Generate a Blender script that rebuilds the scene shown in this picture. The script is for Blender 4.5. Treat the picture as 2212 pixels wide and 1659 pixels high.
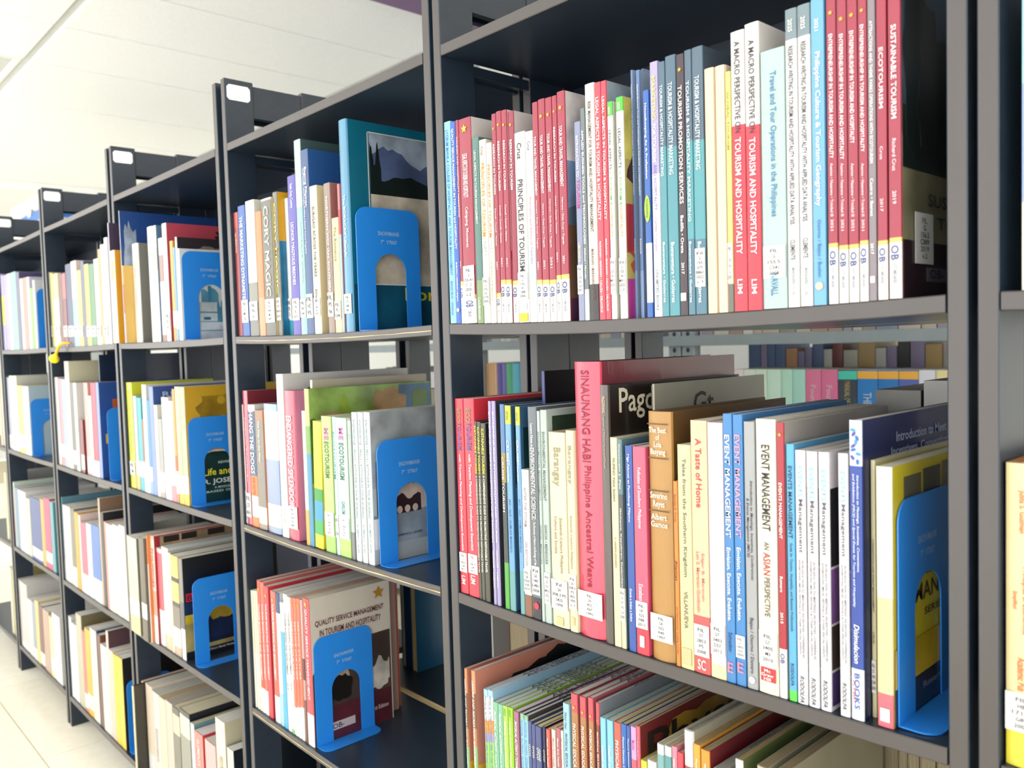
import bpy, bmesh, math, random
from mathutils import Matrix, Vector
random.seed(7)
SC = bpy.context.scene
COL = SC.collection
for o in list(bpy.data.objects):
    bpy.data.objects.remove(o)

# ------------------------------------------------------------------ camera
cam_d = bpy.data.cameras.new('camera'); cam_d.sensor_width = 36.0; cam_d.lens = 29.435
cam_d.clip_start = 0.02; cam_d.clip_end = 60
cam_o = bpy.data.objects.new('camera', cam_d); COL.objects.link(cam_o)
_r, _u, _b = [[0.674787, 0.737427, -0.029405], [-0.016416, 0.054832, 0.998361], [0.73783, -0.673198, 0.049106]]
cam_o.matrix_world = Matrix(((_r[0], _u[0], _b[0], 0), (_r[1], _u[1], _b[1], -0.6), (_r[2], _u[2], _b[2], 0), (0, 0, 0, 1)))
cam_d.dof.use_dof = True; cam_d.dof.focus_distance = 0.92; cam_d.dof.aperture_fstop = 9.0
SC.camera = cam_o
# ------------------------------------------------------------------ world, exposure
wd = bpy.data.worlds.new('world'); SC.world = wd; wd.use_nodes = True
_bg = wd.node_tree.nodes['Background']; _bg.inputs[0].default_value = (1.0, 0.99, 0.975, 1); _bg.inputs[1].default_value = 1.75
SC.view_settings.view_transform = 'Standard'; SC.view_settings.look = 'None'
SC.view_settings.gamma = 1.0; SC.view_settings.use_curve_mapping = False; SC.view_settings.exposure = 1.1
LAMP = 28.0          # emission of the fluorescent tubes' diffusers

# ------------------------------------------------------------------ materials
def lin(hx):
    v = [int(hx[i:i + 2], 16) / 255 for i in (0, 2, 4)]
    return tuple((c / 12.92 if c <= .04045 else ((c + .055) / 1.055) ** 2.4) for c in v)
_m = {}
ALB = [1.0]          # paper and print reflect less than a perfect white
def mat(hx, rough=.42, coat=0.0, metal=0.0, grain=None):
    k = (hx, rough, coat, metal, grain, ALB[0])
    if k in _m: return _m[k]
    m = bpy.data.materials.new('paint_' + hx); m.use_nodes = True; nt = m.node_tree
    p = nt.nodes['Principled BSDF']; c = tuple(v * ALB[0] for v in lin(hx))
    p.inputs['Base Color'].default_value = (*c, 1); p.inputs['Roughness'].default_value = rough
    p.inputs['Metallic'].default_value = metal; p.inputs['Coat Weight'].default_value = coat; p.inputs['Coat Roughness'].default_value = .12
    tc = nt.nodes.new('ShaderNodeTexCoord')
    def noise(scale, stretch, lo, hi):
        mp = nt.nodes.new('ShaderNodeMapping'); mp.inputs['Scale'].default_value = stretch
        nz = nt.nodes.new('ShaderNodeTexNoise'); nz.inputs['Scale'].default_value = scale; nz.inputs['Detail'].default_value = 4
        nt.links.new(tc.outputs['Object'], mp.inputs[0]); nt.links.new(mp.outputs[0], nz.inputs['Vector'])
        rp = nt.nodes.new('ShaderNodeValToRGB'); rp.color_ramp.elements[0].position = .3; rp.color_ramp.elements[1].position = .7
        rp.color_ramp.elements[0].color = (*[min(1, v * lo) for v in c], 1); rp.color_ramp.elements[1].color = (*[min(1, v * hi) for v in c], 1)
        nt.links.new(nz.outputs['Fac'], rp.inputs[0]); return nz, rp
    if grain == 'paper':
        nz, rp = noise(60, (14, .6, .6), .80, 1.08); nt.links.new(rp.outputs[0], p.inputs['Base Color'])
    elif grain == 'wood':
        nz, rp = noise(24, (.5, 2, 3), .88, 1.1); nt.links.new(rp.outputs[0], p.inputs['Base Color'])
    elif grain == 'speck':
        nz, rp = noise(140, (1, 1, 1), .95, 1.03); nt.links.new(rp.outputs[0], p.inputs['Base Color'])
        bp = nt.nodes.new('ShaderNodeBump'); bp.inputs['Strength'].default_value = .12; bp.inputs['Distance'].default_value = .002
        nt.links.new(nz.outputs['Fac'], bp.inputs['Height']); nt.links.new(bp.outputs[0], p.inputs['Normal'])
    elif grain == 'cloud':
        nz, rp = noise(22, (1, 1, 1), .55, 1.3); nt.links.new(rp.outputs[0], p.inputs['Base Color'])
    elif grain == 'wrap':
        nz, rp = noise(26, (1, 1, .25), .92, 1.1); nt.links.new(rp.outputs[0], p.inputs['Base Color'])
        bp = nt.nodes.new('ShaderNodeBump'); bp.inputs['Strength'].default_value = .35; bp.inputs['Distance'].default_value = .004
        nt.links.new(nz.outputs['Fac'], bp.inputs['Height']); nt.links.new(bp.outputs[0], p.inputs['Coat Normal'])
    else:
        nz, rp = noise(35, (1, 1, .5), .96, 1.03); nt.links.new(rp.outputs[0], p.inputs['Base Color'])
    _m[k] = m
    return m
def ink(hx): return mat(hx, .5)
def emit(hx, s):
    k = ('E', hx, s)
    if k in _m: return _m[k]
    m = bpy.data.materials.new('lamp_' + hx); m.use_nodes = True; nt = m.node_tree
    e = nt.nodes.new('ShaderNodeEmission'); e.inputs[0].default_value = (*lin(hx), 1); e.inputs[1].default_value = s
    nt.links.new(e.outputs[0], nt.nodes['Material Output'].inputs[0]); _m[k] = m
    return m
BODY = mat('202a36', .32, 0, 0, 'wood')      # dark laminate
EDGE = mat('413d3b', .32)       # greyish edge banding
CHIP = mat('b9a67c', .8)                     # bare chipboard where the banding has peeled
STEEL = mat('8f9ba0', .4, 0, .2)

# ------------------------------------------------------------------ mesh helpers
def link(name, me, parent=None, loc=(0, 0, 0)):
    o = bpy.data.objects.new(name, me); COL.objects.link(o); o.location = loc
    if parent is not None: o.parent = parent
    return o
def mesh(name, verts, faces, mats, fm=None, smooth=False):
    me = bpy.data.meshes.new(name); me.from_pydata(verts, [], faces)
    for m in (mats if isinstance(mats, (list, tuple)) else [mats]): me.materials.append(m)
    if fm: me.polygons.foreach_set('material_index', fm)
    if smooth: me.polygons.foreach_set('use_smooth', [True] * len(faces))
    me.update()
    return me
BF = [(0, 3, 2, 1), (4, 5, 6, 7), (0, 1, 5, 4), (1, 2, 6, 5), (2, 3, 7, 6), (3, 0, 4, 7)]   # bottom top front(-y) right back left
def boxm(name, x0, x1, y0, y1, z0, z1, mats, fm=None):
    v = [(x0, y0, z0), (x1, y0, z0), (x1, y1, z0), (x0, y1, z0), (x0, y0, z1), (x1, y0, z1), (x1, y1, z1), (x0, y1, z1)]
    return mesh(name, v, BF, mats, fm)
def bev(name, x0, x1, y0, y1, z0, z1, mats, r=.001, fm=None, seg=2):
    me = boxm(name, x0, x1, y0, y1, z0, z1, mats, fm)
    bm = bmesh.new(); bm.from_mesh(me)
    bmesh.ops.bevel(bm, geom=list(bm.edges), offset=r, segments=seg, affect='EDGES', profile=.5)
    bm.to_mesh(me); bm.free()
    return me
def poly(name, pts, t, m, ex, ey, org):
    """flat outline pts (u, v) of thickness t; ex, ey span the plane, thickness along ex x ey"""
    ex, ey, org = Vector(ex), Vector(ey), Vector(org); n = ex.cross(ey)
    a = [org + ex * u + ey * v for u, v in pts]; b = [q + n * t for q in a]; N = len(pts)
    f = [tuple(range(N - 1, -1, -1)), tuple(range(N, 2 * N))] + [(i, (i + 1) % N, N + (i + 1) % N, N + i) for i in range(N)]
    me = mesh(name, [tuple(q) for q in a + b], f, m)
    bm = bmesh.new(); bm.from_mesh(me); bmesh.ops.triangulate(bm, faces=[q for q in bm.faces if len(q.verts) > 4])
    bmesh.ops.recalc_face_normals(bm, faces=list(bm.faces)); bm.to_mesh(me); bm.free()
    return me
def tag(o, label, cat, group=None, kind=None):
    o['label'] = label; o['category'] = cat
    if group: o['group'] = group
    if kind: o['kind'] = kind
    return o
def struct(o, label, cat='structure'):
    o['kind'] = 'structure'; o['label'] = label; o['category'] = cat
    return o
def empty(name, loc):
    o = bpy.data.objects.new(name, None); COL.objects.link(o); o.location = loc; o.empty_display_size = .05
    return o
# ------------------------------------------------------------------ lettering (flat print, made from the built-in font in one batch)
PRINT = []
def text(name, s, parent, ctr, ex, ey, length, height, hx, style=''):
    """s centred at ctr, running along ex for `length`, letters `height` tall along ey"""
    PRINT.append((name, s, parent, Vector(ctr), Vector(ex), Vector(ey), length, height, hx, style))
def flush_print():
    uniq = {}
    for q in PRINT:
        k = (q[1], q[9])
        if k not in uniq:
            cu = bpy.data.curves.new('lettering', 'FONT'); cu.body = q[1]; cu.size = 1; cu.resolution_u = 2
            cu.align_x = 'CENTER'; cu.space_line = .92
            cu.offset = .012 if 'l' not in q[9] else .004
            if 'i' in q[9]: cu.shear = .25
            o = bpy.data.objects.new('lettering', cu); COL.objects.link(o); uniq[k] = o
    bpy.context.view_layer.update()
    dg = bpy.context.evaluated_depsgraph_get()
    meshes = {}
    for k, o in uniq.items():
        me = bpy.data.meshes.new_from_object(o.evaluated_get(dg)); n = len(me.vertices)
        if n:
            xs = [v.co.x for v in me.vertices]; ys = [v.co.y for v in me.vertices]
            cx, cy, w, h = (min(xs) + max(xs)) / 2, (min(ys) + max(ys)) / 2, max(max(xs) - min(xs), 1e-4), max(max(ys) - min(ys), 1e-4)
            for v in me.vertices: v.co = ((v.co.x - cx) / w, (v.co.y - cy) / h, 0)
        meshes[k] = me
    for o in uniq.values():
        cu = o.data; bpy.data.objects.remove(o); bpy.data.curves.remove(cu)
    for name, s, parent, c, ex, ey, L, H, hx, st in PRINT:
        me = meshes[(s, st)]
        if not me.materials: me.materials.append(ink(hx))
        elif me.materials[0] is not ink(hx):
            kk = (s, st, hx)
            if kk not in meshes:
                m2 = me.copy(); m2.materials.clear(); m2.materials.append(ink(hx)); meshes[kk] = m2
            me = meshes[kk]
        o = link(name, me, parent); ez = ex.cross(ey)
        a, b = ex * L, ey * H
        o.matrix_local = Matrix(((a.x, b.x, ez.x, c.x), (a.y, b.y, ez.y, c.y), (a.z, b.z, ez.z, c.z), (0, 0, 0, 1)))
X_, Y_, Z_ = Vector((1, 0, 0)), Vector((0, 1, 0)), Vector((0, 0, 1))

# ------------------------------------------------------------------ room: ceiling, floor, walls
CZ, FZ = 1.38, -1.009
WX0, WX1, WY0, WY1 = -9.5, 3.4, -2.36, 2.7
ceil = struct(link('ceiling', boxm('ceiling', WX0, WX1, WY0, WY1, CZ + .006, CZ + .05, mat('cfd1cc', .8))), 'suspended ceiling grid carrying pale grey white panels', 'ceiling')
cx = [-7.45, -6.6, -5.95, -5.82, -5.15, -4.415, -3.88, -3.365, -2.83, -2.3, -1.77, -1.24, -.7, -.17, .36, .9, 1.43, 1.96, 2.5]
cy = [WY0, -.96, .44, 1.84, WY1]
TM = mat('f8f8f6', .85, 0, 0, 'speck')
for i in range(len(cx) - 1):
    for j in range(len(cy) - 1):
        if (cx[i] in (-5.15, -2.83, -.7, 1.43) and cy[j] == -.96) or (cx[i] in (-.7, 1.43) and cy[j] == .44): continue      # lamp troffers sit in these openings
        a, b, c, d = cx[i] + .006, cx[i + 1] - .006, cy[j] + .018, cy[j + 1] - .018
        link('ceiling_tile', bev('ceiling_tile', a, b, c, d, CZ - .004, CZ + .012, TM, .003, None, 1), ceil)
link('ceiling_tile', bev('ceiling_tile', WX0, -7.47, WY0, WY1, CZ - .06, CZ + .01, TM, .004), ceil)
beam = struct(link('trim_1', bev('trim_1', -2.81, -2.42, .95, WY1, CZ - .03, CZ - .006, mat('7a5c82', .6), .004)), 'dusky purple ceiling beam at the top edge', 'beam')
floor = struct(link('floor', boxm('floor', WX0, WX1, WY0, WY1, FZ - .06, FZ - .004, mat('c9bfa0', .7))), 'cream tiled floor with thin tan joints', 'floor')
FM = [mat('f1ecda', .28), mat('f3eedd', .28), mat('efe9d6', .28)]
ftm = [boxm('floor_tile', .0015, .5985, .0015, .5985, -.004, 0, m) for m in FM]
for i in range(-9, 5):
    for j in range(-4, 5):
        link('floor_tile', ftm[(i * 7 + j * 3) % 3], floor, (-2.33 + .6 * i, -.105 + .6 * j, FZ))
WALL = mat('eef0ee', .8, 0, 0, 'speck')
struct(link('wall_back', boxm('wall_back', WX0, WX1, WY1, WY1 + .1, FZ, CZ, WALL)), 'bright white wall beyond the far metal rack', 'wall')
struct(link('wall_left', boxm('wall_left', WX0 - .1, WX0, WY0, WY1, FZ, CZ, WALL)), 'bright white end wall behind the far bays', 'wall')

def troffer(x0, y0, label):
    x1, y1 = x0 + (.735 if x0 < -5 else .53), y0 + (1.4 if y0 > -3 else 1.24)
    e = empty('ceiling_light', (x0, y0, CZ)); w, l = x1 - x0, y1 - y0
    fr = mat('f2f3f1', .4)
    v, f = [], []
    for a, b in ((.008, 0), (.03, 0)):
        v += [(a, a + .012, b), (w - a, a + .012, b), (w - a, l - a - .012, b), (a, l - a - .012, b)]
    v += [(.07, .08, .05), (w - .07, .08, .05), (w - .07, l - .08, .05), (.07, l - .08, .05)]
    for k in (0, 4):
        for i in range(4): f.append((k + i, k + 4 + i, k + 4 + (i + 1) % 4, k + (i + 1) % 4))
    f.append((8, 11, 10, 9))
    link('reflector_housing', mesh('reflector_housing', v, f, fr), e)
    n = 3
    for i in range(n):
        cxx = w * (i + 1) / (n + 1); ring = []
        vv, ff = [], []
        for yy in (.1, l - .1):
            for k in range(10): vv.append((cxx + .014 * math.cos(k * math.tau / 10), yy, .022 + .014 * math.sin(k * math.tau / 10)))
        for k in range(10): ff.append((k, (k + 1) % 10, 10 + (k + 1) % 10, 10 + k))
        ff += [tuple(range(9, -1, -1)), tuple(range(10, 20))]
        link('fluorescent_tube', mesh('fluorescent_tube', vv, ff, emit('fffdf6', LAMP * 3.2)), e)
    for k in range(9):
        yy = .12 + (l - .24) * k / 8
        link('louvre_blade', boxm('louvre_blade', .035, w - .035, yy - .001, yy + .001, -.002, .01, mat('dfe6ea', .2, 0, .8)), e)
    return tag(e, label, 'light', 'ceiling lamp fittings')
for x, n in ((-5.15, 'farthest'), (-2.83, 'second nearest'), (-.7, 'nearest'), (1.43, 'rearmost')):
    troffer(x, -.96, 'recessed louvred ceiling light over the shelves, %s of that line' % n)

troffer(-.7, .44, 'recessed louvred ceiling light above the second aisle, nearer one')
troffer(1.43, .44, 'recessed louvred ceiling light above the second aisle, further right')

# ------------------------------------------------------------------ bookcases
BAY = dict(R=(-.1878, .354), A=(-.7619, -.2199), B=(-1.3336, -.7949), C=(-1.9089, -1.3806), D=(-2.4761, -1.951), E=(-3.042, -2.518), F=(-3.612, -3.085))
SZ = {'T': .34, '1': .024, '2': -.2899, '3': -.6033, '4': -.9238}
SAG = dict(R=.004, A=.005, B=.0035, C=.002, D=.002, E=.002, F=.002)
ORD = dict(R='cut off at the right edge', A='nearest full bay, with crimson books on top', B='second bay, with worn shelf edges', C='third bay from the right', D='fourth bay from the right', E='fifth bay, next to the tiled aisle', F='farthest bay, mostly hidden')
def board(par, bay, key, y0, y1, front, rear):
    a, b = BAY[bay]; a += .001; b -= .001; zt = SZ[key]; th = .0125; n = 10; sag = SAG[bay] if key != 'T' else .001
    v, f, fm = [], [], []
    ed = .0008
    prof = [(y0 + ed, zt - th), (y0, zt - th + ed), (y0, zt - ed), (y0 + ed, zt), (y1, zt), (y1, zt - th)]
    for i in range(n + 1):
        t = i / n; dz = -sag * (1 - (2 * t - 1) ** 2)
        v += [(a + (b - a) * t, y, z + dz) for y, z in prof]
    m = len(prof); mi = [1, 1, 1, 0, 2, 0] if front else [2, 2, 2, 0, 1, 0]
    for i in range(n):
        for k in range(m):
            f.append((i * m + k, (i + 1) * m + k, (i + 1) * m + (k + 1) % m, i * m + (k + 1) % m)); fm.append(mi[k])
    f += [tuple(range(m)), tuple(reversed(range(n * m, n * m + m)))]; fm += [1, 1]
    f = [tuple(reversed(q)) for q in f]
    o = link('shelf_board', mesh('shelf_board', v, f, [BODY, EDGE, CHIP], fm), par)
    if bay == 'B' and front and key != 'T':      # peeled strip along the worn edge
        vv, ff = [], []
        for i in range(21):
            t = i / 20; dz = -sag * (1 - (2 * t - 1) ** 2); j = random.uniform(-.0004, .0004); hh_ = random.uniform(.0002, .0009)
            zc = zt - th * .55 + dz + j
            vv += [(a + (b - a) * t, y0 - .0004, zc - hh_), (a + (b - a) * t, y0 - .0004, zc + hh_), (a + (b - a) * t, y0 + .0004, zc + hh_), (a + (b - a) * t, y0 + .0004, zc - hh_)]
        for i in range(20):
            k = i * 4
            ff += [(k, k + 1, k + 5, k + 4)[::-1], (k + 1, k + 2, k + 6, k + 5)[::-1], (k + 3, k, k + 4, k + 7)[::-1]]
        link('worn_strip', mesh('worn_strip', vv, ff, CHIP), o)
PT = .0132
for bay, (a, b) in BAY.items():
    e = empty('bookcase', ((a + b) / 2, .2, FZ))
    tag(e, 'dark laminate double sided bookcase, ' + ORD[bay], 'bookcase', 'row of dark bookcases')
    hold = empty('tmp', (0, 0, 0)); before = set(COL.objects)
    for s, xi in ((-1, a), (1, b)):
        x0, x1 = (xi - PT, xi) if s < 0 else (xi, xi + PT)
        fm = [0, 0, 1, 0, 1, 0]
        for nm, y0, y1, zt in (('front_post', 0, .05, .4463), ('centre_post', .14, .199, .4463), ('centre_post', .2, .259, .4463), ('rear_post', .35, .4, .4463)):
            link(nm, bev(nm, x0, x1, y0, y1, FZ, zt, [BODY, EDGE], .0008, fm, 1))
        xm0, xm1 = x0 + .002, x1 - .002
        for y0, y1 in ((.05, .14), (.259, .35)):
            link('top_rail', bev('top_rail', xm0, xm1, y0, y1, .388, .441, [BODY, EDGE], .0008, [0, 0, 0, 0, 0, 0], 1))
            link('cross_rail', bev('cross_rail', xm0, xm1, y0, y1, .314, .3265, [BODY, EDGE], .0008, None, 1))
            link('cross_rail', bev('cross_rail', xm0, xm1, y0, y1, FZ + .06, FZ + .085, [BODY, EDGE], .0008, None, 1))
    for key in 'T1234':
        board(None, bay, key, 0, .217, True, False)
        board(None, bay, key, .2295, .4, False, True)
    link('back_panel', boxm('back_panel', a + .001, b - .001, .218, .2285, .012, .339, BODY))
    if bay in 'BCDE':
        lb = link('shelf_sign', poly('shelf_sign', [(.004 + q[0] * 1, q[1]) for q in [(.0, .004), (.004, 0), (.036, 0), (.040, .004), (.040, .021), (.036, .025), (.004, .025), (0, .021)]], .0008, mat('f6f7f7', .35), (0, 1, 0), (0, 0, 1), (a + .0002, 0, .412)))
        text('sign_text', {'B': 'SHELF 1', 'C': 'BAY 2', 'D': 'BAY 3', 'E': 'BAY 4'}[bay] if False else '- - - -\n-- - -----\n-- -- --- -----', lb, (a + .0012, .024, .425), Y_, Z_, .026, .013, 'a4a8ac')
    bpy.context.view_layer.update()
    for o in [q for q in COL.objects if q not in before and q.parent is None and q is not e and q is not hold]:
        o.parent = e; o.matrix_parent_inverse = Matrix.Translation(-e.location)
    bpy.data.objects.remove(hold)

# ------------------------------------------------------------------ books
ALB[0] = .62
STAR = [(math.cos(math.pi / 2 + k * math.pi / 5) * (.5 if k % 2 == 0 else .24), math.sin(math.pi / 2 + k * math.pi / 5) * (.5 if k % 2 == 0 else .24)) for k in range(10)]
GOLD = mat('f0c23a', .35)
def ring(n=18): return [(.5 * math.cos(k * math.tau / n), .5 * math.sin(k * math.tau / n)) for k in range(n)]
def decal(name, pts, parent, m, ex, ey, org, t=.0003):
    return link(name, poly(name, pts, t, m, ex, ey, org), parent)
def rect(u0, u1, v0, v1): return [(u0, v0), (u1, v0), (u1, v1), (u0, v1)]
def blob(u0, u1, v0, v1, seed, n=26):
    rnd = random.Random(seed); pts = []
    for k in range(n):
        a = k * math.tau / n; r = .5 * (.78 + .22 * rnd.random())
        c, s = math.cos(a), math.sin(a); q = max(abs(c), abs(s)) ** .6
        pts.append((u0 + (u1 - u0) * min(1, max(0, .5 + c * r / q)), v0 + (v1 - v0) * min(1, max(0, .5 + s * r / q))))
    return pts
NB = [0]
GR = {'A': 'nearest bay', 'B': 'second bay', 'C': 'third bay', 'D': 'fourth bay', 'E': 'fifth bay', 'F': 'farthest bay', 'R': 'right edge bay'}
SHN = {'1': 'top shelf', '2': 'second shelf', '3': 'third shelf', '4': 'bottom shelf'}
def B_(s, x, w, y, z, h, d, c, n, b=(), t=(), hz=(), l=None, cr=None, dot=None, bx=(), ov=None, ln=(), lg=None, mk=(), pt=None, v=None, p='efece2', a=(), k=0, lean=0, g=0, rev=0, st=None, name='book', group=None):
    NB[0] += 1; hw = w / 2
    cov = v or c
    fin = (lambda hx: mat(hx, .3, .6, 0, 'wrap')) if g else (lambda hx: mat(hx, .4, .15))
    tc = min(.0026 if k else .0007, hw * .3)                       # board thickness
    bulge = min(hw * .25, .004) if k == 2 else (min(hw * .16, .0015) if k else min(hw * .12, .0006))
    ov_ = .003 if k else .0004                                     # board overhang past the pages
    ns = 8 if k else 6
    outer = [(-hw, d)]
    rc = min(.0022 if k else .0009, hw * .45)
    outer.append((-hw, bulge + rc))
    for i in range(ns + 1):
        u = -1 + 2 * i / ns; outer.append((u * (hw - rc * .35), bulge * u * u))
    outer += [(hw, bulge + rc), (hw, d)]
    N = len(outer)
    inner = [(max(-hw + tc, min(hw - tc, q[0])), max(q[1] + (tc if 0 < i < N - 1 else 0), bulge + rc * .5 + tc if 0 < i < N - 1 else d)) for i, q in enumerate(outer)]
    cuts = [(0, None)] + sorted([(zz, cc) for zz, cc in b if .004 < zz < h - .001]) + [(h, None)]
    top_first = sorted([(zz, cc) for zz, cc in b if zz >= h - .001])
    seg_col = []
    bands = sorted(b, key=lambda q: -q[0])                          # from the top down: colour applies below its height
    zs = [q[0] for q in cuts]
    for i in range(len(zs) - 1):
        mid = (zs[i] + zs[i + 1]) / 2; col = c
        for zz, cc in bands:
            if mid < zz: col = cc
        seg_col.append(col)
    mats, idx = [fin(cov)], {}
    for col in seg_col:
        if col not in idx: idx[col] = len(mats); mats.append(fin(col))
    verts, faces, fm = [], [], []
    for zz in zs: verts += [(q[0], q[1], zz) for q in outer] + [(q[0], q[1], zz) for q in inner]
    M = 2 * N
    for i in range(len(zs) - 1):
        o0, o1 = i * M, (i + 1) * M
        for j in range(N - 1):
            faces.append((o0 + j, o0 + j + 1, o1 + j + 1, o1 + j)); fm.append(0 if j in (0, N - 2) else idx[seg_col[i]])
            faces.append((o0 + N + j + 1, o0 + N + j, o1 + N + j, o1 + N + j + 1)); fm.append(0)
        for j in (0, N - 1):
            q = (o0 + j, o0 + N + j, o1 + N + j, o1 + j); faces.append(q if j else q[::-1]); fm.append(0)
    for lvl in (0, len(zs) - 1):
        o0 = lvl * M
        for j in range(N - 1):
            q = (o0 + j, o0 + j + 1, o0 + N + j + 1, o0 + N + j); faces.append(q[::-1] if lvl == 0 else q); fm.append(0 if lvl == 0 or j in (0, N - 2) else idx[seg_col[-1]])
    o = link(name, mesh('book_cover', verts, faces, mats, fm), None, (x, y, z))
    if rev: o.rotation_euler.z = math.pi; o.location.y = y + d
    if lean: o.rotation_euler.y = math.radians(lean); o.location.z += hw * math.sin(math.radians(lean)) + .0004
    tag(o, n, 'book', group or ('books on the %s %s' % (GR[s[0]], SHN[s[1]])))
    pd = .0015 if not k else .004
    py0 = bulge + rc * .5 + tc + .0002
    link('pages', boxm('pages', -hw + tc, hw - tc, py0, d - pd, ov_ * .6 + .0002, h - ov_, mat(p, .85, 0, 0, 'paper')), o)
    if st: text('library_stamp', st, o, (0, py0 + (d - py0) * .55, h - ov_ + .0003), Y_, -X_, d * .55, min(w * .7, .007), '6c6c70')
    fy = -.0004
    for q in t:
        sz, xo = q[4], (q[5] if len(q) > 5 else 0); st = q[6] if len(q) > 6 else ''
        text('title' if q is t[0] else 'lettering', q[0], o, (xo * w, fy + bulge * (2 * xo) ** 2 - .0002, q[1]), -Z_, X_, q[2], w * sz, q[3], st)
    for q in hz: text('title', q[0], o, (0, fy - .0002, (q[1] + q[2]) / 2), X_, Z_, w * q[4], q[2] - q[1], q[3])
    if l:
        lb = decal('call_number_label', rect(-hw * .93, hw * .93, l[0], l[1]), o, mat('f7f7f4', .5), X_, Z_, (0, fy + min(bulge * .8, .0002), 0), .0003)
        ll = l[2].split('\n'); mx = max(len(q) for q in ll)
        H_ = (l[1] - l[0]) * .86; lh = H_ / len(ll)
        for i_, q in enumerate(ll):
            zc = l[1] - (l[1] - l[0]) * .07 - lh * (i_ + .5)
            gh = lh * .62; gl = min(w * .8 * len(q) / max(mx, 3), gh * .78 * len(q))
            if q == '.': continue
            text('number_line', q, lb, (0, fy - .0007, zc), X_, Z_, gl, gh, '3a3a3e', 'l')
    if cr:
        s_ = min(w * .5, .012); decal('gold_crest', [(q[0] * s_, cr + q[1] * s_) for q in STAR], o, GOLD, X_, Z_, (0, fy, 0))
    if dot:
        s_ = w * .6; decal('round_seal', [(q[0] * s_, dot[0] + q[1] * s_) for q in ring()], o, ink(dot[1]), X_, Z_, (0, fy, 0))
    for q in bx:
        decal('logo_block', rect(-hw * q[3], hw * q[3], max(q[0], .001), max(q[1], .004)), o, ink(q[2]), X_, Z_, (0, fy, 0))
    if ov:
        lb = decal('oval_sticker', [(q[0] * w * .95, (ov[0] + ov[1]) / 2 + q[1] * (ov[1] - ov[0])) for q in ring(24)], o, ink(ov[2]), X_, Z_, (0, fy, 0))
        text('sticker_text', ov[4], lb, (0, fy - .0008, (ov[0] + ov[1]) / 2), -Z_, X_, (ov[1] - ov[0]) * .7, w * .4, ov[3])
    for q in ln: decal('gilt_rule', rect(-hw * .85, hw * .85, q - .0005, q + .0005), o, ink('6a4818'), X_, Z_, (0, fy, 0))
    if lg:
        lb = decal('publisher_block', rect(-hw * .75, hw * .75, lg[0], lg[1]), o, ink(lg[2]), X_, Z_, (0, fy, 0))
        text('publisher_name', lg[3], lb, (-hw * .05, fy - .0008, (lg[0] + lg[1]) / 2), X_, Z_, w * .62, (lg[1] - lg[0]) * .85, 'fbf4f2')
    for q in mk:
        if q[0] == 'e': text('publisher_mark', 'E', o, (0, fy - .0003, (q[1] + q[2]) / 2), X_, Z_, w * .6, q[2] - q[1], q[3])
        else: text('publisher_mark', 'SC', o, (0, fy - .0003, (q[1] + q[2]) / 2), X_, Z_, w * .5, q[2] - q[1], q[3])
    if pt:
        for i_ in range(9):
            rr = random.Random(i_); zc = pt[0] + (pt[1] - pt[0]) * (i_ + .5) / 9; xx = (rr.random() - .5) * w * .55; an = rr.random() * 6.28
            pts = [(xx + .5 * w * .42 * math.cos(q) * math.cos(an) - .18 * w * .6 * math.sin(q) * math.sin(an), zc + .5 * w * .42 * math.cos(q) * math.sin(an) + .18 * w * .6 * math.sin(q) * math.cos(an)) for q in [j * math.tau / 12 for j in range(12)]]
            decal('petal', pts, o, ink(('2f6cc4', '5c4cb0', '38a4d8')[i_ % 3]), X_, Z_, (0, fy - .00002 * i_, 0))
    # print on the right-hand cover
    for i_, q in enumerate(a):
        ox = hw + .0001 + .00012 * i_; U, V = d * .985, h
        if q[0] in 'rponm':
            u0, u1, v0, v1, col = q[1:6]
            ue = .0004 + bulge + rc; u0, u1, v0, v1 = ue + u0 * (U - ue), min(U, ue + u1 * (U - ue)), max(.0002, v0 * V), min(V - .0002, v1 * V)
            if q[0] == 'r': pts = rect(u0, u1, v0, v1)
            elif q[0] == 'm':
                rr_ = random.Random(NB[0] * 7 + i_); hh_ = [rr_.random() for _ in range(4)]; nn_ = 22
                pts = [(u1, v0), (u0, v0)][::-1] + [(u1 + (u0 - u1) * j_ / nn_, v1 - (v1 - v0) * (.25 * abs(math.sin(3.1 * hh_[0] + 5 * j_ / nn_)) + .12 * math.sin(hh_[1] * 6 + 11 * j_ / nn_) + .13 + .07 * rr_.random())) for j_ in range(nn_ + 1)]
            elif q[0] == 'o': pts = [(u0 + (u1 - u0) * (.5 + e_), v0 + (v1 - v0) * (.5 + f_)) for e_, f_ in ring(22)]
            else: pts = blob(u0, u1, v0, v1, NB[0] * 13 + i_)
            decal('cover_picture', pts, o, mat(col, .35, .3, 0, 'cloud' if q[0] in 'pnm' or max(u1 - u0, v1 - v0) > .05 else None), Y_, Z_, (ox, 0, 0), .0001)
            if q[0] == 'n':
                rr = random.Random(NB[0])
                for j_ in range(10):
                    uu, vv = u0 + (u1 - u0) * rr.random(), v0 + (v1 - v0) * rr.random(); r_ = min(u1 - u0, v1 - v0) * .22
                    decal('cover_ornament', [(uu + f_ * r_, vv + e_ * r_) for e_, f_ in ring(12)], o, ink(cov), Y_, Z_, (ox + .0001, 0, 0), .00008)
        elif q[0] == 't':
            s_, u0, u1, v0, v1, col = q[1:]
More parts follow.
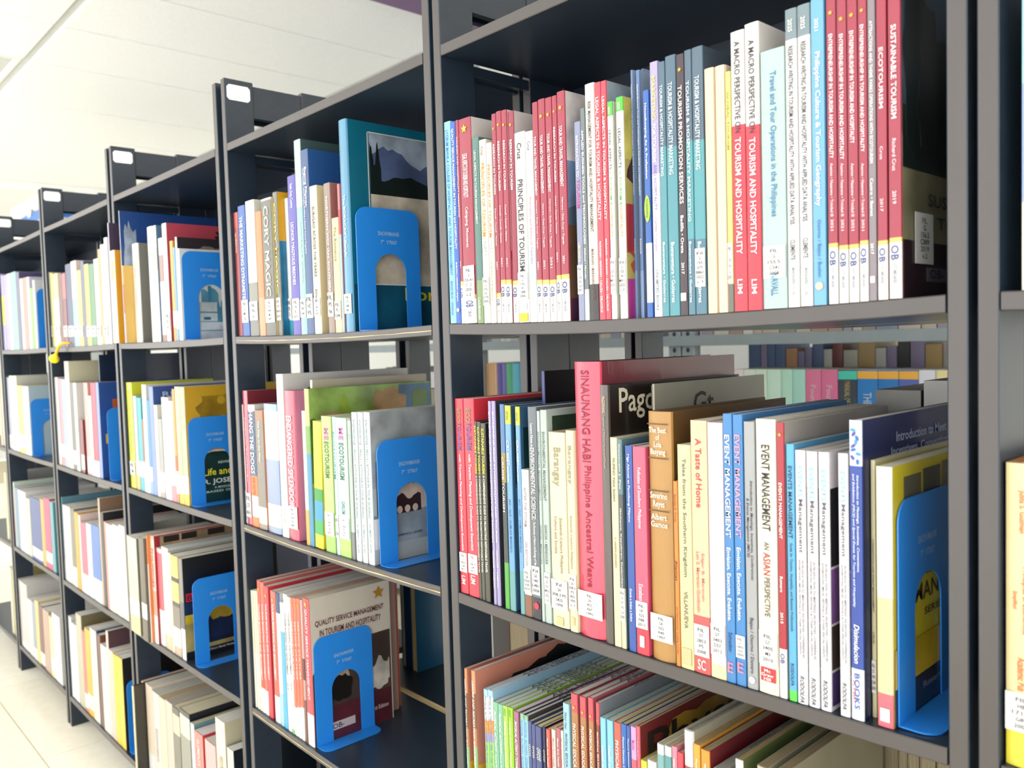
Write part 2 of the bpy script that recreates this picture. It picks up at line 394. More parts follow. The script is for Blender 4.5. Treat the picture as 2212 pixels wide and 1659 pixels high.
            if u1 <= 1.02: text('cover_lettering', s_, o, (ox + .0003, d * (u0 + u1) / 2, h * (v0 + v1) / 2), Y_, Z_, d * (u1 - u0), h * (v1 - v0), col)
            else:                                                   # keep whole letters that fit on the cover
                nn = max(1, int(len(s_) * (.99 - u0) / (u1 - u0))); s2 = s_[:nn].rstrip(); uu = u0 + (u1 - u0) * len(s2) / len(s_)
                text('cover_lettering', s2, o, (ox + .0003, d * (u0 + uu) / 2, h * (v0 + v1) / 2), Y_, Z_, d * (uu - u0), h * (v1 - v0), col)
        elif q[0] == 'l':
            u0, u1, v0, v1, s_ = q[1:]
            lb = decal('call_number_label', rect(u0 * d, u1 * d, v0 * h, v1 * h), o, mat('dcdcd8', .5), Y_, Z_, (ox, 0, 0), .0003)
            text('number_line', s_, lb, (ox + .0005, d * (u0 + u1) / 2, h * (v0 + v1) / 2), Y_, Z_, d * (u1 - u0) * .5, h * (v1 - v0) * .8, '2a2a2e')
        elif q[0] == 'c':
            decal('gold_crest', [(q[1] * d + e_ * .022, q[2] * h + f_ * .022) for e_, f_ in STAR], o, mat('b8862c', .4), Y_, Z_, (ox, 0, 0), .0001)
        elif q[0] == 'f':
            u0, v0, v1 = q[1:]; wd_ = .0012; U2 = d * .985
            for aa in (rect(u0 * U, u0 * U + wd_, v0 * h, v1 * h), rect(u0 * U, U2, v1 * h - wd_, v1 * h), rect(u0 * U, U2, v0 * h, v0 * h + wd_)):
                decal('picture_border', aa, o, ink('f2f0ea'), Y_, Z_, (ox, 0, 0), .0001)
    return o

B_(s='A1',x=-0.7552,w=0.0111,y=0.0005,z=0.0243,h=0.2281,d=0.164,c='8fd6ee',t=[('LYCEUM MANILA COLLEGE OF HOSPITALITY AND TOURISM MANAGEMENT', 0.1365, 0.164, '2f6fb4', 0.42), ('BANZUELO • DINAGA', 0.0286, 0.0392, '2f6fb4', 0.36)],n="pale cyan paperback, blue title, first from left on nearest bay's top shelf")
B_(s='A1',x=-0.745,w=0.0082,y=0.0005,z=0.0238,h=0.2264,d=0.163,c='2c5fc4',t=[('QUALITY SERVICE MANAGEMENT IN TOURISM and HOSPITALITY', 0.1513, 0.1345, 'f4f2ec', 0.55), ('BUSLON | OSORNO | BAJAO', 0.047, 0.0442, 'f4f2ec', 0.4)],dot=(0.0152, 'f0c8d0'),n="royal blue paperback, white title, second from left on nearest bay's top shelf")
B_(s='A1',x=-0.7374,w=0.0052,y=0.0005,z=0.0235,h=0.2268,d=0.163,c='a83248',b=[(0.0474, 'f3c96a'), (0.0424, 'f4f2ec')],t=[('TOURISM AND HOSPITALITY MARKETING', 0.164, 0.0893, 'f6eef0', 0.42), ('2021', 0.0665, 0.0079, 'f0dde0', 0.3), ('OB', 0.0343, 0.0112, '3a4a8c', 0.62), ('OUTCOMES-BASED', 0.0194, 0.0161, '8088a0', 0.3)],v='a83248',n="thin crimson paperback, white foot, third from left on nearest bay's top shelf")
B_(s='A1',x=-0.7242,w=0.0204,y=0.0005,z=0.0233,h=0.2264,d=0.163,c='a83248',b=[(0.0318, 'f3c96a'), (0.0269, 'f4f2ec')],t=[('LEGAL ASPECTS IN TOURISM AND HOSPITALITY', 0.1634, 0.0481, 'f6eef0', 0.42), ('Cabiguing  Montanez', 0.1066, 0.0449, 'f0dde0', 0.3), ('OB', 0.0216, 0.0073, '3a4a8c', 0.62), ('OUTCOMES-BASED', 0.0119, 0.0105, '8088a0', 0.3)],l=(0.0269, 0.0642, 'FIL\nG\n155.A1\nC112\n2020\nc.2'),cr=0.2148,v='e2dcd8',p='e9e6df',n="wide crimson paperback with shelf number, fourth from left on nearest bay's top shelf")
B_(s='A1',x=-0.7068,w=0.0103,y=0.0005,z=0.0226,h=0.2027,d=0.15,c='4f7d74',b=[(0.0472, '7f9a62')],t=[('LEGAL ASPECTS IN TOURISM MANAGEMENT', 0.1485, 0.0797, 'd8e8e0', 0.36), ('CAGUIRANGAN', 0.0162, 0.0241, 'd8e8e0', 0.4)],n="teal green paperback, pale title, fifth from left on nearest bay's top shelf")
B_(s='A1',x=-0.6954,w=0.0109,y=0.0005,z=0.0223,h=0.1982,d=0.15,c='efe9d8',t=[('PRINCIPLES OF TOURISM', 0.1336, 0.0791, 'd79a30', 0.5), ('PART II', 0.0809, 0.0161, 'a9b4c0', 0.42), ('Cruz', 0.1861, 0.0092, '806a40', 0.4)],l=(0.0194, 0.05, 'FIL\nG\n155\nA1\nC778\n2005'),n="cream paperback, gold title and number label, sixth from left on nearest bay's top shelf")
B_(s='A1',x=-0.6851,w=0.008,y=0.0005,z=0.022,h=0.1932,d=0.15,c='f1ece0',t=[('PRINCIPLES OF TOURISM', 0.1312, 0.0776, 'dd8a28', 0.5), ('PART II', 0.0798, 0.0185, 'a9b4c0', 0.42), ('(Updated Edition)', 0.0453, 0.0421, 'dd8a28', 0.34)],n="cream paperback, orange title, no label, seventh from left on nearest bay's top shelf")
B_(s='A1',x=-0.6772,w=0.0069,y=0.002,z=0.0218,h=0.2226,d=0.16,c='a83248',b=[(0.0322, 'f3c96a'), (0.0274, 'f4f2ec')],t=[('RESEARCH IN TOURISM', 0.164, 0.0529, 'f6eef0', 0.42), ('Cornell • Cornell • Nuevas', 0.1026, 0.04, 'f0dde0', 0.3), ('2021', 0.0618, 0.0084, 'f0dde0', 0.3), ('OB', 0.0222, 0.0073, '3a4a8c', 0.62), ('OUTCOMES-BASED', 0.0125, 0.0105, '8088a0', 0.3)],cr=0.2069,v='a83248',n="crimson paperback behind two cream ones, eighth from left on nearest bay's top shelf")
B_(s='A1',x=-0.6678,w=0.0078,y=0.0005,z=0.0215,h=0.2233,d=0.161,c='a83248',b=[(0.0459, 'f3c96a'), (0.0412, 'f4f2ec')],t=[('RESEARCH IN TOURISM', 0.1661, 0.0516, 'f6eef0', 0.42), ('Cornell • Cornell • Nuevas', 0.1049, 0.0396, 'f0dde0', 0.3), ('2021', 0.0648, 0.0091, 'f0dde0', 0.3), ('OB', 0.0332, 0.011, '3a4a8c', 0.62), ('OUTCOMES-BASED', 0.0186, 0.0159, '8088a0', 0.3)],cr=0.2091,v='a83248',n="crimson paperback, second of its trio, ninth from left on nearest bay's top shelf")
B_(s='A1',x=-0.6594,w=0.008,y=0.0005,z=0.0213,h=0.2229,d=0.16,c='a83248',b=[(0.0455, 'f3c96a'), (0.0408, 'f4f2ec')],t=[('RESEARCH IN TOURISM', 0.1657, 0.0513, 'f6eef0', 0.42), ('Cornell • Cornell • Nuevas', 0.1053, 0.0385, 'f0dde0', 0.3), ('2021', 0.0643, 0.0091, 'f0dde0', 0.3), ('OB', 0.0329, 0.0109, '3a4a8c', 0.62), ('OUTCOMES-BASED', 0.0183, 0.0158, '8088a0', 0.3)],cr=0.2075,v='a83248',a=[('r', 0, 1, 0.62, 1, 'ecd8d6'), ('r', 0.0, 1, 0.34, 0.62, 'e8d4d0'), ('r', 0.12, 1, 0.3, 0.62, '2a2326'), ('r', 0, 1, 0.14, 0.3, 'c8a0a0'), ('r', 0, 1, 0.0, 0.14, '8c3a50')],n="crimson paperback, third of its trio, tenth from left on nearest bay's top shelf")
B_(s='A1',x=-0.6504,w=0.0087,y=0.002,z=0.0211,h=0.2202,d=0.159,c='9c2f46',b=[(0.0442, 'f3c96a'), (0.0396, 'f4f2ec')],t=[('RESEARCH IN TOURISM', 0.1649, 0.0517, 'f6eef0', 0.42), ('OB', 0.0319, 0.0106, '3a4a8c', 0.62), ('OUTCOMES-BASED', 0.0177, 0.0154, '8088a0', 0.3)],cr=0.2061,v='ddd6d4',n="crimson paperback half hidden by white book, 11th from left on nearest bay's top shelf")
B_(s='A1',x=-0.6364,w=0.0156,y=0.0005,z=0.0209,h=0.1957,d=0.141,c='f6f3ea',t=[('Cruz', 0.1765, 0.0167, '30303a', 0.42), ('PRINCIPLES OF TOURISM', 0.1002, 0.0944, '30323c', 0.5)],l=(0.0234, 0.052, 'FIL\nG\n155\nA1\nC888\n2006'),bx=[(0.0128, 0.0201, 'e8f0f0', 0.7), (-0.0018, 0.0096, 'f2d030', 0.8)],v='f3efe4',n="white paperback, black title, yellow logo, 12th from left on nearest bay's top shelf")
B_(s='A1',x=-0.6224,w=0.0108,y=0.0005,z=0.0206,h=0.1941,d=0.14,c='e6f1f4',b=[(0.0748, 'bfe0ee'), (0.0333, 'f4f2ec')],t=[('Principles and Ethics of Tourism', 0.0935, 0.0676, 'd8848c', 0.4), ('Cruz', 0.1793, 0.0094, '606878', 0.36)],n="white and sky blue paperback, faint red title, 13th from left on nearest bay's top shelf")
B_(s='A1',x=-0.6126,w=0.0077,y=0.0005,z=0.0204,h=0.2212,d=0.159,c='a83248',b=[(0.0429, 'f3c96a'), (0.0384, 'f4f2ec')],t=[('TOUR AND TRAVEL MANAGEMENT', 0.1573, 0.0594, 'f6eef0', 0.42), ('Herrera • Dela Cruz • Tugade', 0.0984, 0.0488, 'f0dde0', 0.3), ('2021', 0.0574, 0.0079, 'f0dde0', 0.3), ('OB', 0.0308, 0.0105, '3a4a8c', 0.62), ('OUTCOMES-BASED', 0.0168, 0.0152, '8088a0', 0.3)],v='a83248',n="crimson paperback, first of the tall five, 14th from left on nearest bay's top shelf")
B_(s='A1',x=-0.6034,w=0.0093,y=0.0005,z=0.0202,h=0.2224,d=0.16,c='a83248',b=[(0.0424, 'f3c96a'), (0.0379, 'f4f2ec')],t=[('TOUR AND TRAVEL MANAGEMENT', 0.1578, 0.0582, 'f6eef0', 0.42), ('Herrera • Dela Cruz • Tugade', 0.0967, 0.0438, 'f0dde0', 0.3), ('2021', 0.0579, 0.0086, 'f0dde0', 0.3), ('OB', 0.0304, 0.0104, '3a4a8c', 0.62), ('OUTCOMES-BASED', 0.0165, 0.0151, '8088a0', 0.3)],cr=0.2054,v='a83248',n="crimson paperback, second of the tall five, 15th from left on nearest bay's top shelf")
B_(s='A1',x=-0.5935,w=0.009,y=0.0005,z=0.0201,h=0.2217,d=0.16,c='a83248',b=[(0.0418, 'f3c96a'), (0.0373, 'f4f2ec')],t=[('TOUR AND TRAVEL MANAGEMENT', 0.1577, 0.0577, 'f6eef0', 0.42), ('Herrera • Dela Cruz • Tugade', 0.0979, 0.048, 'f0dde0', 0.3), ('2021', 0.0592, 0.0109, 'f0dde0', 0.3), ('OB', 0.0299, 0.0103, '3a4a8c', 0.62), ('OUTCOMES-BASED', 0.0161, 0.0149, '8088a0', 0.3)],cr=0.2049,v='a83248',n="crimson paperback, third of the tall five, 16th from left on nearest bay's top shelf")
B_(s='A1',x=-0.5851,w=0.0063,y=0.0005,z=0.0199,h=0.2217,d=0.16,c='a83248',b=[(0.0459, 'f3c96a'), (0.0415, 'f4f2ec')],t=[('RESEARCH IN TOURISM', 0.1644, 0.0534, 'f6eef0', 0.42), ('Cornel • Cornel • Nuevas', 0.1055, 0.0369, 'f0dde0', 0.3), ('2021', 0.0639, 0.0093, 'f0dde0', 0.3), ('OB', 0.0332, 0.0115, '3a4a8c', 0.62), ('OUTCOMES-BASED', 0.0179, 0.0166, '8088a0', 0.3)],cr=0.2063,v='a83248',n="crimson paperback, fourth of the tall five, 17th from left on nearest bay's top shelf")
B_(s='A1',x=-0.5763,w=0.0103,y=0.0005,z=0.0199,h=0.224,d=0.161,c='a83248',b=[(0.0461, 'f3c96a'), (0.0417, 'f4f2ec')],t=[('TOUR AND TRAVEL MANAGEMENT', 0.1613, 0.059, 'f6eef0', 0.42), ('Herrera • Dela Cruz • Tugade', 0.0983, 0.0458, 'f0dde0', 0.3), ('2021', 0.0609, 0.0077, 'f0dde0', 0.3), ('OB', 0.0333, 0.0116, '3a4a8c', 0.62), ('OUTCOMES-BASED', 0.0178, 0.0168, '8088a0', 0.3)],cr=0.2082,v='a83248',a=[('r', 0, 1, 0.7, 1, 'e4dee0'), ('r', 0, 1, 0.42, 0.7, '7f9cc0'), ('m', 0, 1, 0.4, 0.56, '5a6a80'), ('r', 0, 1, 0.1, 0.42, '74543c'), ('r', 0, 1, 0.0, 0.1, '5c3048')],n="crimson paperback, tallest of five, photo cover, 18th from left on nearest bay's top shelf")
B_(s='A1',x=-0.5551,w=0.0078,y=0.0005,z=0.0196,h=0.1904,d=0.15,c='8d94b4',t=[('INTRODUCTION TO', 0.1575, 0.039, 'e8eaf4', 0.42), ('TOURISM', 0.1217, 0.0277, 'd43a8c', 0.5), ('LIBOSADA', 0.0654, 0.0185, 'e8e2a8', 0.4)],l=(0.0255, 0.0537, 'FIL\nG\n155\n.A1\n.L5\n2007'),n="grey violet paperback, pink TOURISM title, 19th from left on nearest bay's top shelf")
B_(s='A1',x=-0.5479,w=0.0057,y=0.0005,z=0.0195,h=0.2016,d=0.16,c='6d7a7c',b=[(0.0299, 'c8d8d8')],t=[('APPLIED BUSINESS TOOLS and TECHNOLOGIES', 0.1271, 0.1079, 'f4f2ec', 0.5), ('Maliwat • Marcelo', 0.0544, 0.0296, 'f4f2ec', 0.4)],n="grey green paperback, white capitals, 20th from left on nearest bay's top shelf")
B_(s='A1',x=-0.5385,w=0.0115,y=0.0005,z=0.0195,h=0.2226,d=0.16,c='f1e6d8',b=[(0.0341, '2b2526')],t=[('RISK MANAGEMENT FOR TOURISM AND HOSPITALITY MANAGEMENT', 0.1447, 0.1221, '38343a', 0.34), ('MARANAN • MARANAN • CALUZA', 0.0432, 0.0485, '705048', 0.3)],a=[('r', 0.05, 0.96, 0.45, 0.58, '20181a'), ('r', 0.05, 0.96, 0.3, 0.42, 'c02a34')],n="cream paperback with black foot, 21st from left on nearest bay's top shelf")
B_(s='A1',x=-0.5283,w=0.0076,y=0.0005,z=0.0194,h=0.2212,d=0.159,c='e0475a',t=[('LEGAL ASPECTS IN TOURISM & HOSPITALITY', 0.1503, 0.1142, 'f4f2ec', 0.5), ('MARANAN • MARANAN • CALUZA • DELACRUZ', 0.0401, 0.067, 'f4f2ec', 0.34)],n="red paperback, white capitals, 22nd from left on nearest bay's top shelf")
B_(s='A1',x=-0.5209,w=0.0062,y=0.0005,z=0.0194,h=0.2208,d=0.159,c='df4658',t=[('LEGAL ASPECTS IN TOURISM & HOSPITALITY', 0.1498, 0.1134, 'f4f2ec', 0.5), ('MARANAN • MARANAN • CALUZA • DELACRUZ', 0.0415, 0.0673, 'f4f2ec', 0.34)],a=[('r', 0.0, 1, 0.0, 1, '9fb0bc')],n="red paperback, right of its red twin, 23rd from left on nearest bay's top shelf")
B_(s='A1',x=-0.5138,w=0.0061,y=0.0005,z=0.0193,h=0.2003,d=0.17,c='f5f5f1',b=[(0.2001, '54cc3c'), (0.1873, 'f5f5f1')],t=[('2025', 0.1923, 0.0069, 'f0ffe8', 0.4), ('LEGAL ASPECTS', 0.1563, 0.036, '3a4a58', 0.42), ('in TOURISM &', 0.1211, 0.0315, '58b848', 0.36), ('HOSPITALITY', 0.0902, 0.0286, 'd89a4a', 0.42)],l=(0.0232, 0.0571, 'Fil\nG\n155\n.A1\nM311\n2025\nc.1'),v='f0f0ec',n="white paperback with lime head, copy one, 24th from left on nearest bay's top shelf")
B_(s='A1',x=-0.509,w=0.0026,y=0.02,z=0.0193,h=0.1855,d=0.15,c='c0387c',b=[(0.1141, 'd83a3c'), (0.039, 'c63a9c')],v='7c5030',n="slim magenta paperback, mottled spine, 25th from left on nearest bay's top shelf")
B_(s='A1',x=-0.5023,w=0.0083,y=0.0005,z=0.0193,h=0.2019,d=0.17,c='f5f5f1',b=[(0.2017, '54cc3c'), (0.1891, 'f5f5f1')],t=[('2025', 0.194, 0.0068, 'f0ffe8', 0.4), ('LEGAL ASPECTS', 0.1557, 0.0356, '3a4a58', 0.42), ('in TOURISM &', 0.1193, 0.0312, '58b848', 0.36), ('HOSPITALITY', 0.0888, 0.0283, 'd89a4a', 0.42)],l=(0.0225, 0.056, 'Fil\nG\n155\n.A1\nM311\n2025\nc.2'),v='c8b860',a=[('r', 0, 1, 0.72, 1, 'd8cc60'), ('p', 0, 1, 0.5, 0.78, '4a2420'), ('r', 0, 1, 0.3, 0.52, 'c8383c'), ('p', 0, 1, 0.15, 0.4, 'd0582c'), ('r', 0, 1, 0, 0.18, 'c63a9c')],n="white paperback with lime head, copy two, 26th from left on nearest bay's top shelf")
B_(s='A1',x=-0.4963,w=0.0026,y=0.012,z=0.0193,h=0.2267,d=0.163,c='5f7fb0',b=[(0.044, '7f9cc4')],t=[('Applied Business Tools and Technologies in TOURISM and HOSPITALITY', 0.1636, 0.101, 'f4f2ec', 0.42), ('RODOLFA', 0.0663, 0.0138, 'f4f2ec', 0.4)],v='9fb4cc',n="slate blue paperback, first of three, 27th from left on nearest bay's top shelf")
B_(s='A1',x=-0.4932,w=0.0026,y=0.024,z=0.0193,h=0.2294,d=0.165,c='516f9c',b=[(0.0441, '7f9cc4')],t=[('Applied Business Tools and Technologies in TOURISM and HOSPITALITY', 0.1647, 0.1018, 'f4f2ec', 0.42), ('RODOLFA', 0.0666, 0.0139, 'f4f2ec', 0.4)],v='9fb4cc',n="slate blue paperback, third of three, 28th from left on nearest bay's top shelf")
B_(s='A1',x=-0.4894,w=0.0042,y=0.012,z=0.0193,h=0.2249,d=0.162,c='5f7fb0',b=[(0.0434, '7f9cc4')],t=[('Applied Business Tools and Technologies in TOURISM and HOSPITALITY', 0.1622, 0.1004, 'f4f2ec', 0.42), ('RODOLFA', 0.0656, 0.0138, 'f4f2ec', 0.4)],v='9fb4cc',n="slate blue paperback, second of three, 29th from left on nearest bay's top shelf")
B_(s='A1',x=-0.4719,w=0.0065,y=0.0005,z=0.0193,h=0.2006,d=0.16,c='2a63b8',b=[(0.0661, 'f4f4f0'), (0.0131, '2a63b8')],t=[('Housekeeping As A Profession', 0.1561, 0.0661, 'f4f2ec', 0.45)],ov=(0.0846, 0.1083, 'b4d84a', '4a7a20', 'hospitality'),n="blue paperback with green oval sticker, 30th from left on nearest bay's top shelf")
B_(s='A1',x=-0.4626,w=0.0085,y=0.0005,z=0.0194,h=0.2229,d=0.16,c='b4a8d4',b=[(0.1259, 'eceaf2')],t=[('MARKETING', 0.1914, 0.0377, 'e8e070', 0.5), ('FOR TOURISM', 0.1525, 0.0328, 'f4f2ec', 0.45), ('AND HOSPITALITY', 0.1138, 0.0403, '8c7cc0', 0.4), ('Camilar-Corrales', 0.0727, 0.0302, 'c88ca8', 0.36), ('UNLIMITED BOOKS', 0.0236, 0.0356, '78848c', 0.36)],n="lavender to white paperback, 31st from left on nearest bay's top shelf")
B_(s='A1',x=-0.4543,w=0.0071,y=0.0005,z=0.0194,h=0.2207,d=0.159,c='4e6c80',b=[(0.1477, '4f98a4')],t=[('TOURISM & HOSPITALITY MARKETING', 0.1616, 0.0786, 'dfeaf0', 0.42), ('Buenaventura • Gutierrez', 0.0384, 0.0528, 'e6f0f2', 0.36)],p='d8dcdc',n="dusky teal paperback, narrowest of four alike, 32nd from left on nearest bay's top shelf")
B_(s='A1',x=-0.4448,w=0.0109,y=0.0005,z=0.0195,h=0.2234,d=0.161,c='4e6c80',b=[(0.1458, '4f98a4')],t=[('TOURISM & HOSPITALITY MARKETING', 0.1614, 0.0786, 'dfeaf0', 0.42), ('Buenaventura • Gutierrez', 0.0376, 0.0523, 'e6f0f2', 0.36)],p='d8dcdc',n="dusky teal paperback, second of four alike, 33rd from left on nearest bay's top shelf")
B_(s='A1',x=-0.4346,w=0.008,y=0.0005,z=0.0195,h=0.2218,d=0.16,c='3b2733',t=[('TOURISM PROMOTION SERVICES', 0.1454, 0.0999, 'f4f2ec', 0.5), ('Badilla • Oreta', 0.0694, 0.0322, 'f4f2ec', 0.4), ('2017', 0.0403, 0.0101, 'f4f2ec', 0.36)],cr=0.2087,bx=[(0.0123, 0.0192, 'e8e4e6', 0.7)],p='c9c2c6',n="dark plum paperback, bold white title, 34th from left on nearest bay's top shelf")
B_(s='A1',x=-0.4266,w=0.007,y=0.0005,z=0.0196,h=0.223,d=0.161,c='51697c',b=[(0.1478, '53a0aa'), (0.0645, '4c7c90')],t=[('TOURISM & HOSPITALITY MARKETING', 0.1384, 0.1181, 'dfeaf0', 0.42), ('Buenaventura • Gutierrez', 0.0363, 0.052, 'e6f0f2', 0.34)],n="dusky teal paperback, third of four alike, 35th from left on nearest bay's top shelf")
B_(s='A1',x=-0.4172,w=0.0108,y=0.0005,z=0.0197,h=0.223,d=0.161,c='51697c',b=[(0.1458, '53a0aa'), (0.0633, '4c7c90')],t=[('TOURISM & HOSPITALITY MARKETING', 0.1603, 0.0777, 'dfeaf0', 0.42), ('Buenaventura • Gutierrez', 0.0354, 0.0515, 'e6f0f2', 0.34)],l=(0.0231, 0.0556, 'Fil\nG\n155\nA75\nB862\n2022\nc.1'),v='4c5a66',n="dusky teal paperback with number label, 36th from left on nearest bay's top shelf")
B_(s='A1',x=-0.4061,w=0.0099,y=0.0005,z=0.0198,h=0.2024,d=0.17,c='f0d8b8',k=1,n="blank peach bound volume, 37th from left on nearest bay's top shelf")
B_(s='A1',x=-0.3956,w=0.0096,y=0.0005,z=0.02,h=0.2016,d=0.17,c='f2dabc',k=1,n="blank peach bound volume, yellow book beside, 38th from left on nearest bay's top shelf")
B_(s='A1',x=-0.3878,w=0.0049,y=0.0005,z=0.0201,h=0.1947,d=0.16,c='e8dc7c',b=[(0.0229, '6c6a64')],t=[('GLOBAL TOURISM', 0.1548, 0.0464, '8f9a50', 0.42)],l=(0.0237, 0.0564, 'FIL\nG\n155\n.A1\n.L\n2007'),n="pale yellow paperback squeezed beside red, 39th from left on nearest bay's top shelf")
B_(s='A1',x=-0.3787,w=0.0123,y=0.0005,z=0.0203,h=0.2243,d=0.162,c='f2efe9',b=[(0.1497, 'e23346')],t=[('A MACRO PERSPECTIVE ON', 0.1798, 0.0725, '3c3a40', 0.42), ('TOURISM AND HOSPITALITY', 0.093, 0.0935, 'f8eef0', 0.45), ('LIM', 0.0201, 0.0117, 'f8eef0', 0.38)],v='e9e6e2',p='dcd8d2',n="white over red paperback, left of pair, 40th from left on nearest bay's top shelf")
B_(s='A1',x=-0.3657,w=0.0124,y=0.0005,z=0.0205,h=0.2266,d=0.163,c='f2efe9',b=[(0.1467, 'e23346')],t=[('A MACRO PERSPECTIVE ON', 0.177, 0.0726, '3c3a40', 0.42), ('TOURISM AND HOSPITALITY', 0.0908, 0.0922, 'f8eef0', 0.45), ('LIM', 0.019, 0.0115, 'f8eef0', 0.38)],v='e9e6e2',p='dcd8d2',n="white over red paperback, right of pair, 41st from left on nearest bay's top shelf")
B_(s='A1',x=-0.3479,w=0.0206,y=0.0005,z=0.0209,h=0.2008,d=0.17,c='b4cfc8',t=[('Travel and Tour Operations in the Philippines', 0.1279, 0.1121, '3f7fb4', 0.32), ('NAVALL', 0.0188, 0.0174, '3f7fb4', 0.3)],l=(0.0238, 0.0493, 'FIL\nG\n155.5\nC541\n2008'),n="broad pale teal book, blue title, 42nd from left on nearest bay's top shelf")
B_(s='A1',x=-0.332,w=0.0095,y=0.0005,z=0.0211,h=0.2265,d=0.163,c='f4f4f1',b=[(0.2263, '7c9098'), (0.2035, 'f4f4f1')],t=[('2025', 0.2139, 0.0094, 'f4f2ec', 0.36), ('RESEARCH WRITING IN TOURISM AND HOSPITALITY WITH APPLIED DATA ANALYSIS', 0.131, 0.1348, '3c3c44', 0.42), ('CLEMENTE', 0.0441, 0.0155, '4c4c54', 0.42), ('MINDSHAPERS CO., INC.', 0.0193, 0.0222, '78908c', 0.3)],n="white paperback with slate head, left of pair, 43rd from left on nearest bay's top shelf")
B_(s='A1',x=-0.3215,w=0.0099,y=0.0005,z=0.0214,h=0.2263,d=0.163,c='f4f4f1',b=[(0.2261, '7c9098'), (0.2031, 'f4f4f1')],t=[('2025', 0.2127, 0.0092, 'f4f2ec', 0.36), ('RESEARCH WRITING IN TOURISM AND HOSPITALITY WITH APPLIED DATA ANALYSIS', 0.1316, 0.1345, '3c3c44', 0.42), ('CLEMENTE', 0.0443, 0.0153, '4c4c54', 0.42), ('MINDSHAPERS CO., INC.', 0.0183, 0.022, '78908c', 0.3)],n="white paperback with slate head, right of pair, 44th from left on nearest bay's top shelf")
B_(s='A1',x=-0.3107,w=0.0103,y=0.0005,z=0.0216,h=0.2271,d=0.164,c='6fb2dc',t=[('2021', 0.2078, 0.0091, 'f4f2ec', 0.3), ('Philippine Culture & Tourism Geography', 0.131, 0.1137, 'f4f2ec', 0.5), ('Osorno / Bajao / Buslon', 0.0425, 0.0432, '3f6ca8', 0.36)],dot=(0.0144, 'e8c8b8'),n="sky blue paperback, round seal at foot, 45th from left on nearest bay's top shelf")
B_(s='A1',x=-0.3,w=0.0074,y=0.0005,z=0.0219,h=0.2425,d=0.175,c='a83248',b=[(0.045, 'f3c96a'), (0.0417, 'f4f2ec')],t=[('ENTREPRENEURSHIP IN TOURISM AND HOSPITALITY', 0.1524, 0.0902, 'f6eef0', 0.42), ('Asanion • Nazareno • Trinidad III', 0.0843, 0.039, 'f0dde0', 0.3), ('2021', 0.0585, 0.0084, 'f0dde0', 0.3), ('OB', 0.0339, 0.0108, '3a4a8c', 0.62), ('OUTCOMES-BASED', 0.0195, 0.0156, '8088a0', 0.3)],cr=0.2128,v='b8aeb4',n="crimson paperback, first of four alike, 46th from left on nearest bay's top shelf")
B_(s='A1',x=-0.292,w=0.0072,y=0.0005,z=0.0221,h=0.2396,d=0.172,c='a83248',b=[(0.0425, 'f3c96a'), (0.0393, 'f4f2ec')],t=[('ENTREPRENEURSHIP IN TOURISM AND HOSPITALITY', 0.15, 0.0901, 'f6eef0', 0.42), ('Asanion • Nazareno • Trinidad III', 0.0829, 0.0386, 'f0dde0', 0.3), ('2021', 0.0573, 0.0083, 'f0dde0', 0.3), ('OB', 0.0318, 0.0103, '3a4a8c', 0.62), ('OUTCOMES-BASED', 0.018, 0.015, '8088a0', 0.3)],cr=0.2058,v='b8aeb4',n="crimson paperback, second of four alike, 47th from left on nearest bay's top shelf")
B_(s='A1',x=-0.2842,w=0.0074,y=0.0005,z=0.0223,h=0.2367,d=0.17,c='a83248',b=[(0.0422, 'f3c96a'), (0.039, 'f4f2ec')],t=[('ENTREPRENEURSHIP IN TOURISM AND HOSPITALITY', 0.1549, 0.0801, 'f6eef0', 0.42), ('Asanion • Nazareno • Trinidad III', 0.0814, 0.0383, 'f0dde0', 0.3), ('2021', 0.0561, 0.0082, 'f0dde0', 0.3), ('OB', 0.0314, 0.0104, '3a4a8c', 0.62), ('OUTCOMES-BASED', 0.0175, 0.0151, '8088a0', 0.3)],cr=0.206,v='b8aeb4',n="crimson paperback, third of four alike, 48th from left on nearest bay's top shelf")
B_(s='A1',x=-0.2767,w=0.0064,y=0.0005,z=0.0225,h=0.234,d=0.168,c='a83248',b=[(0.0439, 'f3c96a'), (0.0407, 'f4f2ec')],t=[('ENTREPRENEURSHIP IN TOURISM AND HOSPITALITY', 0.152, 0.0897, 'f6eef0', 0.42), ('Asanion • Nazareno • Trinidad III', 0.0801, 0.0379, 'f0dde0', 0.3), ('2021', 0.055, 0.0082, 'f0dde0', 0.3), ('OB', 0.0327, 0.0111, '3a4a8c', 0.62), ('OUTCOMES-BASED', 0.018, 0.016, '8088a0', 0.3)],cr=0.2068,v='b8aeb4',n="crimson paperback, fourth of four alike, 49th from left on nearest bay's top shelf")
B_(s='A1',x=-0.2702,w=0.0055,y=0.0005,z=0.0227,h=0.2302,d=0.166,c='8b8088',t=[('ATTRACTIONS AND THEME PARKS OPERATIONS WITH ECOTOURISM', 0.1476, 0.0997, 'f4f2ec', 0.42), ('Castro • Ibanez', 0.0736, 0.0269, 'f4f2ec', 0.4), ('2017', 0.0371, 0.0081, 'f4f2ec', 0.4)],bx=[(0.0127, 0.0175, 'f4f2ec', 0.6)],n="grey paperback, long white title, 50th from left on nearest bay's top shelf")
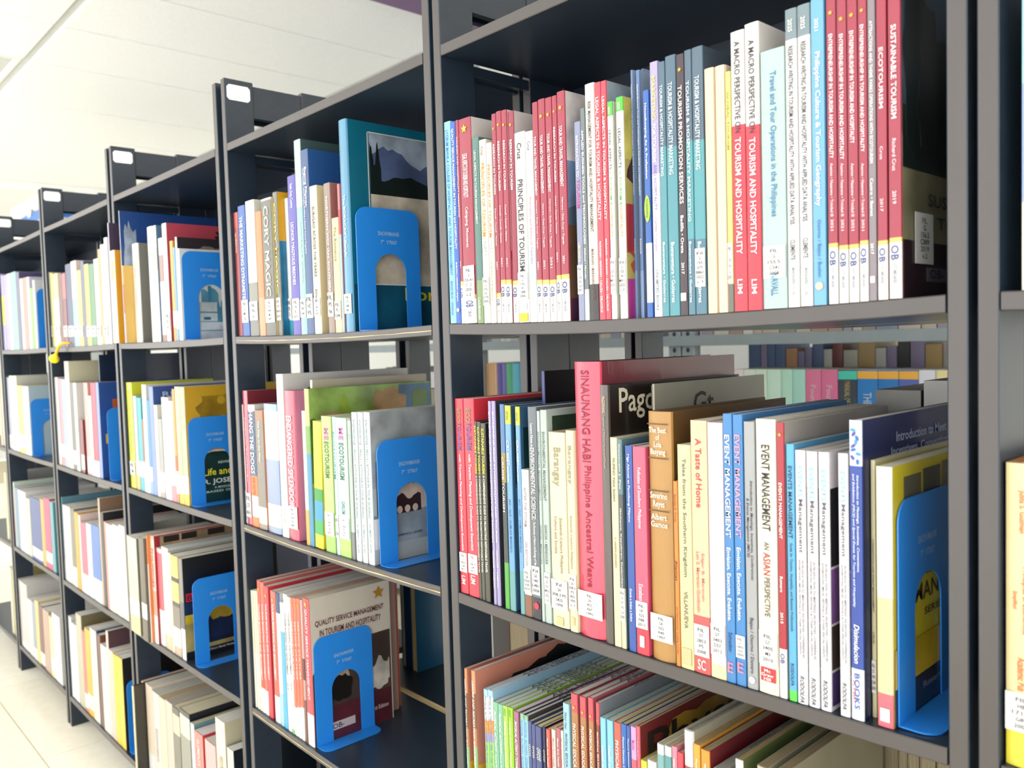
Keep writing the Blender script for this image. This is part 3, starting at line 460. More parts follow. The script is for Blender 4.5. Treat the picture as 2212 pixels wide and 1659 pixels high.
B_(s='A1',x=-0.2632,w=0.0071,y=0.0005,z=0.0229,h=0.2302,d=0.166,c='a83248',b=[(0.042, 'f3c96a'), (0.0389, 'f4f2ec')],t=[('ECOTOURISM', 0.1557, 0.0421, 'f6eef0', 0.42), ('Cruz', 0.1035, 0.0093, 'f0dde0', 0.3), ('2017', 0.067, 0.0093, 'f0dde0', 0.3), ('OB', 0.0317, 0.01, '3a4a8c', 0.62), ('OUTCOMES-BASED', 0.0184, 0.0144, '8088a0', 0.3)],v='a83248',a=[('r', 0.02, 0.98, 0.5, 0.98, 'd8d8cc'), ('r', 0.02, 0.98, 0.0, 0.5, '5a5a2c')],n="crimson paperback, large white title, 51st from left on nearest bay's top shelf")
B_(s='A1',x=-0.2543,w=0.0088,y=0.0005,z=0.0233,h=0.2288,d=0.2,c='a83248',b=[(0.0427, 'f3c96a'), (0.0396, 'f4f2ec')],t=[('SUSTAINABLE TOURISM', 0.1574, 0.0644, 'f6eef0', 0.42), ('Richard Cruz', 0.1003, 0.0223, 'f0dde0', 0.3), ('2019', 0.0707, 0.0092, 'f0dde0', 0.3), ('OB', 0.0321, 0.0104, '3a4a8c', 0.62), ('OUTCOMES-BASED', 0.0182, 0.0151, '8088a0', 0.3)],v='a83248',a=[('r', 0, 1, 0.43, 1, '3c4c5c'), ('r', 0, 1, 0.18, 0.5, '8f8a6c'), ('m', 0, 1, 0.4, 0.75, '16241f'), ('p', 0.0, 0.32, 0.38, 1, '0f1c1e'), ('p', 0.1, 0.8, 0.42, 0.86, '101d1e'), ('r', 0, 1, 0.0, 0.18, '2a1520'), ('t', 'SUSTAINABLE', 0.22, 0.9, 0.295, 0.335, '24242a'), ('t', 'TOURISM', 0.3, 0.85, 0.225, 0.265, '3c3c44'), ('r', 0.2, 0.6, 0.055, 0.1, '6a6070'), ('t', 'OB-', 0.23, 0.36, 0.065, 0.095, '14141c'), ('l', 0.1, 0.26, 0.11, 0.27, 'FIL\nG\n156.5\nC889\n2019\nv.2')],n="crimson paperback with dark tree photo cover, 52nd from left on nearest bay's top shelf")
B_(s='A2',x=-0.7536,w=0.0142,y=0.003,z=-0.2896,h=0.2271,d=0.2,c='e63a4c',t=[('ECO', 0.2077, 0.0154, '6c9a58', 0.42), ('TOURISM', 0.1834, 0.0321, '405a9c', 0.45), ('with Tourism Planning and Development Essentials', 0.1065, 0.1131, 'f6e8ea', 0.34), ('LIM', 0.0158, 0.0098, 'f4f2ec', 0.45)],l=(0.025, 0.0478, 'FIL\nG\n156.5\nL54\n2017'),n="red paperback, left of identical pair, first from left on nearest bay's middle shelf")
B_(s='A2',x=-0.7362,w=0.0179,y=0.003,z=-0.2902,h=0.2282,d=0.2,c='e63a4c',t=[('ECO', 0.2091, 0.0151, '6c9a58', 0.42), ('TOURISM', 0.185, 0.0316, '405a9c', 0.45), ('with Tourism Planning and Development Essentials', 0.1092, 0.1116, 'f6e8ea', 0.34), ('LIM', 0.0197, 0.0097, 'f4f2ec', 0.45)],l=(0.0267, 0.0491, 'FIL\nG\n156.5\nL54\n2017'),n="red paperback, right of identical pair, second from left on nearest bay's middle shelf")
B_(s='A2',x=-0.7247,w=0.0042,y=0.003,z=-0.2908,h=0.2035,d=0.15,c='4a483c',t=[('SUSTAINABLE TOURISM:', 0.1712, 0.0555, 'e6dc3c', 0.62), ('A COMPREHENSIVE GUIDE TO PROMOTING RESPONSIBLE TRAVEL', 0.0862, 0.1115, 'e8e6d8', 0.5)],v='25242a',n="slim charcoal paperback, yellow title, first of three, third from left on nearest bay's middle shelf")
B_(s='A2',x=-0.7192,w=0.0055,y=0.003,z=-0.291,h=0.2035,d=0.15,c='4a483c',t=[('SUSTAINABLE TOURISM:', 0.1709, 0.0536, 'e6dc3c', 0.62), ('A COMPREHENSIVE GUIDE TO PROMOTING RESPONSIBLE TRAVEL', 0.0872, 0.111, 'e8e6d8', 0.5)],v='25242a',n="slim charcoal paperback, yellow title, second of three, fourth from left on nearest bay's middle shelf")
B_(s='A2',x=-0.7119,w=0.0077,y=0.003,z=-0.2912,h=0.2024,d=0.15,c='4a483c',t=[('SUSTAINABLE TOURISM:', 0.1708, 0.0516, 'e6dc3c', 0.62), ('A COMPREHENSIVE GUIDE TO PROMOTING RESPONSIBLE TRAVEL', 0.0884, 0.1104, 'e8e6d8', 0.5)],v='25242a',n="slim charcoal paperback, yellow title, third of three, fifth from left on nearest bay's middle shelf")
B_(s='A2',x=-0.6994,w=0.0047,y=0.003,z=-0.2916,h=0.228,d=0.19,c='a79cc8',t=[('ENTREPRENEURSHIP IN HOSPITALITY AND TOURISM', 0.1433, 0.1461, 'f2eefa', 0.5), ('IGNACIO • LABSON', 0.0401, 0.0416, 'f2eefa', 0.45)],v='3a3e46',n="slim lavender paperback, left of pair, sixth from left on nearest bay's middle shelf")
B_(s='A2',x=-0.6931,w=0.0059,y=0.003,z=-0.2917,h=0.2284,d=0.19,c='a79cc8',t=[('ENTREPRENEURSHIP IN HOSPITALITY AND TOURISM', 0.1441, 0.1454, 'f2eefa', 0.5), ('IGNACIO • LABSON', 0.0414, 0.0414, 'f2eefa', 0.45)],v='3a3e46',n="slim lavender paperback, right of pair, seventh from left on nearest bay's middle shelf")
B_(s='A2',x=-0.6791,w=0.007,y=0.003,z=-0.2921,h=0.2258,d=0.18,c='4f7cb0',b=[(0.1724, 'a08c48'), (0.14, '3a4440'), (0.0515, '54a83c')],t=[('CRUISE TOURISM', 0.138, 0.0608, 'e8e4d8', 0.5)],v='2c4a70',n="thin paperback, blue head and green foot, eighth from left on nearest bay's middle shelf")
B_(s='A2',x=-0.6702,w=0.0087,y=0.003,z=-0.2923,h=0.2249,d=0.19,c='7fb4dc',b=[(0.2245, 'd8dc2c'), (0.2049, '6ea6d4'), (0.0441, '6ca4a8')],t=[('2026', 0.2141, 0.0096, '6a7a30', 0.4), ('CRUISE', 0.1753, 0.0241, 'f4f2ec', 0.5), ('Tourism', 0.1527, 0.0211, 'f4f2ec', 0.45), ('JAO • OLIT • DUMLAO MARCELO', 0.0937, 0.0586, '2f5c94', 0.4)],v='3c6488',a=[('r', 0.02, 0.98, 0.62, 0.9, '123c40'), ('r', 0.02, 0.98, 0.3, 0.6, '4f88c0')],n="light blue paperback, yellow year tag, left, ninth from left on nearest bay's middle shelf")
B_(s='A2',x=-0.6617,w=0.0049,y=0.05,z=-0.2926,h=0.2603,d=0.14,c='454a86',v='0c0e14',n="tall navy book standing behind, black cover, tenth from left on nearest bay's middle shelf")
B_(s='A2',x=-0.6546,w=0.0064,y=0.003,z=-0.2927,h=0.2246,d=0.19,c='7fb4dc',b=[(0.2242, 'd8dc2c'), (0.2049, '6ea6d4'), (0.0474, '6ca4a8')],t=[('2026', 0.214, 0.0095, '6a7a30', 0.4), ('CRUISE', 0.1769, 0.0237, 'f4f2ec', 0.5), ('Tourism', 0.1546, 0.0208, 'f4f2ec', 0.45), ('JAO • OLIT • DUMLAO MARCELO', 0.0963, 0.0579, '2f5c94', 0.4)],v='3c6488',a=[('r', 0.02, 0.98, 0.62, 0.9, '123c40'), ('r', 0.02, 0.98, 0.3, 0.6, '4f88c0')],n="light blue paperback, yellow year tag, right, 11th from left on nearest bay's middle shelf")
B_(s='A2',x=-0.6455,w=0.0109,y=0.003,z=-0.2929,h=0.1581,d=0.14,c='e9e6e4',b=[(0.0233, '8a5c40')],t=[('AFTER THE STORM', 0.1181, 0.0425, '9a94a0', 0.36), ('ON EDITION', 0.0681, 0.0258, '9a94a0', 0.36)],l=(0.0263, 0.0512, 'FIL\nGB\n5020\nA38\n2010'),n="short pale paperback, brown foot and label, 12th from left on nearest bay's middle shelf")
B_(s='A2',x=-0.6321,w=0.0127,y=0.003,z=-0.2931,h=0.2255,d=0.18,c='69727a',b=[(0.0233, '2c2e34')],t=[('Lecture Notes in', 0.196, 0.0242, 'e4e6dc', 0.34), ('ENVIRONMENTAL SCIENCE:', 0.1444, 0.077, 'f0ead8', 0.5), ('The Economy of Nature and Ecology of Man', 0.0814, 0.0471, 'e4e6dc', 0.36)],l=(0.0263, 0.0568, 'Fil\nGE\n140\nL481\n2008'),dot=(0.0144, 'c8384c'),n="slate paperback, cream science title, 13th from left on nearest bay's middle shelf")
B_(s='A2',x=-0.6227,w=0.0041,y=0.003,z=-0.2934,h=0.2219,d=0.18,c='b9c8c0',t=[('ENVIRONMENTAL MANAGEMENT', 0.164, 0.0724, '5a6c66', 0.42), ('GARCIA • MENDOZA', 0.0817, 0.0419, '5a6c66', 0.38)],n="grey green paperback, slimmer copy, 14th from left on nearest bay's middle shelf")
B_(s='A2',x=-0.6153,w=0.009,y=0.003,z=-0.2935,h=0.2234,d=0.18,c='b9c8c0',t=[('ENVIRONMENTAL MANAGEMENT', 0.1648, 0.0719, '5a6c66', 0.42), ('GARCIA • MENDOZA', 0.0829, 0.0416, '5a6c66', 0.38)],l=(0.0203, 0.0534, 'Fil\nGE\n310\n.M535\n2025\nc.2'),a=[('r', 0.04, 1, 0.72, 0.97, '2c4634'), ('r', 0.5, 1, 0.72, 0.9, '6c2830')],n="grey green paperback, labelled copy, 15th from left on nearest bay's middle shelf")
B_(s='A2',x=-0.5977,w=0.0245,y=0.003,z=-0.2936,h=0.2014,d=0.16,c='ece0bc',t=[('Barangay', 0.1661, 0.0397, '9a9474', 0.5), ('Sixteenth-Century Philippine', 0.0854, 0.0572, '8c7c5c', 0.2, 0.16), ('Culture and Society', 0.0954, 0.039, '8c7c5c', 0.2, -0.14)],l=(0.0185, 0.0492, 'Fil\nGN\n308.3.P5\nS425\n1999'),bx=[(0.0021, 0.0108, 'd8c890', 0.4)],k=1,n="cream volume, brown script title, left copy, 16th from left on nearest bay's middle shelf")
B_(s='A2',x=-0.579,w=0.0114,y=0.003,z=-0.294,h=0.2047,d=0.16,c='ecdfba',t=[('Barangay', 0.17, 0.039, '9a9474', 0.5), ('Sixteenth-Century Philippine', 0.0916, 0.0544, '8c7c5c', 0.28)],l=(0.0229, 0.0588, 'Fil\nGN\n308.3\n.P5\nS425\n1999\nc.1'),bx=[(0.0068, 0.0154, 'd8c890', 0.4)],k=1,n="cream volume, brown script title, right copy, 17th from left on nearest bay's middle shelf")
B_(s='A2',x=-0.5556,w=0.0344,y=0.003,z=-0.2941,h=0.2735,d=0.235,c='ee3f5e',t=[('SINAUNANG HABI', 0.2202, 0.0904, '8c1c38', 0.3), ('Philippine Ancestral Weave', 0.1108, 0.1209, '8c1c38', 0.3)],l=(0.0199, 0.0457, 'FIL\nGN\n432\nR67\n1991'),v='7c1c30',k=2,g=1,n="large wrapped red hardback, tallest here, 18th from left on nearest bay's middle shelf")
B_(s='A2',x=-0.5316,w=0.0108,y=0.003,z=-0.2945,h=0.2517,d=0.225,c='4a4038',t=[('PAGDIWANG', 0.2329, 0.0159, 'c8b890', 0.36), ('Legacies of Filipino Fetes and Rituals', 0.1971, 0.0517, 'a89878', 0.3)],v='241c1a',a=[('t', 'Pagdiwang', 0.07, 0.62, 0.86, 0.985, 'e2d9bf')],k=1,g=1,n="tall dark brown hardback, cream cover title, 19th from left on nearest bay's middle shelf")
B_(s='A2',x=-0.521,w=0.0085,y=0.003,z=-0.2945,h=0.2019,d=0.16,c='e3d9b4',t=[('FILIPINO Value System', 0.1614, 0.0416, '4c4434', 0.4), ('F. LANDA JOCANO', 0.0913, 0.029, '6c6044', 0.32)],n="thin cream paperback, black serif title, 20th from left on nearest bay's middle shelf")
B_(s='A2',x=-0.5134,w=0.0055,y=0.003,z=-0.2946,h=0.2009,d=0.16,c='5f7f88',b=[(0.1485, '4c5254'), (0.0584, 'd8d4b4')],t=[('Consuelo J. Paz', 0.175, 0.0432, 'e8eeea', 0.42), ('Ginhawa, Kapalaran, Dalamhati', 0.0975, 0.0763, 'f0f0ea', 0.4)],l=(0.0264, 0.0584, 'Fil\nGN\n671\n.P6\nG56\n2008'),n="grey teal paperback with number label, 21st from left on nearest bay's middle shelf")
B_(s='A2',x=-0.5089,w=0.0026,y=0.05,z=-0.2946,h=0.2506,d=0.2,c='c2bda9',v='a9a592',a=[('t', 'Gt', 0.32, 0.5, 0.86, 0.955, '15181a')],n="tall grey book behind, black cover letter, 22nd from left on nearest bay's middle shelf")
B_(s='A2',x=-0.5028,w=0.0085,y=0.003,z=-0.2946,h=0.1954,d=0.16,c='2c55a8',t=[('Mga Alamat at Panitikang Pilipino', 0.1555, 0.0643, 'dfe6f6', 0.36), ('Gracia a Indon a Indon', 0.0447, 0.0316, 'dfe6f6', 0.32)],n="deep blue paperback, thin white title, 23rd from left on nearest bay's middle shelf")
B_(s='A2',x=-0.4906,w=0.0147,y=0.003,z=-0.2946,h=0.1953,d=0.16,c='e25a78',b=[(0.0249, 'de3a4c')],t=[('Folktales of Southern Philippines', 0.1477, 0.0569, 'f8dfe4', 0.34), ('Esteban', 0.0591, 0.0156, 'f8dfe4', 0.34)],l=(0.0249, 0.0503, 'FIL\nGR\n325\nE88\n2011'),bx=[(0.0072, 0.018, 'f4f0ee', 0.35)],n="rose red paperback, pale folktale title, 24th from left on nearest bay's middle shelf")
B_(s='A2',x=-0.4679,w=0.0265,y=0.003,z=-0.2945,h=0.2287,d=0.2,c='b98a44',hz=[('The Best\nof\nLola\nBasyang', 0.1884, 0.2146, 'f2e8d4', 0.72), ('Severino\nReyes', 0.1404, 0.1555, 'f2e8d4', 0.72), ('Albert\nGamos', 0.1234, 0.1357, 'f2e8d4', 0.7)],l=(0.018, 0.0429, 'FIL\nGR\n325\nR49\n1997'),ln=[0.2175, 0.1865, 0.1568, 0.1385],v='6a4c26',a=[('r', 0.28, 1, 0.72, 0.9, '1d6c78')],k=2,n="thick tan hardback, white stacked title, 25th from left on nearest bay's middle shelf")
B_(s='A2',x=-0.4501,w=0.0045,y=0.003,z=-0.2945,h=0.1673,d=0.15,c='e58a34',t=[('Karmina D. Torres', 0.1431, 0.025, '5c3418', 0.4), ('Alamat', 0.0868, 0.0187, '3c2010', 0.5), ('and Educational Trading Center', 0.0324, 0.0433, '5c3418', 0.4)],n="slim orange paperback, black lettering, 26th from left on nearest bay's middle shelf")
B_(s='A2',x=-0.4403,w=0.0139,y=0.003,z=-0.2944,h=0.2005,d=0.16,c='e6dca4',t=[('Tales from the Southern Kingdom', 0.1358, 0.1057, '5c6068', 0.34), ('VILLANUEVA', 0.0532, 0.0335, '6c6a60', 0.3)],bx=[(0.0038, 0.0188, 'cfc594', 0.7)],n="pale yellow paperback, grey letterspaced title, 27th from left on nearest bay's middle shelf")
B_(s='A2',x=-0.4245,w=0.0167,y=0.003,z=-0.2942,h=0.2225,d=0.17,c='f2cda4',b=[(0.0511, 'ee5a5a')],t=[('A Taste of Home', 0.1767, 0.0603, 'c43c3c', 0.36), ('Edgar B. Maranan', 0.0857, 0.0419, 'd8746c', 0.2, 0.14), ('Len S. Maranan-Goldstein', 0.0807, 0.0538, 'd8746c', 0.2, -0.14)],l=(0.0153, 0.0432, 'FIL\nGT\n2853\nP5\n2008'),mk=[('sc', 0.0033, 0.0125, 'f4f2ec')],n="peach paperback, red title and red foot, 28th from left on nearest bay's middle shelf")
B_(s='A2',x=-0.4079,w=0.0152,y=0.003,z=-0.294,h=0.2213,d=0.17,c='e4d8e2',b=[(0.0122, 'e8dfae')],l=(0.0203, 0.0474, 'FIL\nGT\n3403\nD57\n2012'),n="blank pale lilac paperback with label, 29th from left on nearest bay's middle shelf")
B_(s='A2',x=-0.3954,w=0.0088,y=0.003,z=-0.2939,h=0.2293,d=0.185,c='3c86c8',t=[('EVENT MANAGEMENT', 0.1682, 0.087, 'f8ece4', 0.55), ('Envision. Execute. Evaluate.', 0.0846, 0.0631, 'eef4fa', 0.42), ('Salvador', 0.0347, 0.0173, '1c3c6c', 0.4)],mk=[('e', 0.0087, 0.0174, 'f08098')],p='c9ced2',n="blue paperback with pink outlined title, 30th from left on nearest bay's middle shelf")
B_(s='A2',x=-0.3857,w=0.0092,y=0.003,z=-0.2938,h=0.2289,d=0.185,c='3c86c8',t=[('EVENT MANAGEMENT', 0.1691, 0.0861, 'f4a0b0', 0.55), ('Envision. Execute. Evaluate.', 0.0863, 0.0625, 'eef4fa', 0.42)],l=(0.0236, 0.0427, 'FIL\nGT\n3403\nS25\n2009'),mk=[('e', 0.0112, 0.0198, 'f08098')],p='c9ced2',n="blue paperback with pink outlined title and label, 31st from left on nearest bay's middle shelf")
B_(s='A2',x=-0.375,w=0.01,y=0.003,z=-0.2936,h=0.2233,d=0.18,c='a8aaac',t=[('Introduction to Meetings, Incentives, Conferences', 0.1334, 0.0828, '2c2e34', 0.3, 0.15, 'i'), ('& Events Management (MICE)', 0.1354, 0.0493, '2c2e34', 0.3, -0.2, 'i'), ('Bajao / Osorno / Devero', 0.0366, 0.0471, '34363c', 0.4)],dot=(0.0077, 'd8dadc'),n="silver grey paperback, italic title, 32nd from left on nearest bay's middle shelf")
B_(s='A2',x=-0.3598,w=0.0178,y=0.003,z=-0.2933,h=0.2259,d=0.18,c='f3ead2',t=[('EVENT MANAGEMENT', 0.17, 0.0701, '24242a', 0.42), ('AN', 0.1226, 0.0064, '5c5448', 0.26), ('ASIAN', 0.1077, 0.0187, 'b0343c', 0.36), ('PERSPECTIVE', 0.0803, 0.0323, '5c5448', 0.28)],l=(0.0243, 0.0522, 'FIL\nGT\n3405\nM3\n2010'),lg=(0.0104, 0.0216, 'd8343c', 'Mc\nGraw\nHill'),v='e0d9c8',n="wide cream paperback, black brush title, 33rd from left on nearest bay's middle shelf")
B_(s='A2',x=-0.3469,w=0.0066,y=0.003,z=-0.2931,h=0.2237,d=0.19,c='b02634',b=[(0.0405, 'f0eeea')],t=[('EVENTS MANAGEMENT', 0.1529, 0.045, 'f4f2ec', 0.42), ('Romero', 0.0933, 0.0127, 'f4f2ec', 0.4), ('2015', 0.066, 0.0091, 'f4f2ec', 0.36), ('OB', 0.0327, 0.0082, '3a4a8c', 0.55)],cr=0.2139,v='b9b2ac',n="dark red paperback, white foot, 34th from left on nearest bay's middle shelf")
B_(s='A2',x=-0.3385,w=0.0067,y=0.003,z=-0.2929,h=0.2068,d=0.165,c='58aede',b=[(0.0088, '5cd84c')],t=[('EVENTS MANAGEMENT', 0.1605, 0.0579, '17304c', 0.5), ('Guide for Tourism, Hospitality, and Business Professionals', 0.0924, 0.0711, '1c3c5c', 0.42), ('RODOLFA', 0.0215, 0.0182, '17304c', 0.42)],n="sky blue paperback with lime foot, 35th from left on nearest bay's middle shelf")
B_(s='A2',x=-0.3301,w=0.0085,y=0.003,z=-0.2927,h=0.2023,d=0.165,c='f1f0f3',t=[('EVENTS', 0.1777, 0.0246, '8fc8ec', 0.5), ('Management', 0.1425, 0.0428, '5c5a66', 0.5), ('INTRODUCTION TO MEETINGS, INCENTIVES, CONFERENCES,', 0.0765, 0.0786, '5c5a66', 0.24, 0.16, 'i'), ('EXHIBITIONS (MICE), FESTIVALS & OTHER SPECIAL EVENTS', 0.0778, 0.0759, '5c5a66', 0.24, -0.16, 'i'), ('RODOLFA', 0.012, 0.0216, '3c3a46', 0.42, 0, 'i')],v='e9e4ea',a=[('r', 0.0, 1, 0.56, 0.86, '1a1a24'), ('r', 0.0, 1, 0.34, 0.55, '8a5ca0'), ('r', 0.0, 1, 0.16, 0.33, '3c2c24'), ('r', 0.0, 1, 0.02, 0.15, '4c3870')],n="white paperback, grey Management title, first of four, 36th from left on nearest bay's middle shelf")
B_(s='A2',x=-0.3205,w=0.0087,y=0.003,z=-0.2925,h=0.2019,d=0.165,c='f1f0f3',t=[('EVENTS', 0.177, 0.0244, '8fc8ec', 0.5), ('Management', 0.1425, 0.042, '5c5a66', 0.5), ('INTRODUCTION TO MEETINGS, INCENTIVES, CONFERENCES,', 0.0769, 0.0778, '5c5a66', 0.24, 0.16, 'i'), ('EXHIBITIONS (MICE), FESTIVALS & OTHER SPECIAL EVENTS', 0.0783, 0.0751, '5c5a66', 0.24, -0.16, 'i'), ('RODOLFA', 0.0128, 0.0214, '3c3a46', 0.42, 0, 'i')],v='e9e4ea',a=[('r', 0.0, 1, 0.56, 0.86, '1a1a24'), ('r', 0.0, 1, 0.34, 0.55, '8a5ca0'), ('r', 0.0, 1, 0.16, 0.33, '3c2c24'), ('r', 0.0, 1, 0.02, 0.15, '4c3870')],n="white paperback, grey Management title, second of four, 37th from left on nearest bay's middle shelf")
B_(s='A2',x=-0.3107,w=0.0085,y=0.003,z=-0.2923,h=0.2019,d=0.165,c='f1f0f3',t=[('EVENTS', 0.1764, 0.0241, '8fc8ec', 0.5), ('Management', 0.1424, 0.0412, '5c5a66', 0.5), ('INTRODUCTION TO MEETINGS, INCENTIVES, CONFERENCES,', 0.0775, 0.0769, '5c5a66', 0.24, 0.16, 'i'), ('EXHIBITIONS (MICE), FESTIVALS & OTHER SPECIAL EVENTS', 0.0788, 0.0743, '5c5a66', 0.24, -0.16, 'i'), ('RODOLFA', 0.0136, 0.0212, '3c3a46', 0.42, 0, 'i')],v='e9e4ea',a=[('r', 0.0, 1, 0.56, 0.86, '1a1a24'), ('r', 0.0, 1, 0.34, 0.55, '8a5ca0'), ('r', 0.0, 1, 0.16, 0.33, '3c2c24'), ('r', 0.0, 1, 0.02, 0.15, '4c3870')],n="white paperback, grey Management title, third of four, 38th from left on nearest bay's middle shelf")
B_(s='A2',x=-0.2954,w=0.0076,y=0.003,z=-0.2919,h=0.2017,d=0.165,c='f1f0f3',t=[('EVENTS', 0.1763, 0.0237, '8fc8ec', 0.5), ('Management', 0.1431, 0.0401, '5c5a66', 0.5), ('INTRODUCTION TO MEETINGS, INCENTIVES, CONFERENCES,', 0.0791, 0.0756, '5c5a66', 0.24, 0.16, 'i'), ('EXHIBITIONS (MICE), FESTIVALS & OTHER SPECIAL EVENTS', 0.0804, 0.073, '5c5a66', 0.24, -0.16, 'i'), ('RODOLFA', 0.016, 0.0208, '3c3a46', 0.42, 0, 'i')],v='e9e4ea',a=[('r', 0.0, 1, 0.56, 0.86, '1a1a24'), ('r', 0.0, 1, 0.34, 0.55, '8a5ca0'), ('r', 0.0, 1, 0.16, 0.33, '3c2c24'), ('r', 0.0, 1, 0.02, 0.15, '4c3870')],n="white paperback, grey Management title, last of four, 39th from left on nearest bay's middle shelf")
B_(s='A2',x=-0.2856,w=0.0097,y=0.003,z=-0.2916,h=0.2269,d=0.19,c='2347a4',b=[(0.2261, 'dfe8f6'), (0.1928, '2347a4'), (0.0392, 'f2f2f4')],t=[('Introduction to Meetings, Incentives, Conventions,', 0.1496, 0.073, 'dfe6fa', 0.26, 0.17, 'i'), ('and Exhibitions (MICE) and Special Events for Tourism and Hospitality', 0.1365, 0.101, 'dfe6fa', 0.24, -0.15, 'i'), ('Disimulacion', 0.0584, 0.0298, 'f4f2ec', 0.42, 0, 'i'), ('BOOKS', 0.0221, 0.0274, '2f5cb4', 0.42), ('ATBP', 0.0221, 0.0171, 'd85058', 0.2, -0.22)],pt=(0.1945, 0.2211),v='14225c',a=[('t', 'Introduction to Meet', 0.31, 0.84, 0.905, 0.94, 'aab4d8'), ('t', 'Incentives, Convention', 0.26, 0.86, 0.855, 0.89, 'aab4d8')],n="royal blue and white paperback, floral head, 40th from left on nearest bay's middle shelf")
B_(s='A2',x=-0.2786,w=0.0034,y=0.016,z=-0.2915,h=0.1961,d=0.17,c='e6dfb4',t=[('CONVENTION AND EVENT MANAGEMENT', 0.1086, 0.0557, '5c5844', 0.4), ('CRUZ', 0.0614, 0.0092, '5c5844', 0.42)],l=(0.019, 0.044, 'FIL\nGT\n493\nC889\n2001'),n="cream paperback, tiny capitals and label, 41st from left on nearest bay's middle shelf")
B_(s='A2',x=-0.2652,w=0.0117,y=0.004,z=-0.2909,h=0.1933,d=0.17,c='f2ecd2',b=[(0.0967, 'f0cfa0'), (0.0252, 'd86a78')],bx=[(0.0045, 0.0144, 'f4f0ee', 0.6)],v='e2d22c',a=[('r', 0.11, 0.3, 0.82, 0.95, '6c6850'), ('r', 0.32, 0.52, 0.83, 0.96, '4c4838'), ('r', 0.54, 0.9, 0.84, 0.97, '7c7458'), ('t', 'PHILIPPINE', 0.24, 0.75, 0.535, 0.585, '3c2c28'), ('t', 'MANUAL', 0.22, 0.72, 0.44, 0.51, '3c2c28'), ('t', 'SERIES 2', 0.32, 0.6, 0.375, 0.405, '3c2c28'), ('r', 0, 1, 0.0, 0.15, '1c2038'), ('r', 0, 1, 0.15, 0.3, 'e0c020'), ('t', 'Rosario V', 0.3, 0.6, 0.085, 0.11, '9c98a8')],n="cream to pink paperback, yellow cover, 42nd from left on nearest bay's middle shelf")
B_(s='A3',x=-0.7585,w=0.0045,y=0.004,z=-0.603,h=0.2221,d=0.21,c='e09a70',b=[(0.1925, '8c6448'), (0.1501, 'c88a5c'), (0.1279, '8fc47c')],t=[('LEISURE AND RECREATION MANAGEMENT', 0.154, 0.1111, 'f4f2ec', 0.52, 0, 'i')],v='d88c74',p='efeff1',a=[('p', 0.1, 1, 0.45, 0.95, '2a1c1c'), ('p', 0.5, 1, 0.7, 1, '15161c'), ('r', 0.0, 0.4, 0.3, 0.5, 'eebb20')],n="orange to green paperback, left of pair, first from left on nearest bay's lowest shelf")
B_(s='A3',x=-0.7446,w=0.0064,y=0.004,z=-0.6035,h=0.2239,d=0.21,c='e09a70',b=[(0.1971, '8c6448'), (0.1552, 'c88a5c'), (0.1331, '8fc47c')],t=[('LEISURE AND RECREATION MANAGEMENT', 0.157, 0.1099, 'f4f2ec', 0.52, 0, 'i')],v='d88c74',p='efeff1',a=[('p', 0.1, 1, 0.45, 0.95, '2a1c1c'), ('p', 0.5, 1, 0.7, 1, '15161c'), ('r', 0.0, 0.4, 0.3, 0.5, 'eebb20')],n="orange to green paperback, right of pair, second from left on nearest bay's lowest shelf")
B_(s='A3',x=-0.7396,w=0.0026,y=0.03,z=-0.6037,h=0.1877,d=0.2,c='f0a244',p='e2dccb',n="very thin orange paperback beside green pair, third from left on nearest bay's lowest shelf")
B_(s='A3',x=-0.7229,w=0.0069,y=0.004,z=-0.6042,h=0.2086,d=0.205,c='a8d2ee',b=[(0.2003, 'f0f2f2'), (0.1728, 'f0a050'), (0.1571, 'b4a8d8'), (0.1472, 'a4dc7c')],t=[('PHYSICAL ACTIVITY TOWARDS HEALTH AND FITNESS', 0.1535, 0.0954, '6c8c9c', 0.5, 0, 'i')],p='dfe2e4',st='APC LIBRARY',n="blue orange green paperback, left of pair, fourth from left on nearest bay's lowest shelf")
B_(s='A3',x=-0.7148,w=0.008,y=0.004,z=-0.6045,h=0.2102,d=0.205,c='a8d2ee',b=[(0.2029, 'f0f2f2'), (0.1756, 'f0a050'), (0.16, 'b4a8d8'), (0.1502, 'a4dc7c')],t=[('PHYSICAL ACTIVITY TOWARDS HEALTH AND FITNESS', 0.1565, 0.0948, '6c8c9c', 0.5, 0, 'i')],p='dfe2e4',st='APC LIBRARY',n="blue orange green paperback, right of pair, fifth from left on nearest bay's lowest shelf")
B_(s='A3',x=-0.7064,w=0.0077,y=0.004,z=-0.6047,h=0.1991,d=0.2,c='84c09c',t=[('PHYSICAL ACTIVITY', 0.1655, 0.0476, 'f0f8f0', 0.5, 0, 'i'), ('Towards Fitness', 0.129, 0.0214, 'e0f0e4', 0.36)],p='e6e8ea',st='APC LIBRARY',n="sage green paperback, left of pair, sixth from left on nearest bay's lowest shelf")
B_(s='A3',x=-0.6979,w=0.0078,y=0.004,z=-0.605,h=0.1996,d=0.2,c='84c09c',t=[('PHYSICAL ACTIVITY', 0.1661, 0.0472, 'f0f8f0', 0.5, 0, 'i'), ('Towards Fitness', 0.1323, 0.0213, 'e0f0e4', 0.36)],p='e6e8ea',st='APC LIBRARY',n="sage green paperback, right of pair, seventh from left on nearest bay's lowest shelf")
B_(s='A3',x=-0.6897,w=0.0074,y=0.004,z=-0.6052,h=0.2002,d=0.2,c='b4e05c',t=[('2023', 0.1935, 0.0086, '5c8c28', 0.42), ('PHYSICAL ACTIVITY TOWARDS', 0.1566, 0.0518, 'eef8d8', 0.42)],p='e4e6e8',st='APC LIBRARY',n="lime green paperback, left of pair, eighth from left on nearest bay's lowest shelf")
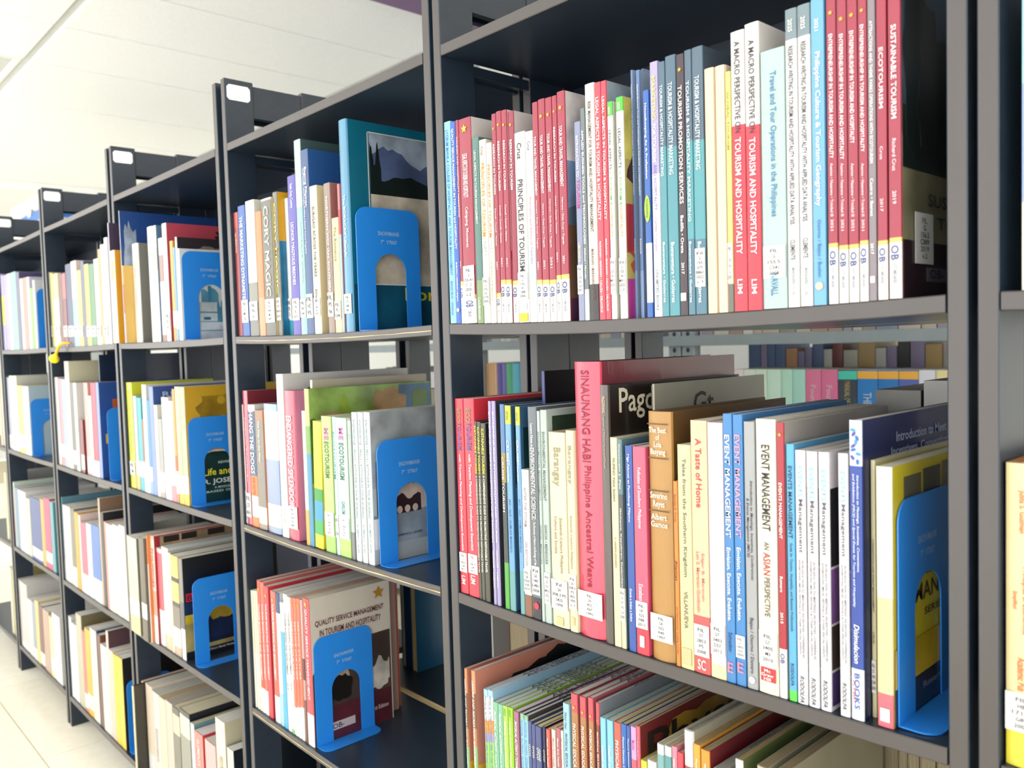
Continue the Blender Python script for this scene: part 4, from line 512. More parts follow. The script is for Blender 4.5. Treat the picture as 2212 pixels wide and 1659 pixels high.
B_(s='A3',x=-0.6812,w=0.0073,y=0.004,z=-0.6054,h=0.2011,d=0.2,c='a0dc34',t=[('2023', 0.1949, 0.0085, '5c8c28', 0.42), ('PHYSICAL ACTIVITY TOWARDS', 0.1597, 0.0514, 'eef8d8', 0.42)],p='e4e6e8',st='APC LIBRARY',n="lime green paperback, right of pair, ninth from left on nearest bay's lowest shelf")
B_(s='A3',x=-0.6719,w=0.008,y=0.004,z=-0.6057,h=0.2,d=0.2,c='a86c84',t=[('PHYSICAL ACTIVITY TOWARDS', 0.1589, 0.0615, 'f4f2ec', 0.5, 0, 'i')],p='e2e4e8',st='APC LIBRARY',n="mauve paperback, white slanted capitals, tenth from left on nearest bay's lowest shelf")
B_(s='A3',x=-0.6622,w=0.0058,y=0.004,z=-0.6059,h=0.2009,d=0.2,c='9fd4ee',b=[(0.2008, '8fbc9c'), (0.1953, '9fd4ee')],t=[('PHYSICAL ACTIVITY TOWARDS', 0.1634, 0.0629, '3c7cac', 0.42, 0, 'i')],v='4c4448',p='dcdfe2',st='APC LIBRARY',n="pale blue sage headed paperback, left, 11th from left on nearest bay's lowest shelf")
B_(s='A3',x=-0.6558,w=0.0056,y=0.004,z=-0.6061,h=0.2008,d=0.2,c='9fd4ee',b=[(0.2007, '8fbc9c'), (0.1952, '9fd4ee')],t=[('PHYSICAL ACTIVITY TOWARDS', 0.1644, 0.0597, '3c7cac', 0.42, 0, 'i')],v='4c4448',p='dcdfe2',st='APC LIBRARY',n="pale blue sage headed paperback, right, 12th from left on nearest bay's lowest shelf")
B_(s='A3',x=-0.65,w=0.0048,y=0.004,z=-0.6062,h=0.1967,d=0.16,c='4a5488',t=[('OYCO', 0.1649, 0.0135, 'f0ead0', 0.5)],p='e8d9a0',n="navy textbook, first of four, pale edges, 13th from left on nearest bay's lowest shelf")
B_(s='A3',x=-0.6444,w=0.0053,y=0.004,z=-0.6063,h=0.1949,d=0.16,c='4a5488',t=[('OYCO', 0.1649, 0.0134, 'f0ead0', 0.5)],p='e8d9a0',n="navy textbook, second of four, pale edges, 14th from left on nearest bay's lowest shelf")
B_(s='A3',x=-0.6371,w=0.0083,y=0.004,z=-0.6065,h=0.1951,d=0.16,c='4a5488',t=[('OYCO', 0.1656, 0.0133, 'f0ead0', 0.5), ('OYCO', 0.1647, 0.0133, 'f0ead0', 0.3, 0.3)],p='e8d9a0',n="navy textbook, third of four, pale edges, 15th from left on nearest bay's lowest shelf")
B_(s='A3',x=-0.6281,w=0.0038,y=0.004,z=-0.6067,h=0.1983,d=0.16,c='1c2444',t=[('OYCO', 0.1669, 0.0132, 'f0ead0', 0.5)],p='e8d9a0',n="navy textbook, last of four, pale edges, 16th from left on nearest bay's lowest shelf")
B_(s='A3',x=-0.6223,w=0.0052,y=0.004,z=-0.6068,h=0.1971,d=0.15,c='e8685c',t=[('Music Arts Health', 0.1721, 0.0309, 'f4f2ec', 0.4)],p='e2d4a4',n="salmon short textbook, yellowed page edges, 17th from left on nearest bay's lowest shelf")
B_(s='A3',x=-0.6141,w=0.0056,y=0.004,z=-0.6069,h=0.1999,d=0.15,c='ead0c8',t=[('Music Arts Health', 0.1751, 0.0307, 'b08080', 0.4)],p='e2d4a4',n="pale pink short textbook, yellowed page edges, 18th from left on nearest bay's lowest shelf")
B_(s='A3',x=-0.6067,w=0.0059,y=0.004,z=-0.607,h=0.2038,d=0.15,c='b8646c',t=[('Music Arts Health', 0.1779, 0.0305, 'f4f2ec', 0.4)],p='e2d4a4',n="dusty mauve short textbook, yellowed page edges, 19th from left on nearest bay's lowest shelf")
B_(s='A3',x=-0.6014,w=0.0031,y=0.004,z=-0.6071,h=0.203,d=0.15,c='eceae4',t=[('Music Arts Health', 0.1798, 0.0303, 'b08080', 0.4)],p='e2d4a4',n="slim white short textbook, yellowed page edges, 20th from left on nearest bay's lowest shelf")
B_(s='A3',x=-0.5947,w=0.0084,y=0.004,z=-0.6072,h=0.2339,d=0.16,c='a4d8ea',t=[('Third Year', 0.2159, 0.0186, '3c5c78', 0.36, 0, 'i'), ('PHYSICAL EDUCATION', 0.1795, 0.0461, '2c3c58', 0.4)],p='d8c89c',n="pale blue paperback, serif physical education title, 21st from left on nearest bay's lowest shelf")
B_(s='A3',x=-0.5826,w=0.0089,y=0.004,z=-0.6074,h=0.248,d=0.2,c='d2505c',b=[(0.2286, 'b07c48')],t=[('PHYSICAL EDUCATION', 0.1874, 0.0597, 'f4ead8', 0.5)],cr=0.2339,v='b8606a',p='d9d7d0',st='APC LIBRARY',n="red headed brown paperback, first of four, 22nd from left on nearest bay's lowest shelf")
B_(s='A3',x=-0.5708,w=0.0078,y=0.004,z=-0.6075,h=0.2484,d=0.2,c='d2505c',b=[(0.2273, 'b07c48')],t=[('PHYSICAL EDUCATION', 0.1902, 0.056, 'f4ead8', 0.5)],cr=0.2325,v='b8606a',p='d9d7d0',st='APC LIBRARY',n="red headed brown paperback, second of four, 23rd from left on nearest bay's lowest shelf")
B_(s='A3',x=-0.56,w=0.0066,y=0.004,z=-0.6076,h=0.2509,d=0.2,c='d2505c',b=[(0.227, 'b07c48')],t=[('PHYSICAL EDUCATION', 0.1926, 0.0525, 'f4ead8', 0.5)],cr=0.2321,v='b8606a',p='d9d7d0',st='APC LIBRARY',n="red headed brown paperback, third of four, 24th from left on nearest bay's lowest shelf")
B_(s='A3',x=-0.5507,w=0.0042,y=0.004,z=-0.6077,h=0.2487,d=0.2,c='d2505c',b=[(0.2262, '8c4030')],t=[('PHYSICAL EDUCATION', 0.1944, 0.0491, 'f4ead8', 0.5)],cr=0.2313,v='8a9098',p='d9d7d0',st='APC LIBRARY',n="red headed brown paperback, slimmest of four, 25th from left on nearest bay's lowest shelf")
B_(s='A3',x=-0.5441,w=0.0068,y=0.004,z=-0.6078,h=0.2355,d=0.18,c='88cdec',t=[('Health and', 0.194, 0.0263, 'f4f2ec', 0.4)],p='d2cdb4',n="aqua paperback, white lettering, left of pair, 26th from left on nearest bay's lowest shelf")
B_(s='A3',x=-0.5351,w=0.0076,y=0.004,z=-0.6078,h=0.2359,d=0.18,c='88cdec',t=[('Health and', 0.1973, 0.0261, 'f4f2ec', 0.4)],p='d2cdb4',n="aqua paperback, white lettering, right of pair, 27th from left on nearest bay's lowest shelf")
B_(s='A3',x=-0.5255,w=0.0084,y=0.004,z=-0.6079,h=0.2367,d=0.18,c='e86450',t=[('PHYSICAL', 0.2049, 0.0292, 'f4f2ec', 0.45)],p='cfc39c',n="vermilion paperback, bold white title, 28th from left on nearest bay's lowest shelf")
B_(s='A3',x=-0.5175,w=0.0066,y=0.004,z=-0.6079,h=0.238,d=0.18,c='2c68b8',t=[('Physical Education 4', 0.2106, 0.0298, 'f4f2ec', 0.36)],v='14233c',p='cdbf98',n="blue paperback, small white title, 29th from left on nearest bay's lowest shelf")
B_(s='A3',x=-0.5114,w=0.0045,y=0.004,z=-0.608,h=0.2383,d=0.17,c='3a5ca8',t=[('Physical Education', 0.212, 0.028, 'f4f2ec', 0.38)],p='cdbf98',n="dark blue paperback, small white title, 30th from left on nearest bay's lowest shelf")
B_(s='A3',x=-0.5054,w=0.0064,y=0.004,z=-0.608,h=0.2392,d=0.17,c='e0a0d0',b=[(0.2075, 'd8606c')],t=[('Musika', 0.2214, 0.0098, 'c04080', 0.36)],p='cdbf98',n="orchid pink paperback, 31st from left on nearest bay's lowest shelf")
B_(s='A3',x=-0.4995,w=0.0039,y=0.004,z=-0.608,h=0.2417,d=0.2,c='d86070',t=[('Music Arts', 0.221, 0.0179, 'f0b0b8', 0.36)],v='7a2424',p='b9ab88',a=[('p', 0.1, 0.9, 0.7, 0.98, 'b8902c'), ('t', 'Physic', 0.06, 0.95, 0.78, 0.96, '1c1010')],n="rose paperback, large dark music cover, 32nd from left on nearest bay's lowest shelf")
B_(s='A3',x=-0.4936,w=0.0069,y=0.004,z=-0.608,h=0.2105,d=0.15,c='d0dc3c',p='dccf9c',n="short yellow green textbook, 33rd from left on nearest bay's lowest shelf")
B_(s='A3',x=-0.4842,w=0.0099,y=0.004,z=-0.608,h=0.2133,d=0.15,c='f0eee8',p='dccf9c',n="short plain white textbook, cream top, 34th from left on nearest bay's lowest shelf")
B_(s='A3',x=-0.4736,w=0.0073,y=0.004,z=-0.608,h=0.2331,d=0.17,c='e8ece8',b=[(0.2236, '7ab0b0')],p='c9bb94',n="pale grey textbook, teal block, left copy, 35th from left on nearest bay's lowest shelf")
B_(s='A3',x=-0.4649,w=0.0072,y=0.004,z=-0.6079,h=0.2339,d=0.17,c='e2e8e4',b=[(0.225, '5c9c9c')],p='c4b690',n="pale grey textbook, teal block, right copy, 36th from left on nearest bay's lowest shelf")
B_(s='A3',x=-0.4575,w=0.0053,y=0.004,z=-0.6079,h=0.2364,d=0.16,c='e88aa0',t=[('MAPEH', 0.2218, 0.0086, 'f4f2ec', 0.4)],p='c9bb94',n="pink textbook, white lettering, 37th from left on nearest bay's lowest shelf")
B_(s='A3',x=-0.4513,w=0.006,y=0.004,z=-0.6079,h=0.2329,d=0.16,c='e04a58',p='c4a898',n="low red textbook beside tall white one, 38th from left on nearest bay's lowest shelf")
B_(s='A3',x=-0.4421,w=0.0096,y=0.004,z=-0.6078,h=0.256,d=0.2,c='f2f0ea',b=[(0.2234, 'b83a3c')],v='b8b29c',p='c3c2bc',k=1,n="tall white bound volume, red foot band, 39th from left on nearest bay's lowest shelf")
B_(s='A3',x=-0.4331,w=0.0068,y=0.004,z=-0.6077,h=0.2464,d=0.19,c='efa83c',t=[('Physical', 0.2269, 0.0137, 'f4f2ec', 0.35)],p='b0a078',n="orange textbook, white initial, left copy, 40th from left on nearest bay's lowest shelf")
B_(s='A3',x=-0.4243,w=0.0089,y=0.004,z=-0.6077,h=0.2442,d=0.2,c='ee9a34',t=[('Physical', 0.2255, 0.0136, 'f4f2ec', 0.3)],v='8a2c34',p='a89872',a=[('p', 0.05, 0.9, 0.55, 0.9, 'b0a428')],n="orange textbook, red flamed cover, 41st from left on nearest bay's lowest shelf")
B_(s='A3',x=-0.4108,w=0.01,y=0.004,z=-0.6075,h=0.2314,d=0.19,c='cfcac0',v='b6b2ac',p='a8a6a0',st='GENERAL LIBRARY',n="grey stamped volume low on shelf, 42nd from left on nearest bay's lowest shelf")
B_(s='A3',x=-0.39,w=0.0073,y=0.004,z=-0.6073,h=0.2475,d=0.2,c='f0efe8',v='6c7c48',p='a88c64',n="white spined textbook, mossy green cover, 43rd from left on nearest bay's lowest shelf")
B_(s='A3',x=-0.3679,w=0.0099,y=0.004,z=-0.6069,h=0.2489,d=0.2,c='b9b29c',v='a9a890',p='9c8864',a=[('o', 0.45, 0.62, 0.8, 0.95, '1c3430')],n="drab textbook with dark oval on cover, 44th from left on nearest bay's lowest shelf")
B_(s='A3',x=-0.3514,w=0.0088,y=0.004,z=-0.6066,h=0.2504,d=0.18,c='c4b894',v='a8a084',p='9c8864',n="beige textbook leaning at the shelf end, 45th from left on nearest bay's lowest shelf")
B_(s='B1',x=-1.3248,w=0.0153,y=0.005,z=0.0243,h=0.2024,d=0.16,c='b8483c',b=[(0.1767, '9c3838')],t=[('QUEZON', 0.1533, 0.032, 'e8c8b0', 0.4)],n="brick red thin hardback, first from left on second bay's top shelf")
B_(s='B1',x=-1.3033,w=0.0248,y=0.005,z=0.0239,h=0.2109,d=0.17,c='2c62b4',t=[('THE MARKETING DYNAMITE', 0.1269, 0.134, 'e8eef8', 0.45)],l=(0.022, 0.0587, 'FIL\nG\nM3\n20'),n="blue paperback, white capitals, label, second from left on second bay's top shelf")
B_(s='B1',x=-1.2722,w=0.0304,y=0.005,z=0.0232,h=0.2155,d=0.17,c='e8e6da',b=[(0.0852, '8c8c80'), (0.054, '7c7c74')],l=(0.0251, 0.0552, 'FIL\nPN\n6'),n="ivory paperback with grey lower panel, third from left on second bay's top shelf")
B_(s='B1',x=-1.2443,w=0.0195,y=0.005,z=0.0225,h=0.195,d=0.16,c='ee8a4c',b=[(0.0602, 'f0a070')],n="orange thin paperback, fourth from left on second bay's top shelf")
B_(s='B1',x=-1.2157,w=0.0325,y=0.005,z=0.0222,h=0.2119,d=0.17,c='c9c9c0',b=[(0.2084, '6c6c64')],t=[('CORY MAGIC', 0.1308, 0.1391, 'e8e4c8', 0.45)],l=(0.0204, 0.0566, 'FIL\nPS\n9991\nM3\n2001'),v='e8d48c',n="grey paperback, yellow magic title, left copy, fifth from left on second bay's top shelf")
B_(s='B1',x=-1.1919,w=0.014,y=0.008,z=0.0217,h=0.2183,d=0.17,c='7c7c70',t=[('CORY MAGIC', 0.1336, 0.1374, 'e8dc70', 0.45)],l=(0.0234, 0.058, 'FIL\nPS\n9991\n2001'),v='f0b418',a=[('r', 0, 1, 0.0, 0.66, '1f88b4')],n="grey paperback, yellow magic title, right copy, sixth from left on second bay's top shelf")
B_(s='B1',x=-1.1794,w=0.01,y=0.02,z=0.0215,h=0.2087,d=0.16,c='e9eef0',b=[(0.023, '2ca0b8')],l=(0.0253, 0.0565, 'FIL\nPL\n5'),n="white and turquoise thin paperback, seventh from left on second bay's top shelf")
B_(s='B1',x=-1.1325,w=0.0227,y=0.005,z=0.0211,h=0.2337,d=0.17,c='5a50b4',t=[('Faith, Duty, Country', 0.2041, 0.0351, 'e8e4fa', 0.45), ('LEONOR MAGTOLIS BRIONES', 0.1197, 0.0917, 'e8e4fa', 0.4)],l=(0.0216, 0.0539, 'FIL\nHJ\nB\n2019'),n="violet paperback, white title and label, eighth from left on second bay's top shelf")
B_(s='B1',x=-1.1109,w=0.018,y=0.005,z=0.021,h=0.2816,d=0.19,c='a9c8c0',b=[(0.1848, '7cb4b0')],t=[('HERITAGE CITIES', 0.1194, 0.0873, 'd8e8e4', 0.36)],l=(0.0253, 0.0517, 'FIL\nNA\nH4'),v='4c6464',g=1,n="tall pale jade wrapped book, ninth from left on second bay's top shelf")
B_(s='B1',x=-1.091,w=0.0194,y=0.005,z=0.0209,h=0.2638,d=0.19,c='35568c',t=[('Bagong Pilipinas:', 0.2105, 0.0567, 'f4f2ec', 0.4, 0.1), ('One Nation, One People, Building a Better Future Together', 0.1766, 0.1223, 'dfe6f4', 0.24, -0.2)],l=(0.0235, 0.0582, 'FIL\nHD\nP5'),v='2a5a9c',n="navy blue paperback, white two line title, tenth from left on second bay's top shelf")
B_(s='B1',x=-1.0704,w=0.0193,y=0.005,z=0.0208,h=0.2094,d=0.17,c='efe8cc',t=[('SURIGAO ACROSS THE YEARS', 0.131, 0.0989, '4c4638', 0.36), ('Almeda', 0.0548, 0.0193, '4c4638', 0.36)],l=(0.0248, 0.0516, 'FIL\nDS\n688\nS87\n1997'),v='ece0b0',a=[('r', 0.3, 1, 0.93, 1, 'f2cc28')],n="cream paperback, black town title, yellow corner, 11th from left on second bay's top shelf")
B_(s='B1',x=-1.0326,w=0.016,y=0.005,z=0.0209,h=0.2071,d=0.17,c='9a8478',t=[('NORTHERN WOMAN, SOUTHERN', 0.122, 0.133, 'f0e6dc', 0.4)],l=(0.0231, 0.0566, 'FIL\nPS\nN6'),v='b0706c',n="taupe paperback, pale capitals, 12th from left on second bay's top shelf")
B_(s='B1',x=-1.0141,w=0.0172,y=0.005,z=0.021,h=0.1571,d=0.15,c='e2daa4',t=[('The Romance', 0.1212, 0.0472, '8c8458', 0.36)],l=(0.0181, 0.044, 'FIL\nPL\n5546'),n="short pale yellow paperback, 13th from left on second bay's top shelf")
B_(s='B1',x=-1.0018,w=0.0052,y=0.005,z=0.021,h=0.2011,d=0.17,c='c87880',b=[(0.1666, 'd84048'), (0.1331, 'a8bcc4')],n="slim rose paperback with red title block, 14th from left on second bay's top shelf")
B_(s='B1',x=-0.9874,w=0.0196,y=0.005,z=0.0212,h=0.2839,d=0.208,c='2e8cb4',t=[('The BORACAY Lifestyle', 0.1423, 0.0826, 'e4f0f4', 0.4)],l=(0.025, 0.0514, 'FIL\nDS\n688\nB6'),v='10708c',a=[('r', 0.16, 1, 0.7, 0.955, 'a9b8ca'), ('m', 0.16, 1, 0.66, 0.95, '54648c'), ('m', 0.16, 1, 0.62, 0.8, '16221e'), ('m', 0.16, 0.25, 0.66, 0.94, '14201c'), ('r', 0.16, 1, 0.23, 0.66, 'd8ccb8'), ('r', 0.0, 1, 0.0, 0.225, '0f5470'), ('t', 'Boracay', 0.42, 0.98, 0.13, 0.215, 'e8d428'), ('f', 0.16, 0.225, 0.955)],k=1,g=1,n="large teal book, beach photo cover, 15th from left on second bay's top shelf")
B_(s='B2',x=-1.3312,w=0.0026,y=0.005,z=-0.2896,h=0.2001,d=0.17,c='ece4ca',b=[(0.1873, 'f2efe6')],l=(0.0019, 0.0561, 'FIL\nDS\n668\nA3\n1998'),n="cream paperback, cluttered white label, first from left on second bay's middle shelf")
B_(s='B2',x=-1.3209,w=0.0168,y=0.005,z=-0.2897,h=0.2237,d=0.21,c='c84c64',t=[('Filipino Heritage', 0.1249, 0.1071, 'f0c8d0', 0.34)],l=(0.0128, 0.0527, 'FIL\nDS\n663'),v='7c1c2c',g=1,n="tall crimson wrapped book, dark red cover, second from left on second bay's middle shelf")
B_(s='B2',x=-1.2997,w=0.0231,y=0.005,z=-0.2902,h=0.2017,d=0.18,c='f0ece6',b=[(0.1914, '425c80'), (0.0844, 'ee8438'), (0.0509, 'f4f2ec'), (0.0161, 'ee8438')],t=[('HANG THE DOGS', 0.1397, 0.1035, 'f4f0ea', 0.6), ('BOB COUTTIE', 0.0671, 0.0277, 'c85c20', 0.36)],v='e0dcd4',n="white book, navy title panel, orange foot, third from left on second bay's middle shelf")
B_(s='B2',x=-1.2733,w=0.0275,y=0.005,z=-0.2907,h=0.1937,d=0.17,c='a87c5c',b=[(0.1772, '8c8478'), (0.0363, 'f4f2ec'), (0.0088, 'a09484')],t=[('The Way to the West', 0.1432, 0.068, 'e8e0d4', 0.32)],v='ee9458',n="brown and orange paperback, fourth from left on second bay's middle shelf")
B_(s='B2',x=-1.2331,w=0.0451,y=0.005,z=-0.2913,h=0.2063,d=0.18,c='8ba4c4',b=[(0.1953, 'e8e4d4'), (0.1177, '7f94bc'), (0.0464, 'f4f2ec'), (0.0106, '8ca0c0')],k=1,g=1,n="powder blue bound album with pale panel, fifth from left on second bay's middle shelf")
B_(s='B2',x=-1.1966,w=0.0206,y=0.005,z=-0.2921,h=0.2545,d=0.235,c='f1f0ec',t=[('F I L I P I N A', 0.0593, 0.0765, 'c8c4bc', 0.3)],v='e2e0dc',a=[('n', 0.12, 1, 0.82, 0.96, '201c1c')],n="tall white book, black lace patterned cover, sixth from left on second bay's middle shelf")
B_(s='B2',x=-1.1697,w=0.0316,y=0.005,z=-0.2924,h=0.2297,d=0.2,c='d43c5c',t=[('ENDANGERED SPLENDOR', 0.1212, 0.1404, 'f8eaec', 0.5)],l=(0.0176, 0.0521, 'FIL\nNA\n1527\nE5\n2007'),v='dc8cb0',a=[('r', 0.05, 1, 0.06, 0.58, '7c6450'), ('p', 0.05, 1, 0.3, 0.62, 'e8c4cc'), ('t', 'Endangered', 0.15, 0.8, 0.93, 0.955, 'a04060')],k=1,g=1,n="red wrapped book, white serif splendor title, seventh from left on second bay's middle shelf")
B_(s='B2',x=-1.1434,w=0.0065,y=0.03,z=-0.2928,h=0.2455,d=0.215,c='e9e2d2',v='d8cdb4',n="large cream sleeve standing behind map book, eighth from left on second bay's middle shelf")
B_(s='B2',x=-1.1255,w=0.0099,y=0.005,z=-0.2929,h=0.2012,d=0.18,c='f2ead4',b=[(0.0529, 'f4b048')],n="slim white paperback, orange edge, ninth from left on second bay's middle shelf")
B_(s='B2',x=-1.1139,w=0.0123,y=0.005,z=-0.2929,h=0.2342,d=0.225,c='c4d884',b=[(0.179, '78a84c'), (0.1376, '3c94bc')],v='6c9a34',a=[('r', 0.0, 1, 0.0, 1, '9cc060'), ('m', 0.0, 0.6, 0.4, 0.97, '3f7a30'), ('p', 0.45, 0.85, 0.6, 0.98, 'c89a58'), ('r', 0.72, 1, 0.3, 0.99, '2f78a8'), ('p', 0.55, 0.8, 0.62, 0.95, 'c89a58'), ('m', 0.1, 0.5, 0.5, 0.99, '9ab83c'), ('p', 0.05, 0.3, 0.66, 0.86, 'b8a070'), ('p', 0.82, 0.98, 0.8, 0.97, '5c8430'), ('m', 0.2, 0.55, 0.5, 0.85, '2f5c24')],n="large picture book, green island map cover, tenth from left on second bay's middle shelf")
B_(s='B2',x=-1.0928,w=0.0235,y=0.005,z=-0.293,h=0.1871,d=0.16,c='f0dc28',b=[(0.1106, 'f0dc28'), (0.0881, '1c9c3c'), (0.0696, '2c9ccc'), (0.0407, '3cac54'), (0.0201, 'f4e020')],n="yellow striped booklet leaning to the right, on second bay's middle shelf",lean=2)
B_(s='B2',x=-1.06,w=0.0265,y=0.005,z=-0.2931,h=0.1964,d=0.16,c='b8dc80',b=[(0.0231, 'a4d468')],t=[('ME', 0.171, 0.018, 'd868b0', 0.4), ('ECOTOURISM', 0.1339, 0.0522, '4c6c34', 0.42)],l=(0.0241, 0.0585, 'FIL\nG\n156\nP5\nL32\n2015'),p='e8e0bc',n="light green paperback, first of three alike, 12th from left on second bay's middle shelf")
B_(s='B2',x=-1.0387,w=0.0082,y=0.005,z=-0.2931,h=0.1965,d=0.16,c='c8e8ec',t=[('ECOTOURISM', 0.1416, 0.0673, '4c8ca0', 0.42)],l=(0.0243, 0.0562, 'FI\nG\n156'),p='e8e0bc',n="slim aqua paperback, second of three alike, 13th from left on second bay's middle shelf")
B_(s='B2',x=-1.0197,w=0.0282,y=0.005,z=-0.2929,h=0.1957,d=0.16,c='c4e2d4',b=[(0.0251, 'b4dc70')],t=[('ME', 0.1733, 0.0176, 'd868b0', 0.4), ('ECOTOURISM', 0.1347, 0.0519, '3c6c54', 0.42), ('CARLOM', 0.0695, 0.0177, '5c8c94', 0.3)],l=(0.0261, 0.0557, 'FIL\nG\n154.9\nP5\nL32\n2015'),v='a8d468',p='e8e0bc',n="aqua and green paperback, third of three alike, 14th from left on second bay's middle shelf")
B_(s='B2',x=-0.9985,w=0.0085,y=0.005,z=-0.2929,h=0.1966,d=0.16,c='8c9494',b=[(0.1928, 'b8c8c0'), (0.0381, '7c7c80')],t=[('THE IMPACT OF TOUR GUIDING', 0.1514, 0.0675, 'e0e8e4', 0.4)],n="slim grey paperback, tiny title, 15th from left on second bay's middle shelf")
B_(s='B2',x=-0.9847,w=0.0126,y=0.005,z=-0.2927,h=0.2048,d=0.19,c='d4e4e4',b=[(0.2046, 'eef2f2')],t=[('KNOWLEDGE • SKILLS • ATTITUDE IN TOUR GUIDING', 0.1268, 0.135, '5c8c94', 0.4), ('JALAMANCA • JAVIER', 0.0313, 0.0405, '5c8c94', 0.36)],v='dfe8e8',n="white green guiding manual, first of three, 16th from left on second bay's middle shelf")
B_(s='B2',x=-0.9694,w=0.0117,y=0.005,z=-0.2926,h=0.2053,d=0.19,c='d4e4e4',b=[(0.2051, 'eef2f2')],t=[('KNOWLEDGE • SKILLS • ATTITUDE IN TOUR GUIDING', 0.1281, 0.1337, '5c8c94', 0.4), ('JALAMANCA • JAVIER', 0.0335, 0.0401, '5c8c94', 0.36)],v='dfe8e8',n="white green guiding manual, second of three, 17th from left on second bay's middle shelf")
B_(s='B2',x=-0.9537,w=0.0135,y=0.005,z=-0.2924,h=0.2058,d=0.19,c='d4e4e4',b=[(0.2056, 'eef2f2')],t=[('KNOWLEDGE • SKILLS • ATTITUDE IN TOUR GUIDING', 0.1293, 0.1323, '5c8c94', 0.4), ('JALAMANCA • JAVIER', 0.0358, 0.0397, '5c8c94', 0.36)],v='b9c4c6',a=[('r', 0, 1, 0.5, 1, 'aab4b8'), ('m', 0.03, 1, 0.3, 0.88, '7c8288'), ('r', 0, 1, 0.12, 0.32, '93a4b4'), ('r', 0.0, 0.06, 0.1, 0.3, 'f2f2f0'), ('p', 0.15, 0.55, 0.3, 0.66, 'e0cfc4'), ('t', 'TOUR GUIDING', 0.08, 0.56, 0.5, 0.55, '1c1818'), ('m', 0.15, 0.42, 0.31, 0.47, '3a2428'), ('o', 0.2, 0.25, 0.31, 0.36, 'd8c8c0'), ('o', 0.27, 0.32, 0.31, 0.36, 'd8c8c0'), ('o', 0.34, 0.39, 0.31, 0.36, 'd8c8c0'), ('t', 'SALAMANCA - JAVIER', 0.17, 0.42, 0.155, 0.175, '34343c')],n="white green guiding manual, third of three, 18th from left on second bay's middle shelf")
B_(s='B3',x=-1.329,w=0.0069,y=0.005,z=-0.603,h=0.2004,d=0.17,c='dfdfc4',b=[(0.0929, 'e8e6d8')],n="slim pale olive paperback, first of three, first from left on second bay's lower shelf")
B_(s='B3',x=-1.3199,w=0.0084,y=0.005,z=-0.6032,h=0.202,d=0.17,c='dfdfc4',b=[(0.0955, 'e8e6d8')],n="slim pale olive paperback, second of three, second from left on second bay's lower shelf")
B_(s='B3',x=-1.311,w=0.0068,y=0.005,z=-0.6035,h=0.2034,d=0.17,c='dfdfc4',b=[(0.098, 'e8e6d8')],n="slim pale olive paperback, third of three, third from left on second bay's lower shelf")
B_(s='B3',x=-1.301,w=0.0122,y=0.005,z=-0.6037,h=0.2235,d=0.2,c='d8543c',b=[(0.0418, 'f4f2ec')],t=[('TOURISM MARKETING AND MANAGEMENT', 0.1198, 0.1287, 'f4f2ec', 0.4)],cr=0.2078,p='e4e2dc',n="first tall red paperback beside blue one, fourth from left on second bay's lower shelf")
B_(s='B3',x=-1.2888,w=0.0111,y=0.005,z=-0.6039,h=0.2228,d=0.2,c='e07060',b=[(0.0411, 'f4f2ec')],t=[('TOURISM MARKETING AND MANAGEMENT', 0.1231, 0.1279, 'f4f2ec', 0.4)],cr=0.2072,p='e4e2dc',n="second tall red paperback beside blue one, fifth from left on second bay's lower shelf")
B_(s='B3',x=-1.2751,w=0.0144,y=0.005,z=-0.6042,h=0.2191,d=0.2,c='dc4450',t=[('TOURISM MARKETING AND MANAGEMENT', 0.1268, 0.1269, 'f4f2ec', 0.4)],cr=0.2036,p='e4e2dc',n="third tall red paperback beside blue one, sixth from left on second bay's lower shelf")
B_(s='B3',x=-1.251,w=0.0164,y=0.005,z=-0.6047,h=0.2167,d=0.2,c='dc6a58',b=[(0.0441, 'f4f2ec')],t=[('TOURISM MARKETING AND MANAGEMENT', 0.1332, 0.1253, 'f4f2ec', 0.4)],cr=0.2014,p='e4e2dc',n="fourth tall red paperback beside blue one, seventh from left on second bay's lower shelf")
B_(s='B3',x=-1.2356,w=0.0129,y=0.005,z=-0.605,h=0.2168,d=0.19,c='e6e8ea',b=[(0.2164, '2c4a78'), (0.1843, 'e6e8ea'), (0.0534, 'a8d4e4')],n="pale grey paperback, navy head, eighth from left on second bay's lower shelf")
B_(s='B3',x=-1.2224,w=0.0113,y=0.005,z=-0.6052,h=0.2047,d=0.18,c='dfeaee',b=[(0.1572, '58b8e4')],n="white and cyan striped paperback, ninth from left on second bay's lower shelf")
B_(s='B3',x=-1.2096,w=0.0116,y=0.005,z=-0.6054,h=0.2208,d=0.18,c='f2f1ee',t=[('TOURISM PLANNING AND DEVELOPMENT', 0.1416, 0.0999, '54565c', 0.4), ('2018', 0.0728, 0.0119, '7c7c84', 0.34)],p='e4dfcc',n="white paperback, black planning title, left copy, tenth from left on second bay's lower shelf")
B_(s='B3',x=-1.1976,w=0.01,y=0.005,z=-0.6056,h=0.2188,d=0.18,c='f2f1ee',t=[('TOURISM PLANNING AND DEVELOPMENT', 0.1448, 0.0992, '54565c', 0.4), ('2018', 0.0764, 0.0118, '7c7c84', 0.34)],bx=[(-0.0037, 0.0071, '7cd86c', 0.6)],p='e4dfcc',n="white paperback, black planning title, right copy, 11th from left on second bay's lower shelf")
B_(s='B3',x=-1.1874,w=0.0094,y=0.005,z=-0.6057,h=0.22,d=0.18,c='ea7458',b=[(0.0459, 'f4f2ec')],t=[('SERVICE CULTURE', 0.1363, 0.0934, 'f8e4dc', 0.4)],cr=0.2094,p='e0d8c0',n="slim vermilion paperback, first of three, 12th from left on second bay's lower shelf")
